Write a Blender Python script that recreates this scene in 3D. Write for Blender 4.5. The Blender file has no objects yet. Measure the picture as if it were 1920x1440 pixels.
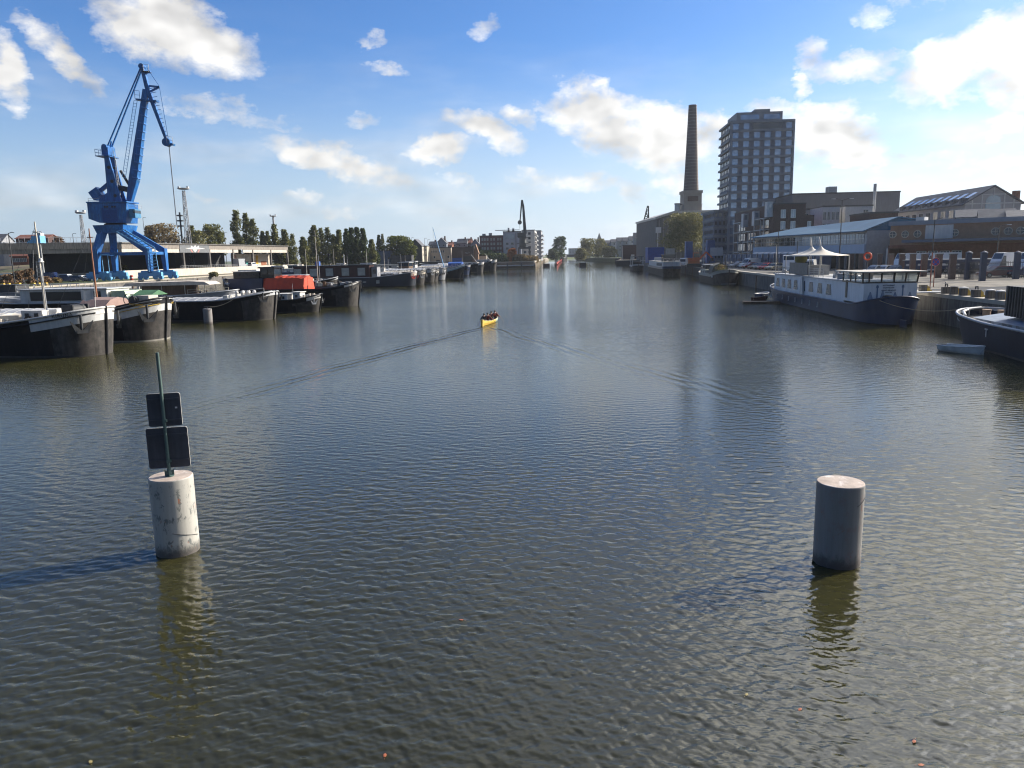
import bpy, math, random
from math import radians as R, sin, cos, pi, sqrt, atan2
from mathutils import Vector as V, Matrix
random.seed(7)
S = bpy.context.scene
COL = S.collection

# ------------------------------------------------------------------ camera
FPX, CAMH, ROLL, PITCH = 1400.0, 7.0, R(1.2), math.atan(242/1400.0)
cd = bpy.data.cameras.new('camera'); cam = bpy.data.objects.new('camera', cd); COL.objects.link(cam)
cd.sensor_width = 36.0; cd.lens = FPX/1920*36.0; cd.clip_start = 0.1; cd.clip_end = 20000
_F = V((0, cos(PITCH), -sin(PITCH))); _R = V((1, 0, 0)); _U = _R.cross(_F)
_r2 = _R*cos(ROLL) + _U*(-sin(ROLL)); _u2 = _R*sin(ROLL) + _U*cos(ROLL)
M = Matrix.Identity(4)
for i in range(3):
    M[i][0] = _r2[i]; M[i][1] = _u2[i]; M[i][2] = -_F[i]
M[2][3] = CAMH
cam.matrix_world = M
S.camera = cam

def ray(px, py):
    x = (px-960)/FPX; y = -(py-720)/FPX
    return _F + _r2*x + _u2*y
def P(px, py, z=0.0):           # world point at height z seen at photo pixel (px, py)
    d = ray(px, py); t = (z-CAMH)/d.z
    return V((d.x*t, d.y*t, z))
def PY(px, py, Y):              # world point at distance Y
    d = ray(px, py); t = Y/d.y
    return V((d.x*t, Y, CAMH+d.z*t))
def PX_(px, Y, z):              # x of the world point at distance Y, height z, seen at pixel column px
    lo = PY(px, 480, Y); hi = PY(px, 300, Y)
    k = (z-lo.z)/(hi.z-lo.z)
    return lo.x+(hi.x-lo.x)*k

# ------------------------------------------------------------------ world and sun
SUN_AZ, SUN_EL = R(63.5), R(25)
S.view_settings.view_transform = 'Standard'; S.view_settings.look = 'None'
S.view_settings.exposure = 0.60
S.view_settings.gamma = 1.0
S.cycles.filter_width = 1.15
try: S.cycles.use_denoising = True
except Exception: pass
S.cycles.max_bounces = 6; S.cycles.diffuse_bounces = 2; S.cycles.glossy_bounces = 3
S.cycles.transparent_max_bounces = 12; S.cycles.caustics_reflective = False; S.cycles.caustics_refractive = False
S.cycles.sample_clamp_indirect = 6.0

class NT:
    """tiny node builder"""
    def __init__(s, tree): s.t = tree; s.n = tree.nodes; s.l = tree.links
    def node(s, kind, **kw):
        n = s.n.new(kind)
        for k, v in kw.items(): setattr(n, k, v)
        return n
    def _set(s, sock, v):
        if hasattr(v, 'is_output') or isinstance(v, bpy.types.NodeSocket): s.l.new(v, sock)
        else: sock.default_value = v
    def math(s, op, a, b=0.0, c=0.0, clamp=False):
        n = s.node('ShaderNodeMath', operation=op); n.use_clamp = clamp
        s._set(n.inputs[0], a); s._set(n.inputs[1], b); s._set(n.inputs[2], c)
        return n.outputs[0]
    def vmath(s, op, a, b=(0, 0, 0)):
        n = s.node('ShaderNodeVectorMath', operation=op); s._set(n.inputs[0], a); s._set(n.inputs[1], b)
        return n.outputs[0]
    def noise(s, vec, scale, detail=3.0, rough=0.5, dist=0.0, out=0):
        n = s.node('ShaderNodeTexNoise'); s.l.new(vec, n.inputs['Vector'])
        n.inputs['Scale'].default_value = scale; n.inputs['Detail'].default_value = detail
        n.inputs['Roughness'].default_value = rough; n.inputs['Distortion'].default_value = dist
        return n.outputs[out]
    def ramp(s, v, a, b, lo=0.0, hi=1.0, kind='SMOOTHSTEP'):
        n = s.node('ShaderNodeMapRange', interpolation_type=kind); n.clamp = True
        s._set(n.inputs[0], v); s._set(n.inputs[1], a); s._set(n.inputs[2], b); s._set(n.inputs[3], lo); s._set(n.inputs[4], hi)
        return n.outputs[0]
    def mix(s, f, a, b, blend='MIX'):
        n = s.node('ShaderNodeMix', data_type='RGBA', blend_type=blend)
        s._set(n.inputs[0], f); s._set(n.inputs[6], a); s._set(n.inputs[7], b)
        return n.outputs[2]
    def mapping(s, vec, scale=(1, 1, 1), rot=(0, 0, 0), loc=(0, 0, 0)):
        n = s.node('ShaderNodeMapping'); s.l.new(vec, n.inputs[0])
        n.inputs['Scale'].default_value = scale; n.inputs['Rotation'].default_value = rot; n.inputs['Location'].default_value = loc
        return n.outputs[0]

def build_world():
    w = bpy.data.worlds.new('World'); S.world = w; w.use_nodes = True
    w.cycles.sampling_method = 'MANUAL'; w.cycles.sample_map_resolution = 256
    t = NT(w.node_tree); t.n.clear()
    out = t.node('ShaderNodeOutputWorld')
    sky = t.node('ShaderNodeTexSky', sky_type='NISHITA'); sky.sun_disc = False
    sky.sun_elevation = SUN_EL; sky.sun_rotation = SUN_AZ; sky.air_density = 1.0; sky.dust_density = 0.4; sky.ozone_density = 3.0
    tc = t.node('ShaderNodeTexCoord')
    nrm = t.vmath('NORMALIZE', tc.outputs['Generated'])
    sep = t.node('ShaderNodeSeparateXYZ'); t.l.new(nrm, sep.inputs[0])
    az = t.math('ARCTAN2', sep.outputs[0], sep.outputs[1]); el = t.math('ARCSINE', sep.outputs[2])
    comb = t.node('ShaderNodeCombineXYZ'); t.l.new(az, comb.inputs[0]); t.l.new(el, comb.inputs[1])
    p = comb.outputs[0]
    # two-octave domain warp makes cloud outlines ragged
    wn = t.noise(t.mapping(p, scale=(1, 1.7, 1)), 9.0, 6.0, 0.66, out=1)
    wv = t.vmath('SUBTRACT', wn, (0.5, 0.5, 0.5))
    sc = t.node('ShaderNodeVectorMath', operation='SCALE'); t.l.new(wv, sc.inputs[0]); sc.inputs['Scale'].default_value = 0.085
    pw = t.vmath('ADD', p, sc.outputs[0])
    # blob group
    g = bpy.data.node_groups.new('cloud_blob', 'ShaderNodeTree')
    for nm, ty in (('P', 'NodeSocketVector'), ('C', 'NodeSocketVector'), ('Rot', 'NodeSocketFloat'), ('InvA', 'NodeSocketFloat'), ('InvB', 'NodeSocketFloat'), ('Gain', 'NodeSocketFloat'), ('Prev', 'NodeSocketFloat')):
        g.interface.new_socket(nm, in_out='INPUT', socket_type=ty)
    g.interface.new_socket('Out', in_out='OUTPUT', socket_type='NodeSocketFloat')
    q = NT(g); gi = q.node('NodeGroupInput'); go = q.node('NodeGroupOutput')
    d = q.vmath('SUBTRACT', gi.outputs['P'], gi.outputs['C'])
    vr = q.node('ShaderNodeVectorRotate', rotation_type='Z_AXIS'); q.l.new(d, vr.inputs['Vector']); q.l.new(gi.outputs['Rot'], vr.inputs['Angle'])
    s2 = q.node('ShaderNodeSeparateXYZ'); q.l.new(vr.outputs[0], s2.inputs[0])
    a = q.math('MULTIPLY', s2.outputs[0], gi.outputs['InvA']); b = q.math('MULTIPLY', s2.outputs[1], gi.outputs['InvB'])
    r2 = q.math('ADD', q.math('MULTIPLY', a, a), q.math('MULTIPLY', b, b))
    v = q.math('SUBTRACT', 1.0, r2, clamp=True)
    v = q.math('MULTIPLY', v, gi.outputs['Gain'])
    q.l.new(q.math('MAXIMUM', v, gi.outputs['Prev']), go.inputs[0])
    prev = None
    for (cx, cy, ra, rb, rot, gain) in CLOUDS:
        dd = ray(cx, cy).normalized(); caz = atan2(dd.x, dd.y); cel = math.asin(dd.z)
        n = t.node('ShaderNodeGroup'); n.node_tree = g
        t.l.new(pw, n.inputs['P']); n.inputs['C'].default_value = (caz, cel, 0)
        k = 1.0/FPX*(cos(caz)**2)
        n.inputs['Rot'].default_value = R(rot); n.inputs['InvA'].default_value = 1/(ra*k*1.25); n.inputs['InvB'].default_value = 1/(rb/FPX*1.25)
        n.inputs['Gain'].default_value = gain
        if prev: t.l.new(prev, n.inputs['Prev'])
        prev = n.outputs[0]
    fb = t.noise(t.mapping(p, scale=(1, 1.6, 1)), 16.0, 6.0, 0.62)
    fine = t.noise(t.mapping(p, scale=(1, 1.5, 1), loc=(3, 1, 0)), 45.0, 4.0, 0.6)
    tot = t.math('ADD', t.math('MULTIPLY', prev, 1.15), t.math('MULTIPLY', t.math('SUBTRACT', fb, 0.5), 1.15))
    tot = t.math('ADD', tot, t.math('MULTIPLY', t.math('SUBTRACT', fine, 0.5), 0.80))
    gate = t.ramp(prev, 0.0, 0.15)
    dens = t.math('MULTIPLY', t.ramp(tot, 0.29, 0.92, 0, 1, 'LINEAR'), gate)
    # thin general veil of cloud low over the horizon
    lown = t.noise(t.mapping(p, scale=(1, 4, 1), loc=(1, 5, 0)), 5.0, 5.0, 0.55)
    low = t.math('MULTIPLY', t.ramp(lown, 0.42, 0.75), t.ramp(el, 0.32, 0.03))
    dens = t.math('MAXIMUM', t.math('MULTIPLY', dens, 0.93), t.math('MULTIPLY', t.math('MULTIPLY', low, t.ramp(sep.outputs[1], -0.1, 0.4)), 0.42))
    # relief: brighter towards the sun side, greyer in the thick middle
    off = t.noise(t.mapping(p, scale=(1, 1.6, 1), loc=(-0.018, -0.022, 0)), 16.0, 2.0, 0.5)
    fb2 = t.noise(t.mapping(p, scale=(1, 1.6, 1)), 16.0, 2.0, 0.5)
    rel = t.math('MULTIPLY', t.math('SUBTRACT', fb2, off), 1.1)
    lum = t.math('ADD', t.ramp(tot, 0.7, 1.7, 0.80, 0.70), rel)
    lum = t.math('MULTIPLY', lum, t.ramp(az, -0.7, 0.75, 0.88, 1.10, 'LINEAR'))
    dsn = t.node('ShaderNodeVectorMath', operation='DOT_PRODUCT'); t.l.new(nrm, dsn.inputs[0]); dsn.inputs[1].default_value = (sin(SUN_AZ)*cos(SUN_EL), cos(SUN_AZ)*cos(SUN_EL), sin(SUN_EL))
    lum = t.math('MULTIPLY', lum, t.math('ADD', 1.0, t.math('MULTIPLY', t.math('POWER', t.math('MAXIMUM', dsn.outputs['Value'], 0.0), 8.0), 0.8)))   # clouds close to the sun blaze
    cc = t.node('ShaderNodeCombineXYZ')
    for i, f in enumerate((1.0, 0.975, 0.93)): t.l.new(t.math('MULTIPLY', lum, f), cc.inputs[i])
    bg1 = t.node('ShaderNodeBackground')
    hs = t.node('ShaderNodeHueSaturation'); t.l.new(sky.outputs[0], hs.inputs['Color']); hs.inputs['Saturation'].default_value = 1.12
    skyc = t.mix(1.0, hs.outputs[0], (0.74, 0.97, 1.30, 1), 'MULTIPLY')
    hz = t.ramp(el, -0.02, 0.27, 0.92, 0.0)                      # moist air: paler and cooler near the horizon
    hcol = t.mix(t.ramp(az, -0.7, 0.8), (4.3, 5.3, 6.3, 1), (7.6, 8.6, 9.4, 1))
    skyc = t.mix(hz, skyc, hcol)
    dt = t.node('ShaderNodeVectorMath', operation='DOT_PRODUCT'); t.l.new(nrm, dt.inputs[0]); dt.inputs[1].default_value = (sin(SUN_AZ)*cos(SUN_EL), cos(SUN_AZ)*cos(SUN_EL), sin(SUN_EL))
    skyc = t.mix(t.math('MULTIPLY', t.math('POWER', t.math('MAXIMUM', dt.outputs['Value'], 0.0), 10.0), 0.35), skyc, (13.0, 13.4, 13.6, 1))   # aureole round the sun
    # sky behind the bridge and at the zenith darkened to cut ambient fill
    dk = t.math('MULTIPLY', t.ramp(sep.outputs[1], -0.35, 0.45, 0.50, 1.0), t.ramp(el, 0.85, 1.45, 1.0, 0.55))
    ck = t.node('ShaderNodeCombineXYZ'); [t.l.new(dk, ck.inputs[i]) for i in range(3)]
    skyc = t.mix(1.0, skyc, ck.outputs[0], 'MULTIPLY')
    t.l.new(skyc, bg1.inputs[0]); bg1.inputs[1].default_value = SKY_STR
    bg2 = t.node('ShaderNodeBackground'); t.l.new(cc.outputs[0], bg2.inputs[0]); bg2.inputs[1].default_value = 0.80
    mx = t.node('ShaderNodeMixShader'); t.l.new(dens, mx.inputs[0]); t.l.new(bg1.outputs[0], mx.inputs[1]); t.l.new(bg2.outputs[0], mx.inputs[2])
    # bright veil near the sun, added above the view to brighten the water
    gv = t.math('MULTIPLY', t.math('POWER', t.math('MAXIMUM', dsn.outputs['Value'], 0.0), 5.5), t.ramp(el, 0.31, 0.55))
    vn = t.ramp(t.noise(t.mapping(p, scale=(1, 1.5, 1)), 4.0, 5.0, 0.6), 0.3, 0.7, 0.5, 1.3)
    bg3 = t.node('ShaderNodeBackground'); bg3.inputs[0].default_value = (1.0, 0.98, 0.94, 1); t.l.new(t.math('MULTIPLY', t.math('MULTIPLY', gv, vn), 3.2), bg3.inputs[1])
    ad = t.node('ShaderNodeAddShader'); t.l.new(mx.outputs[0], ad.inputs[0]); t.l.new(bg3.outputs[0], ad.inputs[1])
    t.l.new(ad.outputs[0], out.inputs[0])
SKY_STR = 0.082
CLOUDS = [  # photo pixel of the centre, half length, half height, tilt, gain
    (335, 62, 150, 62, 22, 1.0), (250, 30, 90, 40, 20, .8), (150, 110, 95, 24, 50, .75), (70, 45, 45, 22, 35, .6), (12, 118, 42, 52, 0, .95),
    (430, 208, 140, 16, 5, .5), (640, 308, 150, 32, 20, .85), (740, 345, 70, 18, 25, .6), (815, 278, 58, 28, 0, .9),
    (905, 242, 90, 30, 28, .9), (968, 215, 45, 24, 10, .75), (1110, 200, 90, 48, 0, 1.0), (1210, 250, 150, 58, 14, 1.0),
    (1560, 262, 110, 50, 15, 1.0), (1650, 290, 60, 26, 20, .6), (1800, 118, 130, 50, -10, 1.0), (1905, 120, 60, 62, 0, 1.0), (1610, 124, 100, 24, 0, .7),
    (1745, 170, 50, 16, 30, .7), (1505, 160, 22, 26, 0, .7), (1525, 108, 40, 20, 20, .65), (1900, 226, 55, 28, 0, .8),
    (1740, 288, 100, 18, 5, .6), (1880, 310, 100, 24, 0, .65), (735, 130, 42, 14, 10, .55), (700, 66, 30, 12, 10, .5), (905, 62, 20, 26, 60, .45),
    (680, 225, 50, 20, 0, .5), (1090, 345, 160, 22, 8, .6), (590, 388, 90, 18, 12, .55), (1270, 335, 60, 26, 0, .65), (1180, 370, 60, 20, 20, .55),
    (390, 365, 40, 16, 10, .45), (870, 345, 60, 16, 20, .5), (1330, 245, 40, 34, 0, .8), (1630, 30, 40, 26, 0, .4), (1950, -360, 380, 200, -10, 1.1), (1500, -520, 260, 120, 10, .9), (2250, -60, 200, 180, 0, 1.1), (2500, 300, 260, 120, 0, 1.0), (900, -620, 200, 80, 0, .7), (1460, 215, 60, 22, 20, .7)]
build_world()
sl = bpy.data.lights.new('sun', 'SUN'); sl.energy = 5.0; sl.angle = R(0.55); sl.color = (1.0, 0.91, 0.78)
so = bpy.data.objects.new('sun', sl); COL.objects.link(so)
sd = V((sin(SUN_AZ)*cos(SUN_EL), cos(SUN_AZ)*cos(SUN_EL), sin(SUN_EL)))
so.rotation_euler = sd.to_track_quat('Z', 'Y').to_euler(); so.location = (60, 20, 80)

# ------------------------------------------------------------------ materials
MATS = {}
def mat(name, c, rough=0.7, var=0.25, scale=1.5, metal=0.0, bump=0.0, bscale=8.0, streak=0.0, spec=0.5, c2=None, coat=0.0, sc3=(1, 1, 1)):
    if name in MATS: return MATS[name]
    m = bpy.data.materials.new(name); m.use_nodes = True
    t = NT(m.node_tree); b = t.n['Principled BSDF']
    tc = t.node('ShaderNodeTexCoord'); o = tc.outputs['Object']
    v = t.mapping(o, scale=sc3)
    n1 = t.noise(v, scale, 4.0, 0.6)
    k = t.ramp(n1, 0.3, 0.7, 1-var, 1+var*0.6, 'LINEAR')
    if streak:
        n2 = t.noise(t.mapping(o, scale=(3, 3, 0.25)), 1.3, 4.0, 0.65)
        k = t.math('MULTIPLY', k, t.ramp(n2, 0.38, 0.62, 1-streak, 1.0))
    base = (*c, 1)
    if c2:
        n3 = t.noise(v, scale*0.7, 5.0, 0.65, 0.5)
        base = t.mix(t.ramp(n3, 0.5, 0.62), (*c, 1), (*c2, 1))
    vm = t.node('ShaderNodeMix', data_type='RGBA', blend_type='MULTIPLY'); vm.inputs[0].default_value = 1
    t._set(vm.inputs[6], base)
    cb = t.node('ShaderNodeCombineXYZ')
    for i in range(3): t.l.new(k, cb.inputs[i])
    t.l.new(cb.outputs[0], vm.inputs[7])
    t.l.new(vm.outputs[2], b.inputs['Base Color'])
    b.inputs['Roughness'].default_value = rough; b.inputs['Metallic'].default_value = metal
    b.inputs['Specular IOR Level'].default_value = spec; b.inputs['Coat Weight'].default_value = coat
    if bump:
        bn = t.noise(v, bscale, 4.0, 0.6); bp = t.node('ShaderNodeBump'); bp.inputs['Strength'].default_value = bump; bp.inputs['Distance'].default_value = 0.05
        t.l.new(bn, bp.inputs['Height']); t.l.new(bp.outputs[0], b.inputs['Normal'])
    MATS[name] = m
    return m

# ------------------------------------------------------------------ mesh builder and object helpers
class MB:
    def __init__(s): s.v = []; s.f = []; s.m = []; s.sm = []
    def add(s, vs, fs, mi=0, smooth=False):
        b = len(s.v); s.v += [tuple(x) for x in vs]
        for f in fs: s.f.append(tuple(i+b for i in f)); s.m.append(mi); s.sm.append(smooth)
        return s
    def box(s, x0, x1, y0, y1, z0, z1, mi=0):
        vs = [(x, y, z) for z in (z0, z1) for x, y in ((x0, y0), (x1, y0), (x1, y1), (x0, y1))]
        return s.add(vs, [(3, 2, 1, 0), (4, 5, 6, 7), (0, 1, 5, 4), (1, 2, 6, 5), (2, 3, 7, 6), (3, 0, 4, 7)], mi)
    def obox(s, c, size, rz=0.0, mi=0):
        hx, hy, hz = size[0]/2, size[1]/2, size[2]/2; ca, sa = cos(rz), sin(rz)
        vs = [(c[0]+x*ca-y*sa, c[1]+x*sa+y*ca, c[2]+z) for z in (-hz, hz) for x, y in ((-hx, -hy), (hx, -hy), (hx, hy), (-hx, hy))]
        return s.add(vs, [(3, 2, 1, 0), (4, 5, 6, 7), (0, 1, 5, 4), (1, 2, 6, 5), (2, 3, 7, 6), (3, 0, 4, 7)], mi)
    def frustum(s, p0, p1, w0, w1, mi=0, up=None):     # bar from p0 to p1, (w,h) at each end
        p0, p1 = V(p0), V(p1); d = (p1-p0).normalized()
        u = V(up) if up else (V((0, 0, 1)) if abs(d.z) < 0.95 else V((0, 1, 0)))
        a = d.cross(u).normalized(); b = a.cross(d)
        vs = []
        for p, w in ((p0, w0), (p1, w1)):
            for i, j in ((-1, -1), (1, -1), (1, 1), (-1, 1)): vs.append(p+a*(i*w[0]/2)+b*(j*w[1]/2))
        return s.add(vs, [(3, 2, 1, 0), (4, 5, 6, 7), (0, 1, 5, 4), (1, 2, 6, 5), (2, 3, 7, 6), (3, 0, 4, 7)], mi)
    def bar(s, p0, p1, w, h=None, mi=0, up=None): return s.frustum(p0, p1, (w, h or w), (w, h or w), mi, up)
    def tube(s, pts, r, n=8, mi=0, caps=True):
        pts = [V(p) for p in pts]; rs = r if isinstance(r, (list, tuple)) else [r]*len(pts)
        vs = []; prev = None
        for i, p in enumerate(pts):
            d = (pts[min(i+1, len(pts)-1)]-pts[max(i-1, 0)]).normalized()
            if prev is None:
                u = V((0, 0, 1)) if abs(d.z) < 0.9 else V((1, 0, 0)); a = d.cross(u).normalized()
            else: a = (prev-d*prev.dot(d)).normalized()
            prev = a; b = d.cross(a)
            for k in range(n): an = 2*pi*k/n; vs.append(p+(a*cos(an)+b*sin(an))*rs[i])
        fs = [(i*n+k, i*n+(k+1) % n, (i+1)*n+(k+1) % n, (i+1)*n+k) for i in range(len(pts)-1) for k in range(n)]
        s.add(vs, fs, mi, True)
        if caps: s.add(vs[:n], [tuple(range(n))[::-1]], mi); s.add(vs[-n:], [tuple(range(n))], mi)
        return s
    def lathe(s, prof, c=(0, 0, 0), n=24, mi=0, smooth=True, mis=None):
        vs = [(c[0]+r*cos(2*pi*k/n), c[1]+r*sin(2*pi*k/n), c[2]+z) for r, z in prof for k in range(n)]
        for i in range(len(prof)-1):
            s.add([vs[j] for j in range(i*n, (i+2)*n)], [(k, (k+1) % n, n+(k+1) % n, n+k) for k in range(n)], mis[i] if mis else mi, smooth)
        return s
    def prism(s, poly, axis, a, b, mi=0, caps=(True, True), smi=None):      # poly: list of 2D points; axis 'x','y' or 'z'
        def pt(u, v, w): return {'x': (w, u, v), 'y': (u, w, v), 'z': (u, v, w)}[axis]
        n = len(poly); vs = [pt(u, v, a) for u, v in poly]+[pt(u, v, b) for u, v in poly]
        if caps[0]: s.add(vs, [tuple(range(n))[::-1]], mi)
        if caps[1]: s.add(vs, [tuple(range(n, 2*n))], mi)
        return s.add(vs, [(i, (i+1) % n, n+(i+1) % n, n+i) for i in range(n)], mi if smi is None else smi)
    def quad(s, a, b, c, d, mi=0): return s.add([a, b, c, d], [(0, 1, 2, 3)], mi)
    def ball(s, c, r, n=10, mi=0, sz=(1, 1, 1)):
        k = max(4, n//2+1); prof = [(r*sin(pi*i/k), -r*cos(pi*i/k)) for i in range(k+1)]
        vs = [(c[0]+a*cos(2*pi*j/n)*sz[0], c[1]+a*sin(2*pi*j/n)*sz[1], c[2]+z*sz[2]) for a, z in prof for j in range(n)]
        return s.add(vs, [(i*n+j, i*n+(j+1) % n, (i+1)*n+(j+1) % n, (i+1)*n+j) for i in range(k) for j in range(n)], mi, True)
    def mesh(s, name, mats):
        me = bpy.data.meshes.new(name); me.from_pydata(s.v, [], s.f)
        for m in (mats if isinstance(mats, (list, tuple)) else [mats]): me.materials.append(m)
        me.polygons.foreach_set('material_index', s.m); me.polygons.foreach_set('use_smooth', s.sm)
        me.update(); return me
    def build(s, name, mats, parent=None, loc=(0, 0, 0), rz=0.0):
        o = bpy.data.objects.new(name, s.mesh(name, mats)); COL.objects.link(o)
        o.location = loc; o.rotation_euler = (0, 0, rz)
        if parent: o.parent = parent
        return o

def tag(o, label=None, cat=None, group=None, kind=None):
    for k, v in (('label', label), ('category', cat), ('group', group), ('kind', kind)):
        if v: o[k] = v
    return o
def thing(name, label, cat, loc=(0, 0, 0), rz=0.0, group=None):
    o = bpy.data.objects.new(name, None); COL.objects.link(o); o.location = loc; o.rotation_euler = (0, 0, rz)
    o.empty_display_size = 0.5
    return tag(o, label, cat, group)
def dup(root, loc, rz=None, label=None, scale=None):
    c = root.copy(); COL.objects.link(c); c.location = loc
    if rz is not None: c.rotation_euler = (root.rotation_euler[0], root.rotation_euler[1], rz)
    if scale: c.scale = scale
    if label: c['label'] = label
    for ch in root.children:
        d = ch.copy(); COL.objects.link(d); d.parent = c
        for g in ch.children:
            e = g.copy(); COL.objects.link(e); e.parent = d
    return c
def text_mesh(txt, size, m, name, parent, loc, rot, ext=0.01, spacing=1.0, bold=0.0):
    cu = bpy.data.curves.new('t', 'FONT'); cu.body = txt; cu.size = size; cu.extrude = ext; cu.align_x = 'CENTER'; cu.align_y = 'CENTER'
    cu.space_character = spacing; cu.offset = bold
    o = bpy.data.objects.new('t', cu); COL.objects.link(o)
    me = bpy.data.meshes.new_from_object(o.evaluated_get(bpy.context.evaluated_depsgraph_get())); bpy.data.objects.remove(o)
    me.materials.clear(); me.materials.append(m); me.name = name
    o = bpy.data.objects.new(name, me); COL.objects.link(o); o.location = loc; o.rotation_euler = rot; o.parent = parent
    return o
WAMP = 0.6
# ------------------------------------------------------------------ water
def build_water():
    m = bpy.data.materials.new('canal_water'); m.use_nodes = True; t = NT(m.node_tree); b = t.n['Principled BSDF']
    g = t.node('ShaderNodeNewGeometry'); p = g.outputs['Position']
    b.inputs['Base Color'].default_value = (0.030, 0.0285, 0.0095, 1)
    b.inputs['Roughness'].default_value = 0.04; b.inputs['IOR'].default_value = 1.333
    sep = t.node('ShaderNodeSeparateXYZ'); t.l.new(p, sep.inputs[0])
    pr = t.mapping(p, rot=(0, 0, R(9)))
    # slow patches where the breeze touches or leaves the surface
    patch = t.ramp(t.noise(t.mapping(p, scale=(0.035, 0.02, 1)), 1.0, 3.0, 0.5), 0.35, 0.65, 0.65, 1.2)
    h1 = t.noise(t.mapping(pr, scale=(0.75, 2.1, 1)), 2.3, 3.0, 0.55, 0.7)
    h2 = t.noise(t.mapping(p, scale=(1.0, 1.9, 1), rot=(0, 0, R(-16))), 6.5, 2.5, 0.55, 0.4)
    h3 = t.noise(t.mapping(p, scale=(0.35, 0.8, 1)), 1.1, 2.0, 0.5, 0.2)
    # crests sharpened
    h1 = t.math('POWER', h1, 1.35)
    hh = t.math('ADD', t.math('MULTIPLY', h1, 0.052), t.math('ADD', t.math('MULTIPLY', h2, 0.016), t.math('MULTIPLY', h3, 0.045)))
    hh = t.math('MULTIPLY', hh, patch)
    # wake of the canoe: two trains of crests opening behind it
    cx, cy = CANOE.x, CANOE.y
    wk = None
    for sg, ang in ((-1, WAKE_L), (1, WAKE_R)):
        dx, dy = sin(ang), -cos(ang)                      # direction of the arm, away from the bow towards the camera
        rx = t.math('SUBTRACT', sep.outputs[0], cx); ry = t.math('SUBTRACT', sep.outputs[1], cy)
        al = t.math('ADD', t.math('MULTIPLY', rx, dx), t.math('MULTIPLY', ry, dy))
        ac = t.math('ADD', t.math('MULTIPLY', rx, -dy), t.math('MULTIPLY', ry, dx))
        wob = t.math('MULTIPLY', t.math('SUBTRACT', t.noise(p, 0.12, 2.0), 0.5), 1.6)
        ac = t.math('ADD', ac, wob)
        wid = t.math('ADD', 0.45, t.math('MULTIPLY', al, 0.026))
        e = t.math('DIVIDE', ac, wid); env = t.math('POWER', 2.718, t.math('MULTIPLY', t.math('MULTIPLY', e, e), -1.0))
        env = t.math('MULTIPLY', env, t.ramp(al, -1.0, 0.5)); env = t.math('MULTIPLY', env, t.ramp(al, 58.0, 2.0, 0.0, 1.0))
        w = t.math('MULTIPLY', t.math('SINE', t.math('ADD', t.math('MULTIPLY', ac, 7.2), t.math('MULTIPLY', al, 0.5))), env)
        w = t.math('MULTIPLY', w, t.ramp(al, 0.0, 26.0, 0.075, 0.034 if sg < 0 else 0.022, 'LINEAR'))
        wk = w if wk is None else t.math('ADD', wk, w)
    cdist = t.node('ShaderNodeVectorMath', operation='DISTANCE'); t.l.new(p, cdist.inputs[0]); cdist.inputs[1].default_value = (0, 0, CAMH)
    near = t.ramp(cdist.outputs['Value'], 25.0, 80.0, 0.10, 1.0); far = t.ramp(cdist.outputs['Value'], 60.0, 260.0, 1.0, 0.35)
    hh = t.math('MULTIPLY', t.math('MULTIPLY', hh, WAMP), t.math('MULTIPLY', near, far))
    hh = t.math('ADD', hh, t.math('MULTIPLY', h2, 0.004))
    hh = t.math('ADD', hh, wk)
    bp = t.node('ShaderNodeBump'); bp.inputs['Strength'].default_value = 1.0; bp.inputs['Distance'].default_value = 1.0
    t.l.new(hh, bp.inputs['Height'])
    bs = t.node('ShaderNodeBump'); bs.inputs['Strength'].default_value = 1.0; bs.inputs['Distance'].default_value = 1.0; t.l.new(t.math('MULTIPLY', hh, 0.6), bs.inputs['Height'])
    # murky body of the water (light scatters below the surface, so shadows are soft) under a Fresnel-weighted mirror surface
    b.inputs['Specular IOR Level'].default_value = 0.0; b.inputs['Roughness'].default_value = 1.0
    b.inputs['Subsurface Weight'].default_value = 1.0; b.inputs['Subsurface Radius'].default_value = (1.0, 1.0, 0.7); b.inputs['Subsurface Scale'].default_value = 0.35
    gl = t.node('ShaderNodeBsdfGlossy'); gl.inputs['Roughness'].default_value = 0.02; t.l.new(bp.outputs[0], gl.inputs['Normal'])
    fr = t.node('ShaderNodeFresnel'); fr.inputs['IOR'].default_value = 1.70; t.l.new(bs.outputs[0], fr.inputs['Normal'])
    mx = t.node('ShaderNodeMixShader'); t.l.new(fr.outputs[0], mx.inputs[0]); t.l.new(b.outputs[0], mx.inputs[1]); t.l.new(gl.outputs[0], mx.inputs[2])
    t.l.new(mx.outputs[0], t.n['Material Output'].inputs[0])
    import numpy as np
    # water sheet: a fan of real small waves from under the bridge out to 95 m, flat sheets all round it
    A0, A1, R0_, R1_ = R(-66), R(66), 5.0, 95.0
    nr, na = 1400, 1250
    rr = R0_*(R1_/R0_)**(np.arange(nr+1)/nr); aa = A0+(A1-A0)*np.arange(na+1)/na
    rg, ag = np.meshgrid(rr, aa, indexing='ij'); X = rg*np.sin(ag); Y = rg*np.cos(ag); Z = np.zeros_like(X)
    rs = np.random.RandomState(5); sp = rg*(A1-A0)/na
    gust = 0.85+0.33*np.sin(X*0.13+1.0+0.6*np.sin(Y*0.09))*np.sin(Y*0.11+0.5)+0.12*np.sin(X*0.31-Y*0.23)
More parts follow.
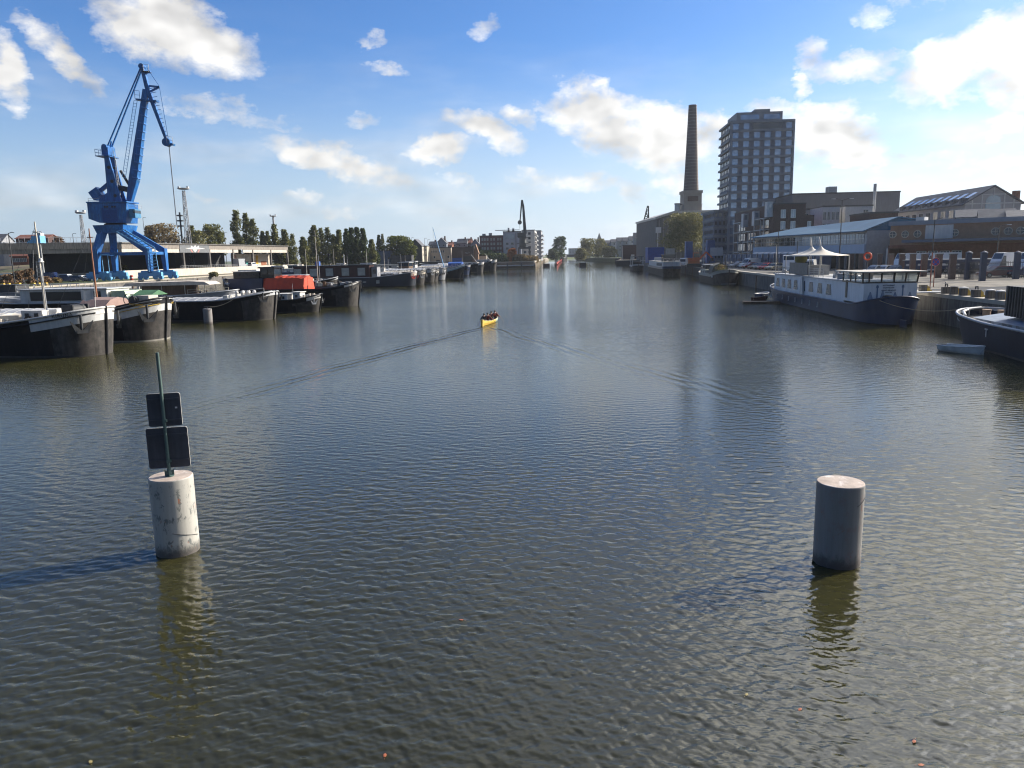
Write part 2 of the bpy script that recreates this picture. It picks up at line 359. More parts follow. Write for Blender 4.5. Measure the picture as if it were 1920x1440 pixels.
    for i in range(64):
        lam = 0.10*(0.66/0.10)**(rs.rand()**1.25); th = R(-100)+rs.randn()*R(33); k = 2*math.pi/lam
        slope = SLOPE*(1.0 if lam < 0.38 else 0.38/lam)**0.9/math.sqrt(64/2.0)
        fade = np.clip((lam/sp-2.5)/2.5, 0, 1)
        ph = k*(X*math.cos(th)+Y*math.sin(th))+rs.rand()*6.283+0.5*np.sin(0.35*X*rs.rand()+0.3*Y*rs.rand()+rs.rand()*6)
        Z += (slope/k)*(np.sin(ph)+0.30*np.cos(2*ph))*fade
    Z *= gust*(0.30+0.70*np.clip((60.0-rg)/42.0, 0, 1))
    for (cx_, cy_) in ((-8.30, 17.45), (7.27, 15.98)):          # ripples thrown back by the piles
        d = np.sqrt((X-cx_)**2+(Y-cy_)**2); Z += 0.006*np.sin(d*14.0)*np.exp(-np.maximum(d-0.5, 0)*0.9)
    edge = np.clip((R1_-rg)/25.0, 0, 1)*np.clip((rg-R0_)/1.0, 0, 1)*np.clip((R(66)-np.abs(ag))/R(4), 0, 1)
    Z *= edge
    co = np.empty((X.size, 3), dtype=np.float32); co[:, 0] = X.ravel(); co[:, 1] = Y.ravel(); co[:, 2] = Z.ravel()
    i0 = (np.arange(nr)[:, None]*(na+1)+np.arange(na)[None, :]).ravel(); quads = np.stack([i0, i0+1, i0+na+2, i0+na+1], 1)
    ring = []; base = len(co); nseg = 40
    def arc(r, a0, a1, n): return [(r*sin(a0+(a1-a0)*k/n), r*cos(a0+(a1-a0)*k/n), 0.0) for k in range(n+1)]
    extra = []; ef = []
    def strip(p, q):
        b_ = base+len(extra); n = len(p); extra.extend(p); extra.extend(q); ef.extend([(b_+k, b_+k+1, b_+n+k+1, b_+n+k) for k in range(n-1)])
    strip(arc(R1_, A0, A1, na), arc(7000, A0, A1, na)); strip(arc(R0_, A1, A0+2*pi, nseg), arc(7000, A1, A0+2*pi, nseg)); strip(arc(0.01, A0, A1, nseg), arc(R0_, A0, A1, nseg)); strip(arc(0.01, A1, A0+2*pi, nseg), arc(R0_, A1, A0+2*pi, nseg))
    co = np.concatenate([co, np.array(extra, dtype=np.float32)]); fc = np.concatenate([quads, np.array(ef)]).astype(np.int32)
    me = bpy.data.meshes.new('water'); me.vertices.add(len(co)); me.vertices.foreach_set('co', co.ravel()); me.loops.add(fc.size); me.loops.foreach_set('vertex_index', fc.ravel())
    me.polygons.add(len(fc)); me.polygons.foreach_set('loop_start', np.arange(len(fc), dtype=np.int32)*4); me.polygons.foreach_set('loop_total', np.full(len(fc), 4, dtype=np.int32)); me.update(calc_edges=True)
    me.polygons.foreach_set('use_smooth', np.ones(len(fc), dtype=bool)); me.materials.append(m); o = bpy.data.objects.new('water', me); COL.objects.link(o); tag(o, kind='structure')
SLOPE = 0.112
CANOE = P(906, 612, 0)
WAKE_L = -math.atan2(-(P(350, 772).x-CANOE.x), -(P(350, 772).y-CANOE.y))
WAKE_R = math.atan2(P(1250, 705).x-CANOE.x, -(P(1250, 705).y-CANOE.y))
build_water()

# ------------------------------------------------------------------ the two steel piles in the foreground
def paint_mat(name, c, chip, rust, amt):
    m = bpy.data.materials.new(name); m.use_nodes = True; t = NT(m.node_tree); b = t.n['Principled BSDF']
    o = t.node('ShaderNodeTexCoord').outputs['Object']
    sp = t.node('ShaderNodeSeparateXYZ'); t.l.new(o, sp.inputs[0])
    n1 = t.noise(t.mapping(o, scale=(1, 1, 0.45)), 7.0, 6.0, 0.72, 0.4); n2 = t.noise(o, 2.3, 5.0, 0.65); n3 = t.noise(t.mapping(o, scale=(4, 4, 0.25)), 2.0, 5.0, 0.7)
    col = t.mix(t.ramp(n3, 0.35, 0.75, 0, 0.4), (*c, 1), (c[0]*0.62, c[1]*0.60, c[2]*0.55, 1))
    m1 = t.math('MULTIPLY', t.ramp(n1, 0.60-amt*0.1, 0.64-amt*0.1), t.ramp(n2, 0.44, 0.56))
    col = t.mix(m1, col, (*chip, 1))
    m2 = t.math('MULTIPLY', t.ramp(n1, 0.52, 0.60), t.ramp(n2, 0.60, 0.66)); col = t.mix(m2, col, (*rust, 1))
    wl = t.ramp(t.math('ADD', sp.outputs[2], t.math('MULTIPLY', t.math('SUBTRACT', n1, 0.5), 0.5)), 0.08, 0.34, 1.0, 0.0)
    col = t.mix(t.math('MULTIPLY', wl, 0.85), col, (0.055, 0.045, 0.040, 1))
    t.l.new(col, b.inputs['Base Color']); b.inputs['Roughness'].default_value = 0.62
    bp = t.node('ShaderNodeBump'); bp.inputs['Strength'].default_value = 0.4; bp.inputs['Distance'].default_value = 0.01; t.l.new(n1, bp.inputs['Height']); t.l.new(bp.outputs[0], b.inputs['Normal'])
    return m
M_pile = paint_mat('flaking_white_paint', (0.47, 0.455, 0.41), (0.18, 0.19, 0.18), (0.42, 0.15, 0.07), 0.7)
M_pile2 = paint_mat('weathered_grey_paint', (0.25, 0.245, 0.235), (0.24, 0.20, 0.19), (0.30, 0.14, 0.09), 0.8)
M_pcap = mat('rusty_pink_cap', (0.46, 0.38, 0.32), 0.85, 0.35, 3.0, c2=(0.66, 0.60, 0.56), bump=0.3)
M_rust = mat('rust', (0.16, 0.07, 0.035), 0.85, 0.4, 6.0)
def pile(label, x, y, m, wire, prof_h=2.0):
    t = thing('mooring_pile', label, 'pile', (x, y, 0), 0, None)
    MB().lathe([(0.50, -3.0), (0.50, prof_h-0.03), (0.492, prof_h-0.008)], n=64).build('shaft', m, t)
    MB().lathe([(0.492, prof_h-0.008), (0.484, prof_h), (0.30, prof_h+0.003), (0.001, prof_h+0.004)], n=64).build('cap', M_pcap, t)
    mb = MB(); pts = [(0.507*cos(a), 0.507*sin(a), wire[0]+(wire[1]-wire[0])*i/14) for i, a in enumerate([wire[2]+(wire[3]-wire[2])*k/14 for k in range(15)])]
    mb.tube(pts, 0.007, 5); mb.build('cable', mat('dark_wire', (0.05, 0.05, 0.05), 0.6), t)
    return t
pile('white painted steel pile with flaking paint carrying the signpost', -8.30, 17.45, M_pile, (0.62, 0.40, R(-75), R(5)), 1.91)
pile('bare grey steel pile standing alone in the water on the right', 7.27, 15.98, M_pile2, (1.45, 1.70, R(-70), R(-5)), 1.88)
M_post = mat('green_grey_post', (0.07, 0.12, 0.11), 0.55, 0.25, 6.0)
M_sback = mat('sign_back_metal', (0.07, 0.075, 0.09), 0.7, 0.25, 2.0, streak=0.2, spec=0.3)
M_edge = mat('pale_sign_edge', (0.62, 0.60, 0.55), 0.4)
def signpost():
    rz = R(12)
    t = thing('signpost', 'dark green signpost with two square signs seen from behind on the white pile', 'signpost', (-8.30, 17.4, 1.914))
    MB().tube([(0, 0, 0.0), (0, 0, 3.0)], 0.038, 12).build('post', M_post, t)
    mb = MB(); mb.lathe([(0.10, 0), (0.10, 0.02), (0.055, 0.05), (0.04, 0.22), (0.0385, 0.24)], n=16)
    for k in range(4): a = k*pi/2+0.4; mb.frustum((0.03*cos(a), 0.03*sin(a), 0.12), (0.095*cos(a), 0.095*sin(a), 0.01), (0.012, 0.18), (0.012, 0.02))
    mb.build('base_bracket', M_post, t)
    for (z, w, h) in ((1.62, 0.75, 0.80), (0.69, 0.93, 0.99)):
        s = MB(); r = 0.05; pts = []
        for cx, cz, a0 in ((w/2-r, h/2-r, 0), (-w/2+r, h/2-r, 90), (-w/2+r, -h/2+r, 180), (w/2-r, -h/2+r, 270)):
            for k in range(5): a = R(a0+k*22.5); pts.append((cx+r*cos(a), cz+r*sin(a)))
        s.prism(pts, 'y', -0.012, 0.012, 0, smi=1)
        for zz in (-h*0.32, h*0.32): s.box(-w*0.47, w*0.47, -0.034, -0.0125, zz-0.02, zz+0.02, 0)
        o = s.build('sign_panel', [M_sback, M_edge], t, (0, 0.075, z), rz)
        MB().box(-0.05, 0.05, -0.040, 0.06, -0.03, 0.03).build('clamp', M_post, o, (0, -0.075, -h*0.32))
        if w < 0.8:
            MB().box(0.0, 0.05, -0.016, -0.0122, 0.0, 0.04).build('sticker', mat('sticker_white', (0.6, 0.6, 0.6), 0.5), o, (0.24, 0, 0.02))
signpost()
# ------------------------------------------------------------------ shared materials
M_conc = mat('quay_concrete', (0.17, 0.16, 0.145), 0.85, 0.3, 0.6, streak=0.45, bump=0.3, bscale=3)
M_cope = mat('coping_stone', (0.42, 0.38, 0.31), 0.85, 0.2, 0.8)
M_asph = mat('asphalt', (0.075, 0.080, 0.090), 0.9, 0.3, 0.15, spec=0.08, c2=(0.15, 0.145, 0.135), bump=0.1)
M_sett = mat('pale_setts', (0.26, 0.24, 0.205), 0.9, 0.35, 0.5, spec=0.1, c2=(0.17, 0.16, 0.145), bump=0.4, bscale=4)
M_earth = mat('bare_earth', (0.20, 0.155, 0.11), 0.95, 0.35, 0.12, c2=(0.085, 0.10, 0.04), bump=0.4)
M_grass = mat('grass', (0.075, 0.105, 0.028), 0.95, 0.4, 0.4, c2=(0.13, 0.13, 0.05), bump=0.5)
M_black = mat('black_paint', (0.012, 0.012, 0.014), 0.32, 0.4, 0.8)
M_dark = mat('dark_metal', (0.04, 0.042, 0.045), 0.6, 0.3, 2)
M_white = mat('white_paint', (0.66, 0.64, 0.60), 0.5, 0.12, 1.0, streak=0.12)
M_cream = mat('cream_paint', (0.62, 0.56, 0.46), 0.55, 0.15, 1.2, streak=0.15)
M_grey = mat('grey_paint', (0.30, 0.31, 0.33), 0.6, 0.2, 1.5)
M_lgrey = mat('light_grey_metal', (0.46, 0.47, 0.48), 0.5, 0.15, 1.5)
M_glass = mat('window_glass', (0.03, 0.045, 0.065), 0.06, 0.3, 0.4, spec=0.9, metal=0.15)
M_glassp = mat('pale_glass', (0.30, 0.36, 0.42), 0.12, 0.3, 0.3, spec=0.9, metal=0.35)
M_curt = mat('curtained_glass', (0.42, 0.42, 0.38), 0.25, 0.3, 0.8, spec=0.8)
M_wood = mat('brown_wood', (0.16, 0.095, 0.055), 0.75, 0.3, 1.5, streak=0.2)
M_brick = mat('dark_brick', (0.085, 0.047, 0.040), 0.85, 0.35, 2.5)
M_brickr = mat('red_brick', (0.24, 0.095, 0.06), 0.85, 0.3, 2.0)
M_bricko = mat('orange_brick', (0.33, 0.20, 0.13), 0.85, 0.2, 1.2, streak=0.12)
M_slate = mat('slate_roof', (0.085, 0.09, 0.105), 0.7, 0.3, 1.0)
M_tile = mat('red_tile_roof', (0.22, 0.085, 0.055), 0.8, 0.3, 1.5)
M_blue = mat('crane_blue', (0.010, 0.145, 0.46), 0.45, 0.3, 0.5, streak=0.35, c2=(0.035, 0.19, 0.47))
M_bluel = mat('light_blue_paint', (0.16, 0.42, 0.72), 0.5, 0.2, 0.6)
M_navy = mat('navy_paint', (0.014, 0.03, 0.085), 0.35, 0.3, 0.8)
M_roofb = mat('blue_roof_sheet', (0.035, 0.15, 0.27), 0.7, 0.15, 0.3, streak=0.15)
M_orange = mat('orange_tarp', (0.58, 0.075, 0.03), 0.6, 0.15, 1.0, bump=0.6, bscale=2)
M_btarp = mat('blue_tarp', (0.02, 0.10, 0.40), 0.55, 0.2, 0.8, bump=0.5, bscale=2)
M_yellow = mat('yellow_paint', (0.62, 0.40, 0.05), 0.6, 0.25, 2.0)
M_redp = mat('red_paint', (0.42, 0.035, 0.02), 0.5, 0.2, 2.0)
M_tyre = mat('tyre_rubber', (0.02, 0.02, 0.02), 0.8, 0.2, 4)
M_maroon = mat('maroon_panel', (0.055, 0.012, 0.008), 0.5, 0.3, 0.6)
M_rope = mat('rope', (0.38, 0.33, 0.24), 0.9)
M_galv = mat('galvanised_steel', (0.36, 0.37, 0.38), 0.5, 0.2, 3.0, metal=0.4)
TH = R(4.5)                       # bearing of the canal
QR, QL = 2.7, 2.7
def wallx(Y): return 39.2+0.095*(Y-70)      # right quay line
def leftx(Y): return -96+0.078*(Y-140)      # left quay line

# ------------------------------------------------------------------ ground and quays
def sheet(name, pts, z, m, under=None):
    mb = MB(); mb.add([(x, y, z) for x, y in pts], [tuple(range(len(pts)))]); return tag(mb.build(name, m), kind='structure')
def slab(name, pts, z, m, zb=-2.0):
    mb = MB(); mb.prism(pts, 'z', zb, z, 0); return tag(mb.build(name, m), kind='structure')
ro = 0.5
slab('quay_ground', [(wallx(-60)+ro, -60), (900, -60), (900, 420), (wallx(420)+ro, 420)], QR, M_asph)
slab('quay_ground', [(-900, -60), (leftx(-60)-ro, -60), (leftx(445)-ro, 445.0), (14.2, 427), (45.2, 870), (-900, 900)], QL, M_earth)
slab('far_bank', [(78, 560.5), (1400, 560.5), (1400, 1200), (110, 1200), (68, 770)], 3.2, M_grass)
slab('mid_bank', [(60.5, 425.5), (900, 425.5), (900, 556), (82, 556)], QR, M_earth)
slab('far_ground', [(-3000, 905), (45, 905), (70, 1000), (110, 1205), (3000, 1205), (3000, 9000), (-3000, 9000)], 2.5, M_grass)
sheet('sett_paving', [(wallx(84)+ro+1.6, 76), (wallx(92)+30, 84), (wallx(92)+26, 118), (wallx(150)+9, 150), (wallx(150)+ro+0.6, 150)], QR+0.006, M_sett)
sheet('grass_strip', [(leftx(100)-4, 100), (leftx(100)-60, 100), (leftx(230)-60, 230), (leftx(230)-4, 230)], QL+0.006, M_grass)
def quay_wall(label, p0, p1, h, th=0.5, side=1, joints=True, m=None, z0=-2.5):
    d = V((p1[0]-p0[0], p1[1]-p0[1], 0)); L = d.length; rz = atan2(d.y, d.x)
    t = thing('quay_wall', label, 'quay wall', (p0[0], p0[1], 0), rz)
    mb = MB(); y0, y1 = (0.04, th-0.01) if side > 0 else (-th+0.01, -0.04)
    n = max(1, int(L/8)) if joints else 1
    for i in range(n):
        a, b = L*i/n, L*(i+1)/n
        mb.box(a+0.02, b-0.02, y0, y1, z0, h-0.3)
    mb.build('wall_face', m or M_conc, t)
    c = MB(); n2 = max(1, int(L/4)); y0, y1 = (-0.06, th+0.6) if side > 0 else (-th-0.6, 0.06)
    for i in range(n2): c.box(L*i/n2+0.01, L*(i+1)/n2-0.01, y0, y1, h-0.3, h+0.03)
    c.build('coping', M_cope, t)
    if joints:
        for i in range(1, n, 2):
            f = MB(); yy = -0.06 if side > 0 else 0.06
            f.box(L*i/n-0.12, L*i/n+0.12, min(yy-0.14, yy), max(yy-0.14, yy), -0.3, h-0.5) if side > 0 else f.box(L*i/n-0.12, L*i/n+0.12, 0.06, 0.2, -0.3, h-0.5)
            f.build('fender_post', M_wood, t)
    return t
quay_wall('stained concrete quay wall with pale coping below the parked cars on the right', (wallx(20), 20), (wallx(419), 419), QR, side=-1)
quay_wall('pale quay wall of the far left bank running beside the canal', (14.2, 427), (45.2, 869), 3.3, side=1, m=M_cream)
quay_wall('dark wall closing the basin below the red brick block', (leftx(445), 445), (14.0, 427), 3.2, side=1, joints=False)
quay_wall('low stained quay wall behind the moored barges on the left', (leftx(-50), -50), (leftx(444), 444), QL, side=1)
quay_wall('dark quay wall in front of the far tree island', (78, 560), (240, 560), 3.2, side=1, joints=False, m=M_dark)
quay_wall('dark quay wall beside the little brown shed on the far right bank', (60, 425), (160, 425), 2.7, side=1, joints=False, m=M_dark)
quay_wall('dark wall along the left edge of the tree island', (68, 770), (78, 560.4), 3.2, side=1, joints=False, m=M_dark)

# ------------------------------------------------------------------ buildings
_wm = {}
def win_mesh(w, h, fm, gm, kind='cross'):
    k = (round(w, 2), round(h, 2), fm.name, gm.name, kind)
    if k not in _wm:
        mb = MB(); f = 0.09; d0, d1 = -0.06, 0.02      # local: x across, -y outward
        mb.box(-w/2, w/2, d0, d1, -h/2, -h/2+f, 0).box(-w/2, w/2, d0, d1, h/2-f, h/2, 0)
        mb.box(-w/2, -w/2+f, d0, d1, -h/2+f, h/2-f, 0).box(w/2-f, w/2, d0, d1, -h/2+f, h/2-f, 0)
        if kind == 'cross': mb.box(-0.035, 0.035, d0+0.01, d1, -h/2+f, h/2-f, 0)
        if kind == 'grid':
            for i in (1, 2): mb.box(-w/2+w*i/3-0.03, -w/2+w*i/3+0.03, d0+0.01, d1, -h/2+f, h/2-f, 0)
        mb.box(-w/2+f, w/2-f, -0.03, 0.015, -h/2+f, h/2-f, 1)
        _wm[k] = mb.mesh('window', [fm, gm])
    return _wm[k]
def put(name, me, parent, loc, rz=0.0):
    o = bpy.data.objects.new(name, me); COL.objects.link(o); o.parent = parent; o.location = loc; o.rotation_euler = (0, 0, rz); return o
def windows(t, face, w, h, us, zs, fm=None, gm=None, W=0, D=0, kind='cross', y0=0, skip=()):
    me = win_mesh(w, h, fm or M_white, gm or M_glass, kind)
    for j, z in enumerate(zs):
        for i, u in enumerate(us):
            if (i, j) in skip: continue
            if face == 'front': put('window', me, t, (u, -0.01+y0, z))
            elif face == 'left': put('window', me, t, (-0.01, u, z), -pi/2)
            elif face == 'right': put('window', me, t, (W+0.01, u, z), pi/2)
def lin(a, b, n): return [a+(b-a)*(i+0.5)/n for i in range(n)]
def building(name, label, px0, px1, pyt, Y, depth, wall, roof='flat', rm=None, rz=-TH, z0=QR, rise=3.0, ridge='x', group=None, xw=None, trim=None):
    """front face starts at column px0 at distance Y; local x along the front, y away from the camera"""
    x0 = PX_(px0, Y, z0+4); x1 = PX_(px1, Y, z0+4) if xw is None else x0+xw
    zt = PY((px0+(px1 or px0))/2, pyt, Y).z; W = (x1-x0)/cos(rz) if xw is None else xw; H = zt-z0
    t = thing(name, label, 'building', (x0, Y, z0), rz, group)
    mb = MB(); mb.box(0, W, 0, depth, -0.5, H)
    if roof == 'gable':
        if ridge == 'x': mb.prism([(0, H), (depth, H), (depth/2, H+rise)], 'x', 0, W)
        else: mb.prism([(0, H), (W, H), (W/2, H+rise)], 'y', 0, depth)
    mb.build('wall', wall, t)
    r = MB(); rm = rm or M_slate
    if roof == 'flat':
        r.box(-0.15, W+0.15, -0.15, 0.35, H+0.003, H+0.4).box(-0.15, W+0.15, depth-0.35, depth+0.15, H+0.003, H+0.4).box(-0.15, 0.35, 0.35, depth-0.35, H+0.003, H+0.4).box(W-0.35, W+0.15, 0.35, depth-0.35, H+0.003, H+0.4).box(0.35, W-0.35, 0.35, depth-0.35, H+0.004, H+0.1)
    elif roof == 'gable':
        e = 0.4; k = 0.22
        if ridge == 'x':
            s = rise/(depth/2); r.prism([(-e, H-e*s+0.02), (depth/2, H+rise+0.02), (depth+e, H-e*s+0.02), (depth+e, H-e*s+k), (depth/2, H+rise+k), (-e, H-e*s+k)], 'x', -e, W+e)
        else:
            s = rise/(W/2); r.prism([(-e, H-e*s+0.02), (W/2, H+rise+0.02), (W+e, H-e*s+0.02), (W+e, H-e*s+k), (W/2, H+rise+k), (-e, H-e*s+k)], 'y', -e, depth+e)
    r.build('roof', (trim or M_dark) if roof == 'flat' else rm, t)
    t['W'] = W; t['H'] = H
    return t, W, H

# --- high-rise
def highrise():
    Y = 283; x0 = PX_(1366.2, Y, 30); W = 23.0; D = 20.0; FH = 3.1; NF = 16
    t = thing('apartment_tower', 'tall grey apartment tower with a grid of square windows and a stepped roof', 'building', (x0, Y, QR), -TH)
    H = PY(1476, 226, 282).z-QR
    base = H-NF*FH
    mc = mat('tower_concrete', (0.23, 0.26, 0.30), 0.7, 0.12, 0.5, streak=0.08); mbk = mat('tower_brick', (0.165, 0.19, 0.235), 0.8, 0.2, 1.0)
    ml = mat('tower_ledge', (0.25, 0.265, 0.27), 0.7, 0.1, 0.5)
    c = MB(); c.box(0.5, W-0.5, 0.5, D-0.5, -0.5, H-0.1); c.build('wall', mbk, t)
    mg = mat('tower_glass', (0.26, 0.36, 0.52), 0.10, 0.45, 0.15, spec=0.9, metal=0.55)
    nc = 6; pw = W/nc
    b = MB()
    for k in range(NF+1):
        z = base+k*FH; b.box(0, W, 0, 0.6, z-0.42, z+0.42); b.box(W-0.6, W, 0.6, D, z-0.42, z+0.42)
    b.box(0, 0.9, 0.02, 0.58, -0.5, H).box(W-0.7, W, 0.02, 0.58, -0.5, H)
    b.build('floor_band', mc, t)
    l = MB()
    for k in range(NF+1):
        z = base+k*FH; l.box(-0.25, 0.6, 0.9, D, z-0.42, z+0.3)
    l.build('side_ledge', ml, t)
    me = win_mesh(2.25, 2.2, mat('tower_frame', (0.10, 0.11, 0.13), 0.5), mg, 'plain'); ms = win_mesh(0.85, 1.2, M_dark, M_glass, 'plain')
    for k in range(NF-2, -1, -1):
        for i in range(nc):
            if k == NF-2+1: continue
            u = 1.3+i*(W-2.6)/(nc-1)*0.93+0.75
            put('window', me, t, (u, 0.34, base+(k+0.5)*FH+0.02))
    for i, u in enumerate([2.05+j*3.78 for j in range(6)]):
        if i in (0, 1, 5): put('window', me, t, (u, 0.34, base+(NF-0.5)*FH))
    g = MB(); g.box(2.05+3.78*2-1.4, 2.05+3.78*4+1.4, 0.30, 0.5, base+(NF-1)*FH+0.5, H-0.5); g.build('top_glazing', M_glass, t)
    s = MB()
    for k in range(NF):
        for i in range(6): u = 3.0+i*2.8; s.box(0.40, 0.52, u-0.55, u+0.55, base+k*FH+1.2, base+k*FH+2.5)
    tag(s.build('side_windows', M_glass, t), kind='stuff')
    p = MB(); p.box(2.2, W-4.5, 0.3, D-4, H+0.002, H+3.3).box(8.5, 14, 0.2, D-6, H+3.302, H+4.2); p.build('penthouse', mc, t)
    pg = MB(); pg.box(3.6, 10.2, 0.18, 0.32, H+0.7, H+2.4).box(11.8, W-5.4, 0.18, 0.32, H+0.7, H+2.4); pg.build('penthouse_glazing', mg, t)
    # lower wing with long ledges towards the water
    w = MB(); w.box(-4.2, 0.45, 4.0, D+8, -0.5, base+6*FH); w.build('wing', mbk, t)
    w = MB()
    for k in range(12):
        z = base+(k-8)*FH+4*FH
        if 0 < z < base+6.2*FH: w.box(-4.45, 0.44, 3.75, D+8.2, z-0.4, z+0.3)
    w.build('wing_ledge', ml, t)
    w = MB()
    for k in range(12):
        z = base+(k-8)*FH+4*FH
        if 0 < z < base+5.2*FH:
            for i in range(3): w.box(-3.9+i*1.5, -3.1+i*1.5, 3.9, 4.02, z+0.9, z+2.2)
            for i in range(8): w.box(-4.32, -4.18, 5.2+i*2.5, 6.2+i*2.5, z+0.9, z+2.2)
    tag(w.build('wing_windows', M_glass, t), kind='stuff')
highrise()

# --- brick apartments with balconies
def brick_flats():
    Y = 212; x0 = PX_(1450, Y, 14); t = thing('apartment_block', 'dark brown brick apartment block with white framed balconies beside the tower', 'building', (x0, Y, QR), -TH)
    H = PY(1475, 383, Y).z-QR; L = 50
    w = MB(); w.box(0, 8.6, 0, L, -0.5, H).box(8.6, 11.0, 0, 12, -0.5, H-3.1); w.build('wall', M_brick, t)
    w = MB(); w.box(-0.1, 8.7, -0.1, 0.3, H+0.003, H+0.3).box(-0.1, 0.3, 0.3, L, H+0.003, H+0.3); w.build('roof', M_dark, t)
    FH = 3.15
    windows(t, 'front', 1.35, 2.3, [2.6, 5.3], [H-2.6-FH*k for k in range(3)]+[H-2.6-FH*3], gm=M_glassp)
    windows(t, 'front', 1.0, 2.0, [9.7], [H-2.6-FH], gm=M_glassp)
    for (u0, u1, k0) in ((4.0, 15.0, 1), (19, 29, 2), (33, 43, 1)):
        for k in range(k0, 5):
            z = H-FH*k-0.3; s = MB(); s.box(-1.8, -0.01, u0, u1, z-0.16, z+0.06); s.build('balcony', M_white, t)
            g = MB(); g.box(-0.05, -0.012, u0+0.6, u1-0.6, z-FH+0.5, z-0.5); g.build('balcony_glazing', M_glass, t)
        for u in (u0, (u0*2+u1)/3, u1): s = MB(); s.box(-1.75, -1.5, u-0.08, u+0.08, 0, H-FH*k0-0.5); s.build('balcony_post', M_white, t)
    for (u0, u1, zt) in ((0.8, 3.6, H+0.9), (15.5, 18.5, H-0.9), (29.5, 32.5, H-0.9)):
        b = MB(); b.box(-1.6, -0.01, u0, u1, zt-4.2, zt); o = b.build('bay', M_lgrey, t)
        b = MB(); b.box(-1.3, -0.4, u0-0.06, u0-0.01, zt-1.9, zt-0.5); b.build('bay_window', M_glassp, o)
    g = MB()
    for i in range(14): g.box(-0.04, -0.013, 1+i*3.4, 3.0+i*3.4, 0.2, 2.6)
    g.build('ground_floor_glazing', M_glass, t)
brick_flats()

# --- long market hall with the blue roof
def blue_hall():
    a = V((70.5, 150.5, 0)); b = V((PX_(1412, 205, 8), 205, 0)); d = b-a; L = d.length
    rz = atan2(d.y, d.x)-pi/2                     # local y runs along the canal side, away from the camera
    t = thing('market_hall', 'long low hall with a bright blue sloping roof and dark ground floor openings', 'building', (a.x, a.y, QR), rz)
    H = 7.6; D = 26
    w = MB(); w.box(0.4, D, 0.02, L, 3.2, H); w.box(0.5, 5.0, 0.0, 0.6, -0.3, 3.2); w.box(9, D, 0, 0.6, -0.3, 3.2); w.build('wall', M_lgrey, t)
    c = MB(); c.box(3.0, D, 0.7, L, -0.3, 3.19); c.build('ground_floor_wall', M_dark, t)
    b1 = MB(); b1.box(0, 0.39, 0.0, L, 3.15, 4.9); b1.build('pale_band', mat('pale_blue_panel', (0.42, 0.50, 0.60), 0.6, 0.12, 0.4), t)
    for i in range(16):
        y0 = 0.6+i*(L-1)/16; g = MB(); g.box(0.26, 0.38, y0+0.12, y0+(L-1)/16-0.12, 5.1, 7.0)
        for j in (1, 2): yy = y0+0.12+((L-1)/16-0.24)*j/3; g.box(0.22, 0.26, yy-0.04, yy+0.04, 5.1, 7.0, 1)
        g.box(0.22, 0.26, y0+0.12, y0+(L-1)/16-0.12, 6.0, 6.08, 1)
        g.build('window', [M_glassp if i < 9 else M_glass, M_white], t)
    for i in range(17):
        y0 = 0.4+i*(L-0.8)/16; g = MB(); g.box(0.05, 0.4, y0-0.18, y0+0.18, -0.3, 3.14); g.build('column', M_grey, t)
    r = MB(); zr = PY(1654, 407, 152).z-QR; y1 = L
    # roof: hipped to the eaves at the far end, ridge rising to the near end
    xr = 6.5
    vs = [(-0.7, -0.5, H), (-0.7, y1+0.5, H), (xr, -0.5, zr), (xr, y1-12, zr-0.6), (D, -0.5, H+0.3), (D, y1+0.5, H)]
    r.add(vs, [(0, 2, 3, 1), (2, 4, 5, 3), (1, 3, 5)]); vs2 = [(x, y, z-0.22) for x, y, z in vs]
    r.add(vs2, [(0, 1, 3, 2), (2, 3, 5, 4), (1, 5, 3)]); r.add(vs[:2]+vs2[:2], [(0, 1, 3, 2)]); r.add([vs[0], vs[2], vs[4], vs2[0], vs2[2], vs2[4]], [(0, 3, 4, 1), (1, 4, 5, 2)])
    r.build('roof', M_roofb, t)
    g = MB(); g.add([(0.45, 0.0, H), (D-0.5, 0, H), (xr, 0, zr-0.3), (0.45, 0.5, H), (D-0.5, 0.5, H), (xr, .5, zr-0.3)], [(0, 1, 2), (3, 5, 4), (0, 2, 5, 3), (1, 4, 5, 2)]); g.build('gable', M_roofb, t)
    return a, d.normalized(), rz
HALL = blue_hall()
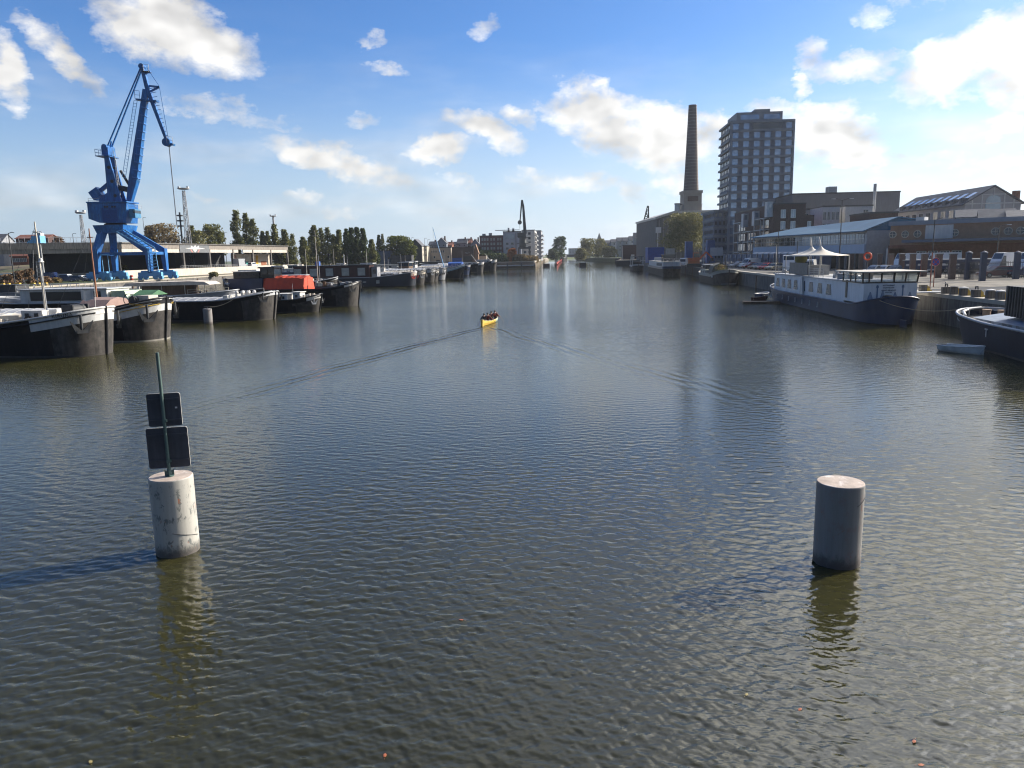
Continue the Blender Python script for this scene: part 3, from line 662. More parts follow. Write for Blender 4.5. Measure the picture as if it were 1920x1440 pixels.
# --- orange brick warehouse with round windows
def orange_building():
    a = V((71.0, 141.5, 0)); b = V((100, 114, 0)); d = b-a; L = d.length; rz = atan2(d.y, d.x)
    t = thing('brick_warehouse', 'orange brick warehouse with round porthole windows and a long dark canopy', 'building', (a.x, a.y, QR), rz)
    H = 8.15; ur = lambda px: _u(px)
    def _u(px):     # distance along the front seen at column px
        d0 = ray(px, 440); k = d0.x/d0.y; return (k*a.y-a.x)/(d.x/L-k*d.y/L)
    w = MB(); w.box(0, L, 0, 26, 4.6, H); w.build('wall', M_bricko, t)
    w = MB(); u0, u1 = _u(1667), _u(1706); w.box(0, u0, 0.01, 25.9, -0.3, 4.59).box(u1, L, 0.01, 25.9, -0.3, 4.59).box(u0, u1, 0.01, 25.9, 4.0, 4.59).box(u0, u1, 6.0, 25.9, -0.3, 4.0); w.build('lower_wall', M_brickr, t)
    c = MB(); c.box(-0.3, L+0.3, -0.35, 0.5, H+0.003, H+0.75).box(0, L, 0.5, 25.8, H+0.003, H+0.3); c.build('roof', mat('zinc_roof', (0.20, 0.25, 0.31), 0.55, 0.15, 0.6), t)
    c = MB(); c.box(_u(1712), L+0.2, -6.5, -0.01, 5.0, 5.45); c.build('canopy', mat('blue_grey_canopy', (0.10, 0.13, 0.18), 0.6, 0.15, 0.6), t)
    c = MB(); c.box(u0-0.28, u0-0.01, -0.12, 0.3, -0.3, 4.1); c.build('door_frame', M_white, t)
    for px in (1674, 1697, 1720, 1790, 1866, 1890, 1913):
        u = _u(px); f = MB(); n = 24
        ring = [(u+0.66*cos(2*pi*k/n), 6.55+0.66*sin(2*pi*k/n)) for k in range(n)]; inn = [(u+0.54*cos(2*pi*k/n), 6.55+0.54*sin(2*pi*k/n)) for k in range(n)]
        f.add([(x, -0.08, z) for x, z in ring]+[(x, -0.08, z) for x, z in inn], [(k, (k+1) % n, n+(k+1) % n, n+k) for k in range(n)], 0)
        f.add([(x, -0.08, z) for x, z in ring]+[(x, 0.02, z) for x, z in ring], [(k, n+k, n+(k+1) % n, (k+1) % n) for k in range(n)], 0)
        f.add([(x, -0.04, z) for x, z in inn], [tuple(range(n))], 1); f.box(u-0.54, u+0.54, -0.075, -0.05, 6.52, 6.58, 0).box(u-0.03, u+0.03, -0.075, -0.05, 6.02, 7.08, 0)
        f.build('round_window', [M_cream, M_glass], t)
    s = MB(); s.box(_u(1735), _u(1787), -0.14, -0.085, 5.6, 8.0); s.build('white_board', M_white, t)
    for i in range(4): u = _u(1730)+i*1.9; put('window', win_mesh(1.6, 1.7, M_white, M_glass, 'grid'), t, (u, 0, 2.6))
    for px in (1670, 1690, 1714, 1728): s = MB(); s.ball((_u(px), 5.0, H+0.35), 1.0, 12, sz=(1, 1, 0.5)); s.build('dome_light', M_cream, t)
    s = MB(); s.box(_u(1706), _u(1722), 3, 5.5, H+0.31, H+1.5); s.build('roof_vent', M_lgrey, t)
orange_building()
# --- buildings behind
t, W, H = building('office_building', 'long dark grey metal clad building behind the white houses', 1483, 1676, 363, 262, 30, mat('grey_cladding', (0.15, 0.155, 0.17), 0.6, 0.12, 0.2, streak=0.12), rz=R(-3))
b = MB(); b.box(W*0.36, W*0.44, 3, 6, H+0.4, H+2.6); b.build('roof_vent', M_galv, t)
t = thing('flue', 'tall thin white flue pipe rising in front of the grey building', 'chimney', (PX_(1637, 240, 15), 240, QR))
zz = PY(1638, 345, 240).z-QR; MB().tube([(0, 0, 0), (0, 0, zz)], 0.42, 12).build('pipe', M_white, t); MB().tube([(0, 0, zz-2.2), (0, 0, zz+0.05)], 0.47, 12).build('flue_cap', M_galv, t)
t, W, H = building('white_house', 'cream flat roofed house with tall windows left of the white studio', 1505, 1540, 393, 238, 12, M_cream); windows(t, 'front', 1.0, 2.0, lin(0, W, 4), [H-2.2, H-5.4])
t, W, H = building('white_house', 'white studio house with dark upright windows behind the blue roof', 1539, 1570, 388, 226, 12, M_white); windows(t, 'front', 0.9, 2.4, lin(0, W, 4), [H-2.6, H-6.0])
t, W, H = building('white_house', 'white blank walled house beside the tall thin flue', 1581, 1630, 387, 231, 14, M_white); windows(t, 'front', 1.4, 2.0, [W-2.0], [H-2.0])
t, W, H = building('annex_building', 'small dark brick annex squeezed between the blue roof and the big gabled hall', 1627, 1678, 400, 200, 14, M_brick); windows(t, 'front', 1.2, 2.2, [W*0.45], [H-2.5], gm=M_glassp)
def gabled_hall():
    Y = 200; x0 = PX_(1807, Y, 14); x1 = PX_(1907, Y, 14); W = (x1-x0)
    t = thing('gabled_hall', 'huge old industrial hall with white framed gable and a row of roof skylights', 'building', (x0, Y, QR), -TH)
    He = PY(1807, 382, Y).z-QR; Hr = PY(1859, 350, Y).z-QR; D = 44
    mw = mat('hall_render', (0.40, 0.37, 0.36), 0.85, 0.12, 0.6); w = MB(); w.box(0, W, 0, D, -0.5, He); w.prism([(0, He), (W, He), (W/2, Hr)], 'y', 0, D); w.build('wall', mw, t)
    s = (Hr-He)/(W/2); r = MB(); r.prism([(-0.8, He-0.8*s+0.03), (W/2, Hr+0.03), (W+0.8, He-0.8*s+0.03), (W+0.8, He-0.8*s+0.4), (W/2, Hr+0.4), (-0.8, He-0.8*s+0.4)], 'y', -0.5, D+0.5); r.build('roof', M_slate, t)
    for i in range(9):
        y0 = 2.5+i*4.5; k = MB(); a0, a1 = 0.18, 0.62
        p = [(W/2*a, He+(Hr-He)*a+0.47) for a in (a0, a1)]
        k.add([(p[0][0], y0, p[0][1]), (p[1][0], y0, p[1][1]), (p[1][0], y0+2.2, p[1][1]), (p[0][0], y0+2.2, p[0][1])]+[(p[0][0], y0, p[0][1]-0.12), (p[1][0], y0, p[1][1]-0.12), (p[1][0], y0+2.2, p[1][1]-0.12), (p[0][0], y0+2.2, p[0][1]-0.12)], [(0, 3, 2, 1), (0, 1, 5, 4), (1, 2, 6, 5), (2, 3, 7, 6), (3, 0, 4, 7)]); k.build('skylight', M_glassp, t)
    for i in range(9): y0 = 1.0+i*4.5; d = MB(); d.box(-0.3, 1.4, y0, y0+1.6, He-0.2, He+1.5); d.build('dormer', M_slate, t)
    me = win_mesh(2.6, 2.2, M_cream, M_glass, 'grid')
    for i in range(10): put('window', me, t, (-0.01, 2.4+i*4.4, He-2.4), -pi/2); put('window', me, t, (-0.01, 2.4+i*4.4, He-6.0), -pi/2)
    f = MB(); yy0, yy1 = -0.14, -0.01
    f.box(0, W, yy0, yy1, He-0.2, He+0.1); f.box(W*0.28, W*0.72, yy0, yy1, He+(Hr-He)*0.5, He+(Hr-He)*0.5+0.25)
    for u in (0.13, 0.3, 0.7, 0.87): f.box(W*u-0.12, W*u+0.12, yy0, yy1, -0.3, He+(Hr-He)*(1-abs(u-0.5)*2)-0.25)
    f.box(W/2-0.1, W/2+0.1, yy0, yy1, He+1.5, Hr-0.4); f.build('gable_frame', M_white, t)
    n = 14; g = MB(); pts = [(W/2+1.9*cos(pi*k/n), He+0.4+1.6*sin(pi*k/n)) for k in range(n+1)]+[(W/2-1.9, He-4), (W/2+1.9, He-4)]
    g.prism(pts, 'y', -0.12, -0.01, 0); g.build('arched_window', M_glassp, t)
    c = MB(); c.box(W-0.1, W+1.3, 3, 4.3, He-1, He+3.2); c.build('chimney', M_brickr, t)
gabled_hall()
for i, (a, b_, y, Y, lab, wm, rs) in enumerate(((1790, 1832, 408, 168, 'low house with a dark slate roof left of the big gable', M_lgrey, 3.0), (1833, 1880, 411, 160, 'low white house with slate roof and box dormer before the big gable', M_white, 3.6), (1886, 1935, 408, 156, 'white rendered house with slate roof at the right edge', M_white, 2.6))):
    t, W, H = building('terraced_house', lab, a, b_, y, Y, 9, wm, 'gable', M_slate, rz=R(-30), rise=rs*0.55); windows(t, 'front', 0.9, 1.1, lin(0.3, W-0.3, 3), [H-1.0])
# --- power station, its tower and the chimney
def plant():
    Y = 380; x0 = PX_(1231, Y, 15); x1 = PX_(1339, Y, 15); W = x1-x0; H0 = PY(1231, 411, Y).z-QR; H1 = PY(1265, 400, Y).z-QR; xk = PX_(1264, Y, 20)-x0
    t = thing('power_station', 'grey brown ribbed industrial plant behind the big tree', 'building', (x0, Y, QR))
    m = mat('plant_cladding', (0.17, 0.155, 0.135), 0.8, 0.15, 0.3, streak=0.2)
    w = MB(); w.prism([(0, -0.5), (W, -0.5), (W, H1), (xk, H1), (0, H0)], 'y', 0, 60); w.build('wall', m, t)
    r = MB(); r.prism([(-0.5, H0+0.02), (xk, H1+0.02), (W+0.4, H1+0.02), (W+0.4, H1+1.2), (xk, H1+1.2), (-0.5, H0+1.0)], 'y', -0.6, 60.5); r.build('roof', M_cream, t)
    p = MB(); n = 13
    for i in range(n):
        x = W*i/n+1; p.box(x, x+0.5, -0.35, -0.01, 0, min(H0+(H1-H0)*x/xk, H1)-0.8)
    p.build('facade_ribs', mat('plant_rib', (0.26, 0.24, 0.21), 0.8, 0.1, 0.5), t)
    sx0 = PX_(1305.5, Y, 20)-x0; sx1 = PX_(1333, Y, 20)-x0; zt = H1-0.1; s = MB(); s.box(sx0, sx1, -0.9, -0.5, zt-4.3, zt); o = s.build('sign_board', mat('sign_pale_blue', (0.36, 0.45, 0.60), 0.5), t)
    l = MB(); cz = zt-2.3; l.prism([(sx0+1.0, cz+0.5), (sx0+2.4, cz-0.1), (sx1-0.6, cz+0.0), (sx1-0.6, cz+0.45), (sx0+2.9, cz+0.4), (sx0+1.2, cz+0.9)], 'y', -0.95, -0.905, 0); l.build('sign_lettering', M_navy, o)
    for i in range(4): g = MB(); x = sx0+0.6+i*1.9; g.box(x, x+1.3, -0.12, -0.01, zt-14, zt-5); g.build('window', M_glass, t)
    tw = thing('chimney_stack', 'tall tapering brick chimney with pale bands on a square stone base', 'chimney', (PX_(1301.3, Y, 40), Y+6, QR))
    zb = PY(1301, 359, Y+6).z-QR; zp = H1; w = MB(); hw = 4.4; w.box(-hw, hw, -hw, hw, zp-8, zb-1.2).box(-hw-0.4, hw+0.4, -hw-0.4, hw+0.4, zb-1.2, zb+0.2); w.build('base', mat('stack_base_stone', (0.34, 0.30, 0.25), 0.85, 0.15, 0.4), tw)
    w = MB(); w.box(-2.6, 2.6, -hw-0.15, -hw-0.01, zb-5.0, zb-2.6); w.build('base_panel', M_brick, tw)
    zt = PY(1305, 197, Y+6).z-QR; prof = []; mis = []; N = 27; r0, r1 = 3.75, 1.95
    for i in range(N):
        a = i/N; b = (i+0.84)/N; c = (i+1)/N; ra = r0+(r1-r0)*a**0.9; rb = r0+(r1-r0)*b**0.9
        prof += [(ra, zb+(zt-zb)*a), (rb, zb+(zt-zb)*b), (rb+0.10, zb+(zt-zb)*b+0.02)]; mis += [0 if i > 1 else 0, 1, 1]
    prof.append((r1, zt)); prof.append((r1-0.5, zt)); mis += [2]
    w = MB(); w.lathe(prof, n=32, mis=mis+[0]*4, smooth=True); w.build('shaft', [mat('chimney_brick', (0.14, 0.11, 0.105), 0.85, 0.2, 0.3), mat('chimney_band', (0.22, 0.19, 0.18), 0.8), M_dark], tw)
    w = MB()
    for k in range(3): w.tube([(r0*cos(k*2.1), r0*sin(k*2.1), zb), (r1*cos(k*2.1), r1*sin(k*2.1), zt+0.8)], 0.07, 5)
    w = MB(); w.tube([(r0*0.6, -r0*0.85, zb), (r1*0.6, -r1*0.85, zt)], 0.12, 5); w.build('ladder', M_dark, tw)
    x = PX_(1274, Y, 25); tk = thing('roof_tank', 'small white cylindrical tank on the plant roof left of the chimney', 'tank', (x, Y+5, QR+H1+1.2))
    MB().tube([(0, 0, -3), (0, 0, 3.4)], 1.4, 16).build('tank_body', M_white, tk); MB().tube([(0, 0, 3.4), (0, 0, 3.9)], 1.55, 16).build('tank_lid', M_dark, tk); MB().bar((1.2, 0, 3.3), (5.0, 0, 3.3), 0.25).build('pipe', M_dark, tk)
    pp = thing('pipe_frame', 'square steel pipe frame standing on the plant roof beside the tower', 'pipe', (PX_(1317, Y, 25), Y+2, QR+H1+1.2)); w = MB(); z = PY(1320, 382, Y).z-QR-H1-1.2
    w.tube([(0, 0, 0), (0, 0, z), (0.5, 0, z)], 0.18, 6); w.build('pipe', M_lgrey, pp)
plant()

# ------------------------------------------------------------------ trees
def leaf_mat(name, c, c2):
    m = bpy.data.materials.new(name); m.use_nodes = True; t = NT(m.node_tree); b = t.n['Principled BSDF']
    g = t.node('ShaderNodeNewGeometry'); n = t.noise(g.outputs['Position'], 0.55, 3.0, 0.6)
    r = t.math('ADD', t.math('MULTIPLY', g.outputs['Random Per Island'], 0.45), t.math('MULTIPLY', t.ramp(n, 0.35, 0.65), 0.55))
    t.l.new(t.mix(r, (*c, 1), (*c2, 1)), b.inputs['Base Color']); b.inputs['Roughness'].default_value = 0.65; b.inputs['Specular IOR Level'].default_value = 0.25
    tr = t.node('ShaderNodeBsdfTranslucent'); t.l.new(t.mix(r, (*c, 1), (*c2, 1)), tr.inputs[0]); mx = t.node('ShaderNodeMixShader'); mx.inputs[0].default_value = 0.25
    t.l.new(b.outputs[0], mx.inputs[1]); t.l.new(tr.outputs[0], mx.inputs[2]); t.l.new(mx.outputs[0], t.n['Material Output'].inputs[0]); return m
L_pop = leaf_mat('poplar_leaves', (0.075, 0.095, 0.028), (0.24, 0.23, 0.07))
L_dk = leaf_mat('dark_leaves', (0.030, 0.052, 0.018), (0.10, 0.13, 0.04))
L_lime = leaf_mat('lime_leaves', (0.06, 0.085, 0.012), (0.16, 0.17, 0.025))
L_wil = leaf_mat('willow_leaves', (0.10, 0.11, 0.035), (0.27, 0.245, 0.09))
L_aut = leaf_mat('autumn_leaves', (0.16, 0.115, 0.05), (0.31, 0.23, 0.10))
L_org = leaf_mat('orange_leaves', (0.50, 0.14, 0.02), (0.65, 0.25, 0.04))
L_brn = leaf_mat('brown_scrub', (0.13, 0.08, 0.045), (0.25, 0.16, 0.09))
M_bark = mat('bark', (0.09, 0.07, 0.05), 0.95, 0.3, 4)
def crown_mesh(H, Wd, shape, n, leaf, rnd, lm, z0=0.12):
    """leaf clumps filling an uneven crown; shape(h) = half width fraction at height fraction h"""
    mb = MB(); nb = max(6, int(n/34)); cl = []
    for _ in range(nb):
        h = rnd.uniform(0.02, 1.0); a = rnd.uniform(0, 2*pi); r = shape(h)*Wd/2*sqrt(rnd.uniform(0.12, 1.0))*rnd.uniform(0.68, 1.14)
        cl.append((r*cos(a), r*sin(a), H*(z0+(1-z0)*h), Wd*rnd.uniform(0.13, 0.24)))
    per = n//nb
    for (cx, cy, cz, cr) in cl:
        for _ in range(per):
            u = V((rnd.gauss(0, 1), rnd.gauss(0, 1), rnd.gauss(0, 1))).normalized()*cr*rnd.uniform(0.35, 1.0)**0.5
            p = V((cx, cy, cz))+V((u.x, u.y, u.z*(1.3 if H > 2*Wd else 0.8)))
            if p.z > H*1.01: continue
            a = V((rnd.gauss(0, 1), rnd.gauss(0, 1), rnd.gauss(0, 1)+0.2)).normalized(); b = a.orthogonal().normalized(); c = a.cross(b); s = leaf*rnd.uniform(0.5, 1.3)
            mb.add([p-b*s, p+c*s*0.6, p+b*s, p-c*s*0.6], [(0, 1, 2, 3)])
    return mb, cl
def tree_parts(H, Wd, shape, n, leaf, seed, lm, z0=0.12, trunk_r=None):
    rnd = random.Random(seed); mb, cl = crown_mesh(H, Wd, shape, n, leaf, rnd, lm, z0); r = trunk_r or H*0.016
    tk = MB(); tk.tube([(0, 0, -0.3), (rnd.uniform(-.1, .1)*r, 0, H*0.3), (0, rnd.uniform(-1, 1)*r, H*0.6), (0, 0, H*0.9)], [r*1.3, r, r*0.6, r*0.15], 7)
    for k in range(9):
        c = rnd.choice(cl); zb = min(c[2]*0.75, H*0.6); tk.tube([(0, 0, zb), (c[0]*0.6, c[1]*0.6, zb+(c[2]-zb)*0.6), (c[0], c[1], c[2])], [r*0.45, r*0.25, r*0.08], 5, caps=False)
    return mb.mesh('crown', lm), tk.mesh('trunk', M_bark)
S_pop = lambda h: max(0.12, (1-(abs(h-0.38)/0.64)**1.9))*(0.9 if h > .38 else 1)
S_round = lambda h: sqrt(max(0.03, 1-(2*h-1)**2))**0.8
S_bush = lambda h: sqrt(max(0.04, 1-h*h))
S_willow = lambda h: sqrt(max(0.05, 1-(1.5*h-0.55)**2))*(0.86+0.16*sin(9*h))
_tp = {}
def tree(kind, label, px, pybase_z, Y, pytop, wpx, spec, group=None, name='tree'):
    x = PX_(px, Y, pybase_z+3); H = PY(px, pytop, Y).z-pybase_z; Wd = wpx*Y/FPX
    shape, n, leafk, seed, lm = spec; key = (seed, lm.name, round(H/Wd, 0), shape.__name__ if hasattr(shape, '__name__') else 0, kind)
    if key not in _tp: _tp[key] = (H, Wd, tree_parts(H, Wd, shape, n, leafk*Y/FPX, seed, lm, 0.30 if kind == 'tall' else (0.02 if kind == 'bush' else 0.10)))
    H0, W0, (cm, tm) = _tp[key]
    t = thing(name, label, 'bush' if kind == 'bush' else 'tree', (x, Y, pybase_z), random.uniform(0, 6.28), group); t.scale = (Wd/W0, Wd/W0, H/H0)
    put('crown', cm, t, (0, 0, 0)); put('trunk', tm, t, (0, 0, 0)); return t
tree('tall', 'big shaggy green willow in front of the power station', 1286, QR, 330, 400, 84, (S_willow, 11000, 1.8, 11, L_wil))
for px, Y, pt, w, lab, lf, sh in ((1050, 700, 444, 26, 'dark ragged tree on the far left bank beside the canal', L_dk, S_round), (1037, 640, 467, 22, 'low dark trees behind the far left quay', L_dk, S_bush),
        (1101, 640, 447, 34, 'broad olive tree at the left tip of the far island', L_wil, S_willow), (1122, 660, 448, 34, 'tall olive tree in the middle of the far island', L_wil, S_round), (1143, 640, 462, 30, 'low olive bush at the right end of the island', L_wil, S_bush), (1090, 600, 466, 22, 'small bush at the water edge of the island', L_wil, S_bush),
        (1222, 470, 452, 30, 'dark tree right of the blue lattice crane', L_dk, S_round), (1160, 700, 465, 30, 'dark shrubbery left of the little brown shed', L_dk, S_bush)):
    tree('round' if sh is not S_bush else 'bush', lab, px, 2.7, Y, pt, w, (sh, 2600, 1.6, int(px), lf))

# ------------------------------------------------------------------ far end of the canal
def house_row(lab0, items, depth=10, group=None):
    for (a, b, yt, Y, wm, rm, kind, rise, lab) in items:
        t, W, H = building('terraced_house', lab, a, b, yt, Y, depth, wm, kind, rm, rise=rise, rz=R(-4), group=group, z0=2.6)
        n = max(1, int(W/3.2)); rows = [z for z in (H-1.6, H-4.6, H-7.6) if z > 1]
        windows(t, 'front', 1.1, 1.5, lin(0.4, W-0.4, n), rows, kind='plain')
M_bg = mat('far_grey_wall', (0.24, 0.27, 0.32), 0.8, 0.15, 0.2); M_bw = mat('far_white_wall', (0.50, 0.50, 0.50), 0.8, 0.1, 0.2)
house_row('', [(1135, 1146, 456, 690, M_bg, M_slate, 'gable', 2.5, 'grey house at the left end of the far row'), (1146, 1157, 454, 680, M_bw, M_slate, 'gable', 2.5, 'white fronted house second in the far row'), (1157, 1168, 452, 665, M_bg, M_slate, 'gable', 3, 'blue grey house in the middle of the far row'),
    (1168, 1180, 452, 640, M_bg, M_slate, 'gable', 3, 'tall grey house above the brown shed'), (1180, 1190, 450, 620, M_bw, M_slate, 'gable', 3, 'pale narrow house left of the lattice crane'), (1189, 1203, 446, 600, M_bg, M_slate, 'gable', 4, 'large slate roofed house just behind the lattice crane'),
    (1066, 1088, 466, 1000, M_bw, M_slate, 'flat', 1, 'long pale building beyond the far bridge')])
t, W, H = building('brown_shed', 'plain brown brick shed with a white corner post left of the lattice crane', 1168, 1193, 460.5, 470, 12, M_brick)
b = MB(); b.box(-0.3, -0.01, -0.3, 0, 0, H).box(W*0.6, W*0.85, -0.08, -0.01, 0, 3); b.build('corner_post', M_white, t)
t = thing('bridge', 'low dark road bridge closing the view at the end of the canal', 'bridge', (PX_(1040, 900, 5), 900, 0)); MB().box(0, 46, 0, 10, 3.2, 5.2).build('deck', M_dark, t); MB().box(0, 46, -0.2, 0, 5.2, 6.3).build('parapet', M_grey, t)
for x in (2, 44): MB().box(x-1.5, x+1.5, 0.5, 9.5, -1, 3.2).build('pier', M_dark, t)
def church():
    Y = 1250; x = PX_(1123.5, Y, 20); t = thing('church', 'distant grey church with a thin pointed spire', 'church', (x, Y, 2.6)); zt = PY(1124, 436, Y).z-2.6; zm = PY(1124, 452, Y).z-2.6
    m = mat('far_church_stone', (0.22, 0.24, 0.27), 0.9); MB().box(-4, 4, -4, 4, 0, zm).build('tower', m, t)
    s = MB(); s.add([(-4.3, -4.3, zm), (4.3, -4.3, zm), (4.3, 4.3, zm), (-4.3, 4.3, zm), (0, 0, zt)], [(0, 1, 4), (1, 2, 4), (2, 3, 4), (3, 0, 4)]); s.build('spire', M_slate, t)
    s = MB(); s.box(4, 24, -5, 5, 0, zm*0.62); s.prism([(-5.5, zm*0.62), (5.5, zm*0.62), (0, zm*0.95)], 'x', 4, 24); s.build('nave', m, t)
church()
def lattice(mb, p0, p1, w0, w1, n, r=0.12, dy0=None, dy1=None):
    """four-chord lattice girder from p0 to p1"""
    p0, p1 = V(p0), V(p1); d = (p1-p0).normalized(); a = d.cross(V((0, 1, 0))).normalized(); b = V((0, 1, 0))
    def c(k, i, j): f = k/n; w = w0+(w1-w0)*f; v = (dy0 or w0)+((dy1 or w1)-(dy0 or w0))*f; return p0.lerp(p1, f)+a*(i*w/2)+b*(j*v/2)
    for i in (-1, 1):
        for j in (-1, 1): mb.bar(c(0, i, j), c(n, i, j), r*1.5)
    for k in range(n):
        s = 1 if k % 2 else -1
        for j in (-1, 1): mb.bar(c(k, s, j), c(k+1, -s, j), r); mb.bar(c(k, -1, j), c(k, 1, j), r)
        for i in (-1, 1): mb.bar(c(k, i, s), c(k+1, i, -s), r)
def lattice_crane():
    Y = 440; x = PX_(1208.5, Y, 10); g = lambda px, py: PY(px, py, Y)-V((x, Y, 2.7)); t = thing('harbour_crane', 'old harbour crane with blue cabin and lattice jib on the far right bank', 'crane', (x, Y, 2.7))
    c = MB(); a = g(1201.5, 456); b = g(1215.5, 444); c.box(a.x, b.x, -2.2, 2.2, a.z, b.z); c.build('cabin', M_bluel, t)
    r = MB(); r.box(a.x-0.3, b.x+0.3, -2.4, 2.4, b.z, b.z+0.5); r.build('cabin_roof', M_dark, t)
    j = MB(); p = g(1208, 443); q = g(1209.5, 433); lattice(j, p, q, 4.2, 4.2, 2, 0.28); lattice(j, q, g(1215, 386), 4.0, 0.6, 7, 0.26); j.build('jib', M_dark, t)
    l = MB()
    for i in (-1, 1):
        for k in (-1, 1): l.bar((i*1.5, k*2, a.z), (i*3.6, k*3, 0), 0.6)
    l.bar((-2.6, -2.6, a.z/2), (2.6, -2.6, a.z/2), 0.4); l.build('portal', M_dark, t)
lattice_crane()
t = thing('advert_sign', 'white sign board on a tall pole at the left corner of the plant', 'sign', (PX_(1233, 372, 10), 372, QR)); a = PY(1231, 437, 372).z-QR; b = PY(1236, 426, 372).z-QR
MB().box(-0.2, 0.2, -0.2, 0.2, 0, a).build('pole', M_white, t); MB().box(-1.0, 1.6, -0.25, 0.25, a, b).build('board', M_white, t)
# marker boxes and booms on the water
for px0, px1, py, ph, lab in ((1086, 1098, 500.0, 7.5, 'black box shaped marker float standing alone in mid channel'), (1018.5, 1030.5, 501.0, 6.5, 'dark brown box float beside the pale quay corner')):
    p = P((px0+px1)/2, py, 0); w = (px1-px0)*p.y/FPX; h = ph*p.y/FPX; t = thing('marker_float', lab, 'float', p); MB().box(-w/2, w/2, -1.2, 1.2, -0.5, h-0.25).build('body', M_black if px0 > 1050 else M_brick, t); MB().box(-w/2-0.1, w/2+0.1, -1.3, 1.3, h-0.25, h).build('top_plate', M_dark, t)
def boom():
    a = P(1043, 498, 0); b = P(1058, 485, 0); d = b-a; n = 14; t = thing('floating_boom', 'red plank boom on posts leading along the far left channel edge', 'boom', a)
    for i in range(n):
        p = d*(i/(n-1)); MB().box(p.x-0.35, p.x+0.35, p.y-0.35, p.y+0.35, -1, 1.9).build('post', M_brick, t)
        if i < n-1: q = d*((i+1)/(n-1)); MB().bar((p.x, p.y, 1.1), (q.x, q.y, 1.1), 0.25, 1.3).build('plank', M_redp, t)
boom()
# ------------------------------------------------------------------ vessels
def hull_parts(t, L, B, zb, zm, zs, mats, bl=4.5, sl=4.0, bulw=0.5, band=None, rake=0.5, bexp=2.6, boot=True, sheer=0.28, deckm=None, railm=None, sharp=False):
    """local x towards the bow. mats: [main, band, boot]. band = (x from the bow, depth)"""
    N = 44
    def zt(x):
        f = (x+L/2)/L; a = max(0, (f-(1-sheer))/sheer)**1.7; b = max(0, (0.16-f)/0.16)**1.7; return zm+(zb-zm)*a+(zs-zm)*b
    def hw(x, low=0.0):
        u = max(0.0, (x-(L/2-bl))/bl); v = max(0.0, ((-L/2+sl)-x)/sl)
        w = B/2
        if u > 0: w *= max(0.0, 1-min(1, u)**bexp)**(0.5 if not sharp else 0.95)
        if v > 0: w *= max(0.0, 1-min(1, v)**2.6)**0.5
        return w*(1-low*(0.10+0.28*u+0.18*v))
    xs = [-L/2+L*(0.5-0.5*cos(pi*i/N)) for i in range(N+1)]
    nl = 8; mb = MB(); cols = []
    for x in xs:
        z1 = zt(x); bd = band[1] if band else 0.4
        zz = [-0.6, 0.0, 0.14]+[0.14+(z1-bd-0.14)*k/3 for k in (1, 2, 3)]+[z1-bd*0.5, z1]
        cols.append((x, zz))
    for side in (1, -1):
        vs = []
        for x, zz in cols:
            z1 = zz[-1]; u = max(0, (x-(L/2-bl))/bl)
            for z in zz:
                low = 1-max(0, min(1, z/z1)); vs.append((x-rake*low*u**2, side*hw(x, low), z))
        for i in range(N):
            for k in range(nl-1):
                q = (i*nl+k, (i+1)*nl+k, (i+1)*nl+k+1, i*nl+k+1); q = q if side < 0 else q[::-1]
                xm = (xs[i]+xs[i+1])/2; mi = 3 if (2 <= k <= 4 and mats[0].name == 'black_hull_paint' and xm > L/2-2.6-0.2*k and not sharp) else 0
                if boot and k == 1: mi = 2
                if band and k >= 5 and xm > L/2-band[0]: mi = 1
                mb.add([vs[j] for j in q], [(0, 1, 2, 3)], mi, False)
    # weld via dict
    d = {}; v2 = []; f2 = []
    for f in mb.f:
        g = []
        for i in f:
            k = tuple(round(c, 4) for c in mb.v[i])
            if k not in d: d[k] = len(v2); v2.append(mb.v[i])
            g.append(d[k])
        f2.append(tuple(g))
    keep = [(f, m) for f, m in zip(f2, mb.m) if len(set(f)) >= 3]
    mb.v = v2; mb.f = [tuple(dict.fromkeys(f)) for f, m in keep]; mb.m = [m for f, m in keep]; mb.sm = [True]*len(keep)
    mb.build('hull', list(mats)+[mat('sunlit_bow_paint', (0.075, 0.068, 0.062), 0.65, 0.4, 1.8, streak=0.3, c2=(0.045, 0.042, 0.04), spec=0.3)], t)  # last material: lighter bow zone, sunlight put into the black hull's colour
    # bulwark cap, inner bulwark and deck
    dk = MB(); ys = [(x, hw(x), zt(x)) for x in xs]; ins = 0.09
    for i in range(N):
        (xa, wa, za), (xb, wb, zb_) = ys[i], ys[i+1]; wa2, wb2 = max(0, wa-ins), max(0, wb-ins); da, db = za-bulw, zb_-bulw
        dk.add([(xa, -wa2, da), (xb, -wb2, db), (xb, wb2, db), (xa, wa2, da)], [(0, 1, 2, 3)], 0)
        for s in (1, -1): dk.add([(xa, s*wa2, za), (xb, s*wb2, zb_), (xb, s*wb2, db), (xa, s*wa2, da)], [(0, 1, 2, 3) if s > 0 else (3, 2, 1, 0)], 1)
    dk.build('deck', [deckm or M_dark, railm or M_dark], t)
    r = MB(); pts = [(x, -w, z+0.02) for x, w, z in ys]+[(x, w, z+0.02) for x, w, z in ys[::-1]]
    r.tube(pts+[pts[0]], 0.085, 6); r.build('gunwale', railm or M_dark, t)
    st = MB(); st.tube([(L/2-rake-0.02, 0, -0.4), (L/2-rake*0.6+0.01, 0, zb*0.3), (L/2-rake*0.15, 0, zb*0.7), (L/2+0.03, 0, zb+0.12)], 0.10, 8); st.build('stem', M_black, t)
    return zt, hw
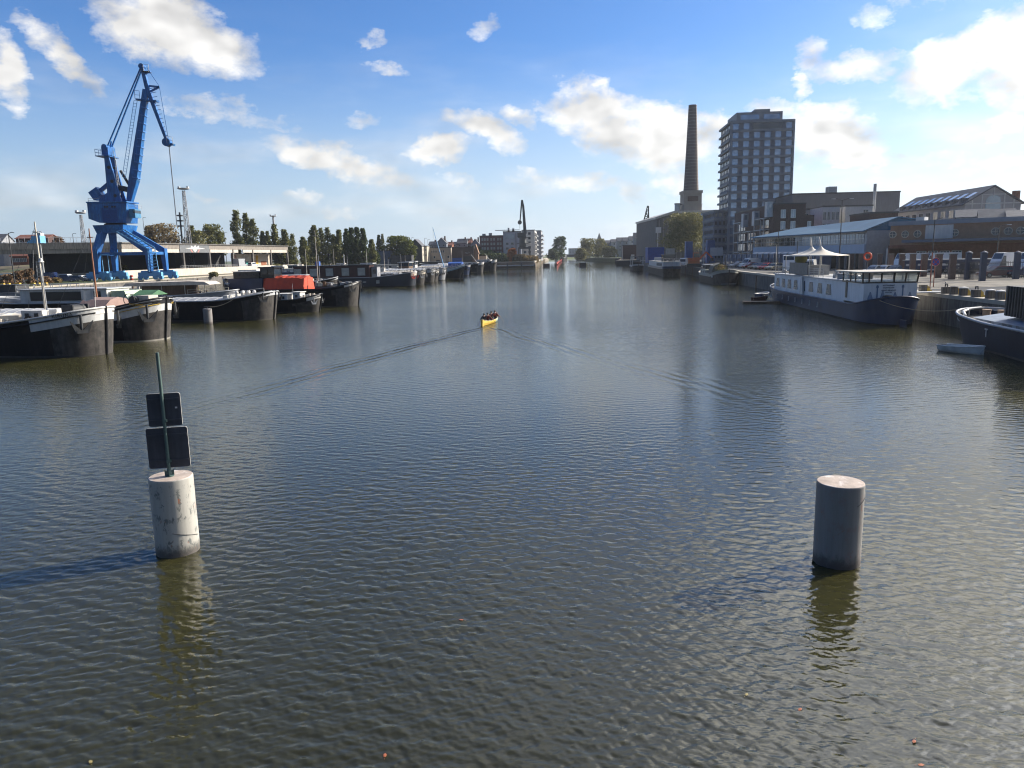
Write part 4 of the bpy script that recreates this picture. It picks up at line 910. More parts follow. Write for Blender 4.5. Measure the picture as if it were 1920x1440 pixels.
def anchor_mb(s=1.0):
    m = MB(); m.tube([(0, 0, 0.55*s), (0, 0, -0.45*s)], 0.085*s, 8); m.bar((0, -0.30*s, -0.46*s), (0, 0.30*s, -0.46*s), 0.26*s, 0.20*s)
    for a in (1, -1): m.frustum((0.02, a*0.20*s, -0.46*s), (0.16*s, a*0.62*s, 0.20*s), (0.34*s, 0.16*s), (0.03*s, 0.03*s), up=(1, 0, 0))
    return m
def anchors(t, hw, zt, L, z, s=1.0, ang=40, m=None):
    for sd in (1, -1):
        x = L/2-0.75; w = hw(x); anchor_mb(s).build('anchor', m or M_dark, t, (x+0.18, sd*(w+0.10), z), R(ang)*sd)
def bollards(t, pts, m=None):
    for (x, y, z) in pts:
        b = MB()
        for d in (-0.28, 0.28): b.tube([(d, 0, 0), (d, 0, 0.45)], 0.13, 10); b.tube([(d, 0, 0.45), (d, 0, 0.52)], 0.17, 10)
        b.box(-0.5, 0.5, -0.16, 0.16, 0.0, 0.06); b.build('bollard', m or M_cream, t, (x, y, z))
def railing(t, pts, h=1.0, n=3, r=0.025, m=None, name='railing'):
    mb = MB(); P0 = [V(p) for p in pts]
    for a, b in zip(P0[:-1], P0[1:]):
        k = max(1, int((b-a).length/1.4))
        for i in range(k+1): p = a.lerp(b, i/k); mb.tube([p, p+V((0, 0, h))], r, 5)
        for j in range(1, n+1): z = V((0, 0, h*j/n)); mb.tube([a+z, b+z], r*0.8, 5)
    return mb.build(name, m or M_white, t)
def hatch(t, x0, x1, B, z, h=0.5, rise=0.45, m=None, cm=None, ribs=True):
    c = MB(); c.box(x0, x1, -B/2, B/2, z, z+h); o = c.build('hatch_coaming', cm or M_grey, t)
    r = MB(); n = max(2, int((x1-x0)/1.1))
    prof = [(-B/2-0.1, z+h+0.004), (-B/4, z+h+rise*0.75), (0, z+h+rise), (B/4, z+h+rise*0.75), (B/2+0.1, z+h+0.004)]
    r.prism(prof, 'x', x0-0.1, x1+0.1, 0)
    if ribs:
        for i in range(n+1):
            x = x0+(x1-x0)*i/n; r.prism([(y*1.005, zz+0.05) for y, zz in prof]+[(y*0.98, zz-0.06) for y, zz in prof[::-1]], 'x', x-0.05, x+0.05, 1)
    r.build('hatch_cover', [m or M_lgrey, M_grey], t)
def cabin(t, x0, x1, W, z, h, m, rm=None, wins=0, name='cabin', gm=None, wh=0.5, ww=0.7, lean=0.0, fwd=0):
    c = MB(); c.box(x0, x1, -W/2, W/2, z, z+h); o = c.build(name, m, t)
    r = MB(); r.box(x0-0.15, x1+0.15, -W/2-0.15, W/2+0.15, z+h+0.003, z+h+0.11); r.build('roof', rm or m, o)
    for s in (-1, 1):
        for u in lin(x0+0.2, x1-0.2, wins) if wins else []:
            put('window', win_mesh(ww, wh, M_dark, gm or M_glass, 'plain'), o, (u, s*(W/2+0.01), z+h*0.58), 0 if s < 0 else pi)
    for u in lin(-W/2+0.2, W/2-0.2, fwd) if fwd else []:
        put('window', win_mesh(ww, wh, M_dark, gm or M_glass, 'plain'), o, (x1+0.01, u, z+h*0.6), pi/2)
    return o
def wheelhouse(t, x0, x1, W, z, h, m, rm=None):
    c = MB(); c.box(x0, x1, -W/2, W/2, z, z+h*0.45); o = c.build('wheelhouse', m, t)
    g = MB(); g.box(x0+0.06, x1-0.06, -W/2+0.06, W/2-0.06, z+h*0.45+0.002, z+h*0.9); g.build('window', M_glass, o)
    p = MB()
    for x in (x0+0.04, (x0+x1)/2, x1-0.04):
        for y in (-W/2+0.04, W/2-0.04): p.box(x-0.05, x+0.05, y-0.05, y+0.05, z+h*0.45+0.003, z+h*0.9)
    p.build('frame', m, o)
    r = MB(); r.box(x0-0.25, x1+0.25, -W/2-0.25, W/2+0.25, z+h*0.9+0.003, z+h); r.build('roof', rm or m, o); return o
def mast(t, x, y, z, h, m=None, lean=(0, 0), r=0.07, stays=True, name='mast', yard=0):
    a = MB(); top = V((x+lean[0], y+lean[1], z+h)); a.tube([(x, y, z), top], [r, r*0.5], 8); 
    if yard: a.tube([top-V((yard/2, 0, 0.8)), top-V((-yard/2, 0, 0.8))], r*0.4, 5)
    o = a.build(name, m or M_galv, t)
    if stays:
        for q in ((-3, 1.5), (-3, -1.5)): MB().tube([top-V((0, 0, 0.4)), (x+q[0], y+q[1], z)], 0.012, 4).build('stay', M_dark, o)
    return o
def clutter(t, x0, x1, W, z, n, seed, ms=None):
    rnd = random.Random(seed); ms = ms or [M_white, M_grey, M_wood, M_dark, M_cream]
    for i in range(n):
        x = rnd.uniform(x0, x1); y = rnd.uniform(-W/2, W/2); s = rnd.uniform(0.25, 0.7); k = rnd.random(); m = rnd.choice(ms); mb = MB()
        if k < 0.4: mb.obox((0, 0, s*0.4), (s*1.3, s, s*0.8), rnd.uniform(0, 3)); mb.obox((0, 0, s*0.84), (s*1.4, s*1.1, s*0.08), 0.1); nm = 'deck_box'
        elif k < 0.7: mb.tube([(0, 0, 0), (0, 0, s)], s*0.3, 10); mb.tube([(0, 0, s), (0, 0, s*1.1)], s*0.42, 10); nm = 'ventilator'
        else:
            mb.tube([(-s*0.7, 0, s*0.5), (s*0.7, 0, s*0.5)], s*0.35, 12); mb.box(-s*0.6, -s*0.5, -s*0.4, s*0.4, 0, s*0.5); mb.box(s*0.5, s*0.6, -s*0.4, s*0.4, 0, s*0.5); nm = 'winch'
        mb.build(nm, m, t, (x, y, z), rnd.uniform(0, 3))
def vessel(name, label, bowpt, L, B, head, z0=0, group='barges moored side by side along the left quay', cat='barge'):
    """bowpt = world point of the stem at the water; head = heading angle of the bow"""
    c = V((bowpt[0]-cos(head)*L/2, bowpt[1]-sin(head)*L/2, 0))
    return thing(name, label, cat, c, head, group)
M_hull = mat('black_hull_paint', (0.012, 0.012, 0.013), 0.55, 0.35, 0.6, streak=0.25, c2=(0.026, 0.023, 0.021), spec=0.16)
M_bootg = mat('scuffed_boot_top', (0.05, 0.045, 0.04), 0.8, 0.4, 1.5)
M_wband = mat('white_bow_band', (0.62, 0.62, 0.60), 0.5, 0.15, 1.2, streak=0.15)

def kiruna():
    L, B = 38, 5.0; t = vessel('barge', 'black barge with white bow band lettered KIRUNA, nearest on the left', (-31.4, 58.2), L, B, R(-9))
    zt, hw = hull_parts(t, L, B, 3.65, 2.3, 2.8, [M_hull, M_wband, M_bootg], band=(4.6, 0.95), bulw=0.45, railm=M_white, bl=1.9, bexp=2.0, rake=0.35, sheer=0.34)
    b = L/2; s = MB(); n = 14                     # dark stripe under the name strake
    for sd in (-1, 1):
        pts = [(b-7.5+7.35*k/n, sd*(hw(b-7.5+7.35*k/n)+0.012), zt(b-7.5+7.35*k/n)-0.33) for k in range(n+1)]; s.tube(pts, 0.055, 5)
    s.build('stripe', M_black, t)
    for sd in (-1, 1):
        x = b-1.75; w = hw(x); an = atan2(hw(x+0.7)-hw(x-0.7), 1.4)
        text_mesh('KIRUNA', 0.36, M_black, 'name_lettering', t, (x, sd*(w+0.03), zt(x)-0.14), (pi/2, -0.08*sd*-1, an*sd if sd < 0 else pi+an), 0.012, 1.25)
    anchors(t, hw, zt, L, 2.55, 1.25, 38)
    hatch(t, -12, b-8.6, 4.0, 2.0, 0.75, 0.5, m=M_cream, cm=M_grey)
    c = MB(); n = 10; pts = [(b-8.6, -2.0)]+[(b-8.5+1.9*sin(pi*k/n), -2.0+4.0*k/n) for k in range(n+1)]+[(b-8.6, 2.0)]
    c.prism(pts[1:-1], 'z', 2.35, 3.15); c.build('rounded_coaming', M_cream, t)
    k = MB(); k.box(b-6.0, b-4.2, -1.6, 1.2, 2.5, 3.55); o = k.build('forward_locker', M_white, t)
    put('window', win_mesh(0.3, 0.3, M_dark, M_glass, 'plain'), o, (b-5.5, -1.61, 3.2)); put('window', win_mesh(0.3, 0.3, M_dark, M_glass, 'plain'), o, (b-4.7, -1.61, 3.2))
    ty = MB(); ty.tube([(0.28*cos(a), 0, 0.28*sin(a)) for a in [2*pi*i/16 for i in range(17)]], 0.09, 6, caps=False); ty.build('tyre', M_tyre, t, (b-5.2, -1.85, 2.85))
    bollards(t, [(b-8.2, -2.1, 2.45), (b-7.2, -2.1, 2.45), (b-3.2, -1.3, 2.75)])
    mast(t, b-5.4, 0.2, 3.0, 7.3, M_cream, r=0.10, yard=0.5); mast(t, b-4.6, -0.6, 3.5, 3.4, M_galv, r=0.05, stays=False, name='pole')
    l = MB(); l.tube([(-0.22, 0, 0), (-0.12, 0, 1.7)], 0.03, 5); l.tube([(0.22, 0, 0), (0.12, 0, 1.7)], 0.03, 5)
    for i in range(5): l.tube([(-0.2, 0, 0.3*i+0.2), (0.2, 0, 0.3*i+0.2)], 0.02, 5)
    l.build('ladder', M_galv, t, (b-5.4, 0.0, 5.6)); bb = MB(); bb.lathe([(0.02, 0.32), (0.10, 0.30), (0.14, 0.12), (0.24, 0)], n=12); bb.build('bell', M_white, t, (b-5.2, 0.1, 7.2))
    w = MB(); w.tube([(0, -0.7, 0.5), (0, 0.7, 0.5)], 0.42, 14); w.box(-0.5, 0.5, -0.9, -0.75, 0, 0.9).box(-0.5, 0.5, 0.75, 0.9, 0, 0.9); w.build('windlass', M_dark, t, (b-2.6, 0, 3.0))
    f = MB(); f.tube([(0, 0, 0), (0.15, 0, 1.9)], 0.03, 5); fo = f.build('flagpole', M_white, t, (b-1.6, 0.9, 3.2))
    fl = MB(); N = 8
    fl.add([(-1.15*i/N, 0.10*sin(i*1.1), z+0.06*sin(i)) for z in (0.95, 1.75) for i in range(N+1)], [(i, i+1, N+2+i, N+1+i) for i in range(N)]); fl.build('flag', [M_white], fo)
    fl = MB(); fl.add([(-0.45+0.4*i, 0.13, z) for z in (1.25, 1.65) for i in (0, 1)], [(0, 1, 3, 2)]); fl.build('flag_emblem', M_redp, fo, (-0.15, -0.02, 0.05))
kiruna()
def barge_b():
    L, B = 38, 5.0; t = vessel('barge', 'black barge with yellow striped white bow and brown domed deck cover', (-31.3, 68.4), L, B, R(-9))
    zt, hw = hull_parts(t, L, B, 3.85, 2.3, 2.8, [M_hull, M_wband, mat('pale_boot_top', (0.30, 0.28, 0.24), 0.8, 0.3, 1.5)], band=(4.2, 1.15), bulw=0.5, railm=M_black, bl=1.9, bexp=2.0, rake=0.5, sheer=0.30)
    b = L/2
    for nm, dz, r, m in (('stripe', 0.52, 0.035, M_yellow), ('name_strake', 0.22, 0.10, M_black)):
        s = MB(); n = 14
        for sd in (-1, 1): s.tube([(b-4.6+4.5*k/n, sd*(hw(b-4.6+4.5*k/n)+0.005), zt(b-4.6+4.5*k/n)-dz) for k in range(n+1)], r, 5)
        s.build(nm, m, t)
    for sd in (-1, 1):
        x = b-1.3; w = hw(x); an = atan2(hw(x+0.5)-hw(x-0.5), 1.0)
        text_mesh('KATONNE', 0.22, M_yellow, 'name_lettering', t, (x, sd*(w+0.12), zt(x)-0.22), (pi/2, 0.12*sd*-1, an*sd if sd < 0 else pi+an), 0.01, 1.1)
    anchors(t, hw, zt, L, 2.55, 1.35, 40); hatch(t, -12, b-7.8, 4.0, 1.95, 0.55, 0.45, m=M_lgrey)
    d = MB(); d.prism([(-2.0, 2.0), (2.0, 2.0), (1.9, 3.1), (1.1, 3.75), (0, 3.95), (-1.1, 3.75), (-1.9, 3.2)], 'x', b-7.6, b-4.8); d.build('deck_cover', mat('rosy_tarp', (0.34, 0.23, 0.20), 0.8, 0.15, 1.5, bump=0.4), t)
    w = MB(); w.tube([(0, -0.8, 0.5), (0, 0.8, 0.5)], 0.45, 14)
    for y in (-0.9, 0, 0.9): w.lathe([(0.62, -0.05), (0.62, 0.05)], n=16); 
    w.build('windlass', M_dark, t, (b-2.8, 0, 3.1)); r = MB(); r.tube([(0.55*cos(a), -1.0, 0.6+0.55*sin(a)) for a in [2*pi*i/18 for i in range(19)]], 0.035, 5, caps=False); r.build('hand_wheel', M_dark, t, (b-3.0, 0, 3.1))
    c = MB(); c.box(-0.7, 0.5, -0.7, 0.7, 0, 0.75); c.build('deck_box', M_cream, t, (b-1.9, 0.2, 3.3)); bollards(t, [(b-3.8, -1.6, 2.6)])
    mast(t, b-7.6, 0.8, 3.0, 7.2, mat('varnished_mast', (0.26, 0.10, 0.045), 0.5), r=0.10, yard=0.6)
    return t
barge_b()
def barge_c():
    L, B = 39, 5.2; t = vessel('barge', 'long black barge with grey hatch roof, black glazed cabin and white bow deck', (-28.0, 89.8), L, B, R(-8))
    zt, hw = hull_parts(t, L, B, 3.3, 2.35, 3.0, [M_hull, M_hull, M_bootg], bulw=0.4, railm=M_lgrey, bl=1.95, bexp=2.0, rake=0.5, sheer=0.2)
    b = L/2; hatch(t, b-17.5, b-5.6, 4.3, 1.95, 0.45, 0.3, m=M_grey, cm=mat('pale_blue_coaming', (0.34, 0.39, 0.48), 0.6, 0.12, 0.6))
    e = MB(); e.box(b-5.58, b-5.0, -2.1, 2.1, 2.1, 3.0); e.build('white_bulkhead', M_white, t)
    c = MB(); c.box(b-32, b-20.4, -2.15, 2.15, 2.1, 3.95); o = c.build('cabin', M_white, t); g = MB(); g.box(b-30.6, b-21.2, -2.2, -2.152, 2.65, 3.72); g.build('dark_glazing', M_black, o); r = MB(); r.box(b-32.2, b-20.2, -2.35, 2.35, 3.953, 4.07); r.build('roof', M_lgrey, o)
    a = MB(); a.prism([(-20.2, 2.1), (-17.8, 2.1), (-18.4, 3.7), (-20.2, 3.7)], 'y', -1.7, 1.7); a.build('companionway', mat('pale_green_panel', (0.46, 0.55, 0.38), 0.5), t, (b, 0, 0))
    g = MB(); g.prism([(-1.8, 3.1), (1.8, 3.1), (0, 3.7)], 'x', b-17.5, b-15.0); g.build('green_awning', mat('green_canvas', (0.07, 0.18, 0.09), 0.8), t)
    w = MB()
    for x in (b-4.3, b-3.6, b-2.9):
        for y in (-1.2, 0.4): w.tube([(x, y, 2.3), (x, y, 3.2)], 0.16, 8); w.ball((x, y, 3.25), 0.24, 8)
    w.build('ventilators', M_white, t); clutter(t, b-4.4, b-1.2, 2.6, 2.6, 12, 5, [M_white, M_dark, M_white, M_galv])
    railing(t, [(b-4.6, -2.0, 2.5), (b-2.5, -1.7, 2.75), (b-1.0, -0.9, 2.95)], 0.8, 2, 0.03)
    wr = MB(); wr.tube([(b-5, -1.9, 2.55), (b-3, -1.75, 2.95), (b-1.2, -1.0, 3.2), (b-0.3, -0.2, 3.35)], 0.10, 6); wr.build('white_capping', M_white, t)
    anchors(t, hw, zt, L, 2.7, 1.0, 45); return t
barge_c()
p = P(391, 607, 0); t = thing('mooring_pile', 'short pale mooring pile in front of the long grey roofed barge', 'pile', p); w = 16*p.y/FPX/2
MB().lathe([(w, -3), (w, 1.65), (w*0.9, 1.72), (0.001, 1.73)], n=24).build('shaft', M_pile2, t); bb = MB(); bb.tube([(0, 0, 1.7), (0, 0, 1.95)], 0.09, 8); bb.tube([(-0.35, 0, 1.92), (0.35, 0, 1.92)], 0.06, 6); bb.build('mooring_cross', M_dark, t)
def rope(label, a, b, sag, r=0.035, m=None):
    a, b = V(a), V(b); t = MB(); n = 14; t.tube([a.lerp(b, k/n)-V((0, 0, sag*4*(k/n)*(1-k/n))) for k in range(n+1)], r, 5); tag(t.build('mooring_rope', m or M_rope), label, 'rope')
rope('slack mooring rope from the short pile to the long grey roofed barge', p+V((0, 0, 1.9)), PY(436, 562, 85.2), 0.25, 0.04)
def pavilion_barge():
    L, B = 34, 5.2; t = vessel('barge', 'low grey barge with a cream roofed brown pavilion on deck', (PX_(447, 108, 1), 108.5), L, B, R(2))
    zt, hw = hull_parts(t, L, B, 2.9, 2.3, 2.6, [M_grey, M_grey, M_bootg], bulw=0.3, railm=M_lgrey); b = L/2
    c = MB(); c.box(b-13.0, b-6.6, -2.0, 2.0, 2.0, 3.74); c.build('pavilion_side', M_wood, t); r = MB(); r.prism([(-15.3, 3.75), (-3.2, 3.75), (-3.9, 4.15), (-6, 4.3), (-14.8, 4.2)], 'y', -2.3, 2.3); r.build('roof', mat('cream_roof', (0.64, 0.56, 0.47), 0.7), t, (b, 0, 0))
    ps = MB()
    for x in (b-15, b-12.8, b-10, b-6.8, b-4): 
        for y in (-2.1, 2.1): ps.tube([(x, y, 2.0), (x, y, 3.76)], 0.05, 6)
    ps.build('roof_post', M_cream, t); railing(t, [(b-6.4, -2.2, 2.1), (b-0.9, -1.6, 2.3)], 1.0, 3, 0.035, M_cream); clutter(t, b-6, b-1, 3, 2.1, 14, 9, [M_cream, M_wood, M_white, M_dark]); railing(t, [(b-16, -2.4, 2.1), (b-30, -2.4, 2.1)], 1.0, 2, 0.03, M_galv)
    clutter(t, b-30, b-17, 4, 2.1, 16, 19, [M_dark, M_wood, M_grey, M_redp])
pavilion_barge()
def grey_flat_boat():
    t = vessel('barge', 'flat grey decked barge with a pipe railing near the crane foot', (PX_(292, 124, 1), 124), 30, 5, R(1)); zt, hw = hull_parts(t, 30, 5, 2.8, 2.6, 2.6, [M_grey, M_grey, M_bootg], bulw=0.15, railm=M_galv, deckm=M_lgrey)
    railing(t, [(4, -2.2, 2.6), (-6, -2.2, 2.6)], 1.25, 2, 0.06, M_galv); railing(t, [(4, 2.2, 2.6), (-6, 2.2, 2.6)], 1.25, 2, 0.06, M_galv); clutter(t, -8, 13, 4, 2.6, 18, 77, [M_wood, M_dark, M_brickr, M_white, M_grey])
    cabin(t, -14, -6.5, 3.6, 2.5, 1.3, M_dark, M_dark)
grey_flat_boat()
def small_tug():
    L, B = 15, 4.0; t = vessel('tug', 'small black workboat with white deck vents below the orange tarp', (PX_(603, 101, 0.5), 101.5), L, B, R(-6), cat='boat'); zt, hw = hull_parts(t, L, B, 2.35, 1.65, 1.9, [M_hull, M_white, M_bootg], band=(1.4, 0.5), bulw=0.3, railm=M_black, bl=3)
    b = L/2; cabin(t, b-6.0, b-4.4, 2.4, 1.4, 1.0, M_white, wins=2, wh=0.35, ww=0.3); cabin(t, b-3.7, b-2.7, 1.8, 1.5, 1.1, M_white, wins=1, wh=0.35, ww=0.3); cabin(t, -7, b-7, 3, 1.4, 0.5, M_dark)
    clutter(t, b-2.4, b-0.6, 1.2, 1.8, 8, 31, [M_white, M_cream, M_galv]); bollards(t, [(b-1.6, 0.6, 1.9)]); mast(t, b-4.0, 0, 1.6, 2.2, stays=False, r=0.04); anchors(t, hw, zt, L, 1.5, 0.8, 45, M_galv)
small_tug()
def tarp_ship():
    L, B = 21, 5.0; t = vessel('coaster', 'black hulled ship with navy stern, black wheelhouse and a bright orange tarp over its hold', (-22.3, 112.2), L, B, R(-6), cat='ship'); b = L/2
    zt, hw = hull_parts(t, L, B, 3.6, 2.6, 4.3, [M_hull, M_white, M_bootg], band=(1.8, 0.35), bulw=0.4, railm=M_black, bl=1.9, bexp=2.0); 
    q = MB(); q.box(-b+1.6, -b+6.8, -2.2, 2.2, 2.3, 4.35); q.build('aft_deckhouse', M_navy, t)
    c = cabin(t, -b+2.2, -b+6.2, 3.4, 4.36, 0.95, M_black, M_white, wins=3, wh=0.35, ww=0.5); wheelhouse(t, -b+6.3, -b+8.4, 2.9, 4.0, 2.0, M_black)
    rnd = random.Random(3); tp = MB(); nx, ny = 14, 8; vs = []
    for i in range(nx+1):
        for j in range(ny+1):
            x = -b+6.9+i*6.2/nx; u = j/ny; y = -2.35+4.7*u; e = min(u, 1-u); z = 2.45+(1.85 if e > 0.12 else 0.0)+(0.25 if 0.3 < e else 0)+rnd.uniform(-.09, .09)+(0.1 if i in (5, 6) else 0); y += rnd.uniform(-.05, .05); vs.append((x, y, z))
    tp.add(vs, [(i*(ny+1)+j, (i+1)*(ny+1)+j, (i+1)*(ny+1)+j+1, i*(ny+1)+j+1) for i in range(nx) for j in range(ny)]); tp.add([vs[j] for j in range(ny+1)]+[(vs[0][0], 2.3, 2.3), (vs[0][0], -2.3, 2.3)], [tuple(range(ny+3))]); e0 = nx*(ny+1); tp.add([vs[e0+j] for j in range(ny+1)]+[(vs[e0][0], 2.3, 2.3), (vs[e0][0], -2.3, 2.3)], [tuple(range(ny+3))[::-1]])
    tp.build('tarpaulin', M_orange, t); clutter(t, b-6.8, b-1, 2.8, 3.0, 18, 41, [M_cream, M_dark, M_galv, M_wood]); mast(t, b-6.6, 0.4, 3.0, 8.2, M_cream, r=0.07, yard=0.8); mast(t, b-6.0, -0.4, 3.0, 4.5, M_galv, r=0.05, stays=False)
    MB().lathe([(0.42, 0.0), (0.42, 0.08), (0.3, 0.0)], n=16).build('life_ring', mat('pale_blue_disc', (0.4, 0.5, 0.6), 0.5), t, (-b+1.4, -2.3, 3.6)); anchors(t, hw, zt, L, 2.7, 1.0, 45)
    return t
tarp_ship()
def maroon_houseboat():
    L, B = 36, 5.2; t = vessel('houseboat', 'navy hulled houseboat with a maroon cabin and large square windows', (-22.6, 184.5), L, B, R(-4), cat='houseboat'); b = L/2
    m = mat('dull_navy_hull', (0.022, 0.030, 0.045), 0.45, 0.2, 0.5); zt, hw = hull_parts(t, L, B, 3.5, 2.3, 2.6, [m, M_cream, M_hull], band=(1.2, 0.9), bulw=0.4, railm=M_lgrey, bl=1.95, bexp=2.0, sheer=0.35)
    c = MB(); c.box(-b+6, b-11.2, -2.3, 2.3, 2.0, 5.25); o = c.build('cabin', M_maroon, t); r = MB(); r.box(-b+5.8, b-11, -2.5, 2.5, 5.253, 5.4); r.build('roof', M_black, o)
    for u in [b-13.2-3.95*k for k in range(5)]: put('window', win_mesh(2.0, 2.0, M_dark, M_curt, 'plain'), o, (u, -2.31, 3.75))
    for u, w_, h_ in [(b-9.2, 1.0, 1.0), (b-12.5, 1.0, 0.5), (b-16.5, 0.25, 0.7), (b-19, 0.5, 0.9), (b-21.5, 0.5, 0.35), (b-24.5, 0.5, 0.9)]: put('porthole', win_mesh(w_, h_, M_dark, M_curt, 'plain'), t, (u, -hw(u)-0.005, 1.25))
    cabin(t, b-10.9, b-9.5, 3.2, 2.2, 2.6, M_grey, M_dark, wins=1, wh=1.0); clutter(t, b-9, b-1.5, 3.6, 2.6, 22, 51, [M_dark, M_wood, M_galv, M_cream]); mast(t, b-18, 0, 5.3, 2.8, M_white, r=0.14, stays=False); railing(t, [(b-9, -2.2, 2.5), (b-2, -1.6, 2.9)], 0.9, 3, 0.03, M_dark)
    anchors(t, hw, zt, L, 2.4, 1.1, 45, M_redp)
    tb = MB(); tb.box(0, 0.9, -0.6, 0.6, 0, 1.0); tb.build('blue_cover', M_btarp, t, (-b+11.6, -2.0, 5.4))
    ls = MB(); ls.box(-b+1, -b+5.8, -2.0, 2.0, 2.3, 4.0); ls.build('aft_cabin', M_navy, t)
maroon_houseboat()
ex = [  # px, py of the stem at the water, length, bow height, mid height, colours, extras, label
    (791.5, 533.5, 34, 3.6, 2.6, M_hull, M_cream, 'black barge with a cream bow, tucked behind the maroon houseboat', 1),
    (811, 529, 34, 3.8, 2.7, M_hull, M_lgrey, 'black barge with grey bow flare and pale anchors', 2),
    (817.5, 528, 30, 3.4, 2.5, M_hull, M_white, 'narrow black barge seen between two larger bows', 3),
    (831.5, 525.5, 30, 3.6, 3.0, M_grey, M_lgrey, 'grey hulled barge bow before the dark sailing barge', 4),
    (867.5, 522.8, 26, 4.6, 3.0, M_hull, mat('pale_teal', (0.22, 0.36, 0.42), 0.6), 'dark sailing barge with striped pale bow and blue grey mast', 5),
    (877.5, 516, 28, 3.6, 3.0, M_navy, M_navy, 'small navy barge with a blue deck tarp', 6),
    (904, 510.8, 36, 4.3, 3.0, M_hull, M_white, 'black barge with white rails second from the far end of the row', 7),
    (928.5, 508.2, 36, 5.0, 3.4, M_hull, M_white, 'black barge with a white bow and white wheelhouse, last of the row', 8)]
for px, py, L, hb, hm, m, bm, lab, sd in ex:
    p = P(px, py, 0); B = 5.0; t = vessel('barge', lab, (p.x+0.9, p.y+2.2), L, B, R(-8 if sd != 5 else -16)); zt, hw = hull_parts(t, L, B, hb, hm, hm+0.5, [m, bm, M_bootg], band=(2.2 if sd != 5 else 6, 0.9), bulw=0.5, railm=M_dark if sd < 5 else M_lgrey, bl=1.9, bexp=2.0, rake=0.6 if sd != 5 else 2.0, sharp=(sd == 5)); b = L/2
    rm = [M_lgrey, M_grey, M_cream, M_white][sd % 4]
    hatch(t, -b+9, b-7, 4.0, hm-0.4, 0.6, 0.4, m=rm)
    if sd in (7, 8): cabin(t, b-9, b-2.6, 4.2, hm-0.3, 2.0 if sd == 8 else 1.5, M_white, M_lgrey, wins=3, wh=0.7, ww=1.1, fwd=1); mast(t, b-3, 0, hm+1, 3.5, M_white, lean=(-2.5, 0), r=0.12, stays=False)
    else: wheelhouse(t, -b+4, -b+7.5, 3.2, hm, 2.5, [M_white, M_dark, M_wood][sd % 3], M_lgrey)
    if sd == 6: q = MB(); q.box(b-8, b-3, -1.8, 1.8, hm-0.3, hm+1.4); q.prism([(-1.9, hm+1.4), (1.9, hm+1.4), (0, hm+1.9)], 'x', b-8.1, b-2.9); q.build('tarpaulin', M_btarp, t)
    if sd == 5: mast(t, b-7, 0, hm, 13, M_bluel, lean=(-3.5, 0), r=0.16); q = MB(); [q.tube([(b-5.4+5.2*k/8, s_*(hw(b-5.4+5.2*k/8)+0.02), zt(b-5.4+5.2*k/8)-0.42) for k in range(9)], 0.12, 5) for s_ in (-1, 1)]; q.build('stripe', M_white, t)
    else: mast(t, -b+12+sd, 0, hm, 4+sd % 3, M_galv, r=0.07)
    clutter(t, b-6.5, b-1.2, 3, hm, 10, 60+sd, [M_dark, M_white, M_galv, M_wood]); railing(t, [(b-6.8, -2.2, hm), (b-2, -1.6, hm+0.4)], 1.0, 2, 0.03, M_white if sd > 4 else M_dark); anchors(t, hw, zt, L, hb-1.3, 1.1, 45, M_galv if sd in (1, 2) else M_dark)
# a few more hulls whose roofs show behind the first line
for px, Y, zt_, L, lab, m, sd in ((735, 215, 4.4, 30, 'white roofed cruiser showing behind the maroon houseboat', M_white, 1), (700, 262, 4.6, 34, 'long low grey barge moored far behind the maroon houseboat', M_grey, 2), (770, 300, 4.6, 34, 'barge with a pale deck seen over the row of bows', M_cream, 3), (596, 150, 4.3, 20, 'white cruiser with dark windows behind the orange tarp', M_white, 4), (640, 235, 4.6, 26, 'barge with white hatch roof left of the row of bows', M_white, 5), (850, 420, 4.6, 36, 'dark barge moored against the far quay under the beige building', M_dark, 6)):
    x = PX_(px, Y, 3); t = vessel('barge', lab, (x+4, Y), L, 4.8, R(5)); zt, hw = hull_parts(t, L, 4.8, 3.4, 2.6, 2.9, [M_hull, M_hull, M_bootg], bulw=0.4, railm=M_lgrey); b = L/2
    cabin(t, -b+5, b-6, 4.0, 2.2, zt_-2.6, m, M_white if sd % 2 else M_lgrey, wins=6, wh=0.6, ww=1.0); wheelhouse(t, -b+1.5, -b+4.5, 3.0, 2.6, 2.6, M_white, M_white); clutter(t, b-5.5, b-1, 3, 2.7, 7, 90+sd); mast(t, b-6, 0, 3, 5+sd % 3, M_cream, r=0.07)

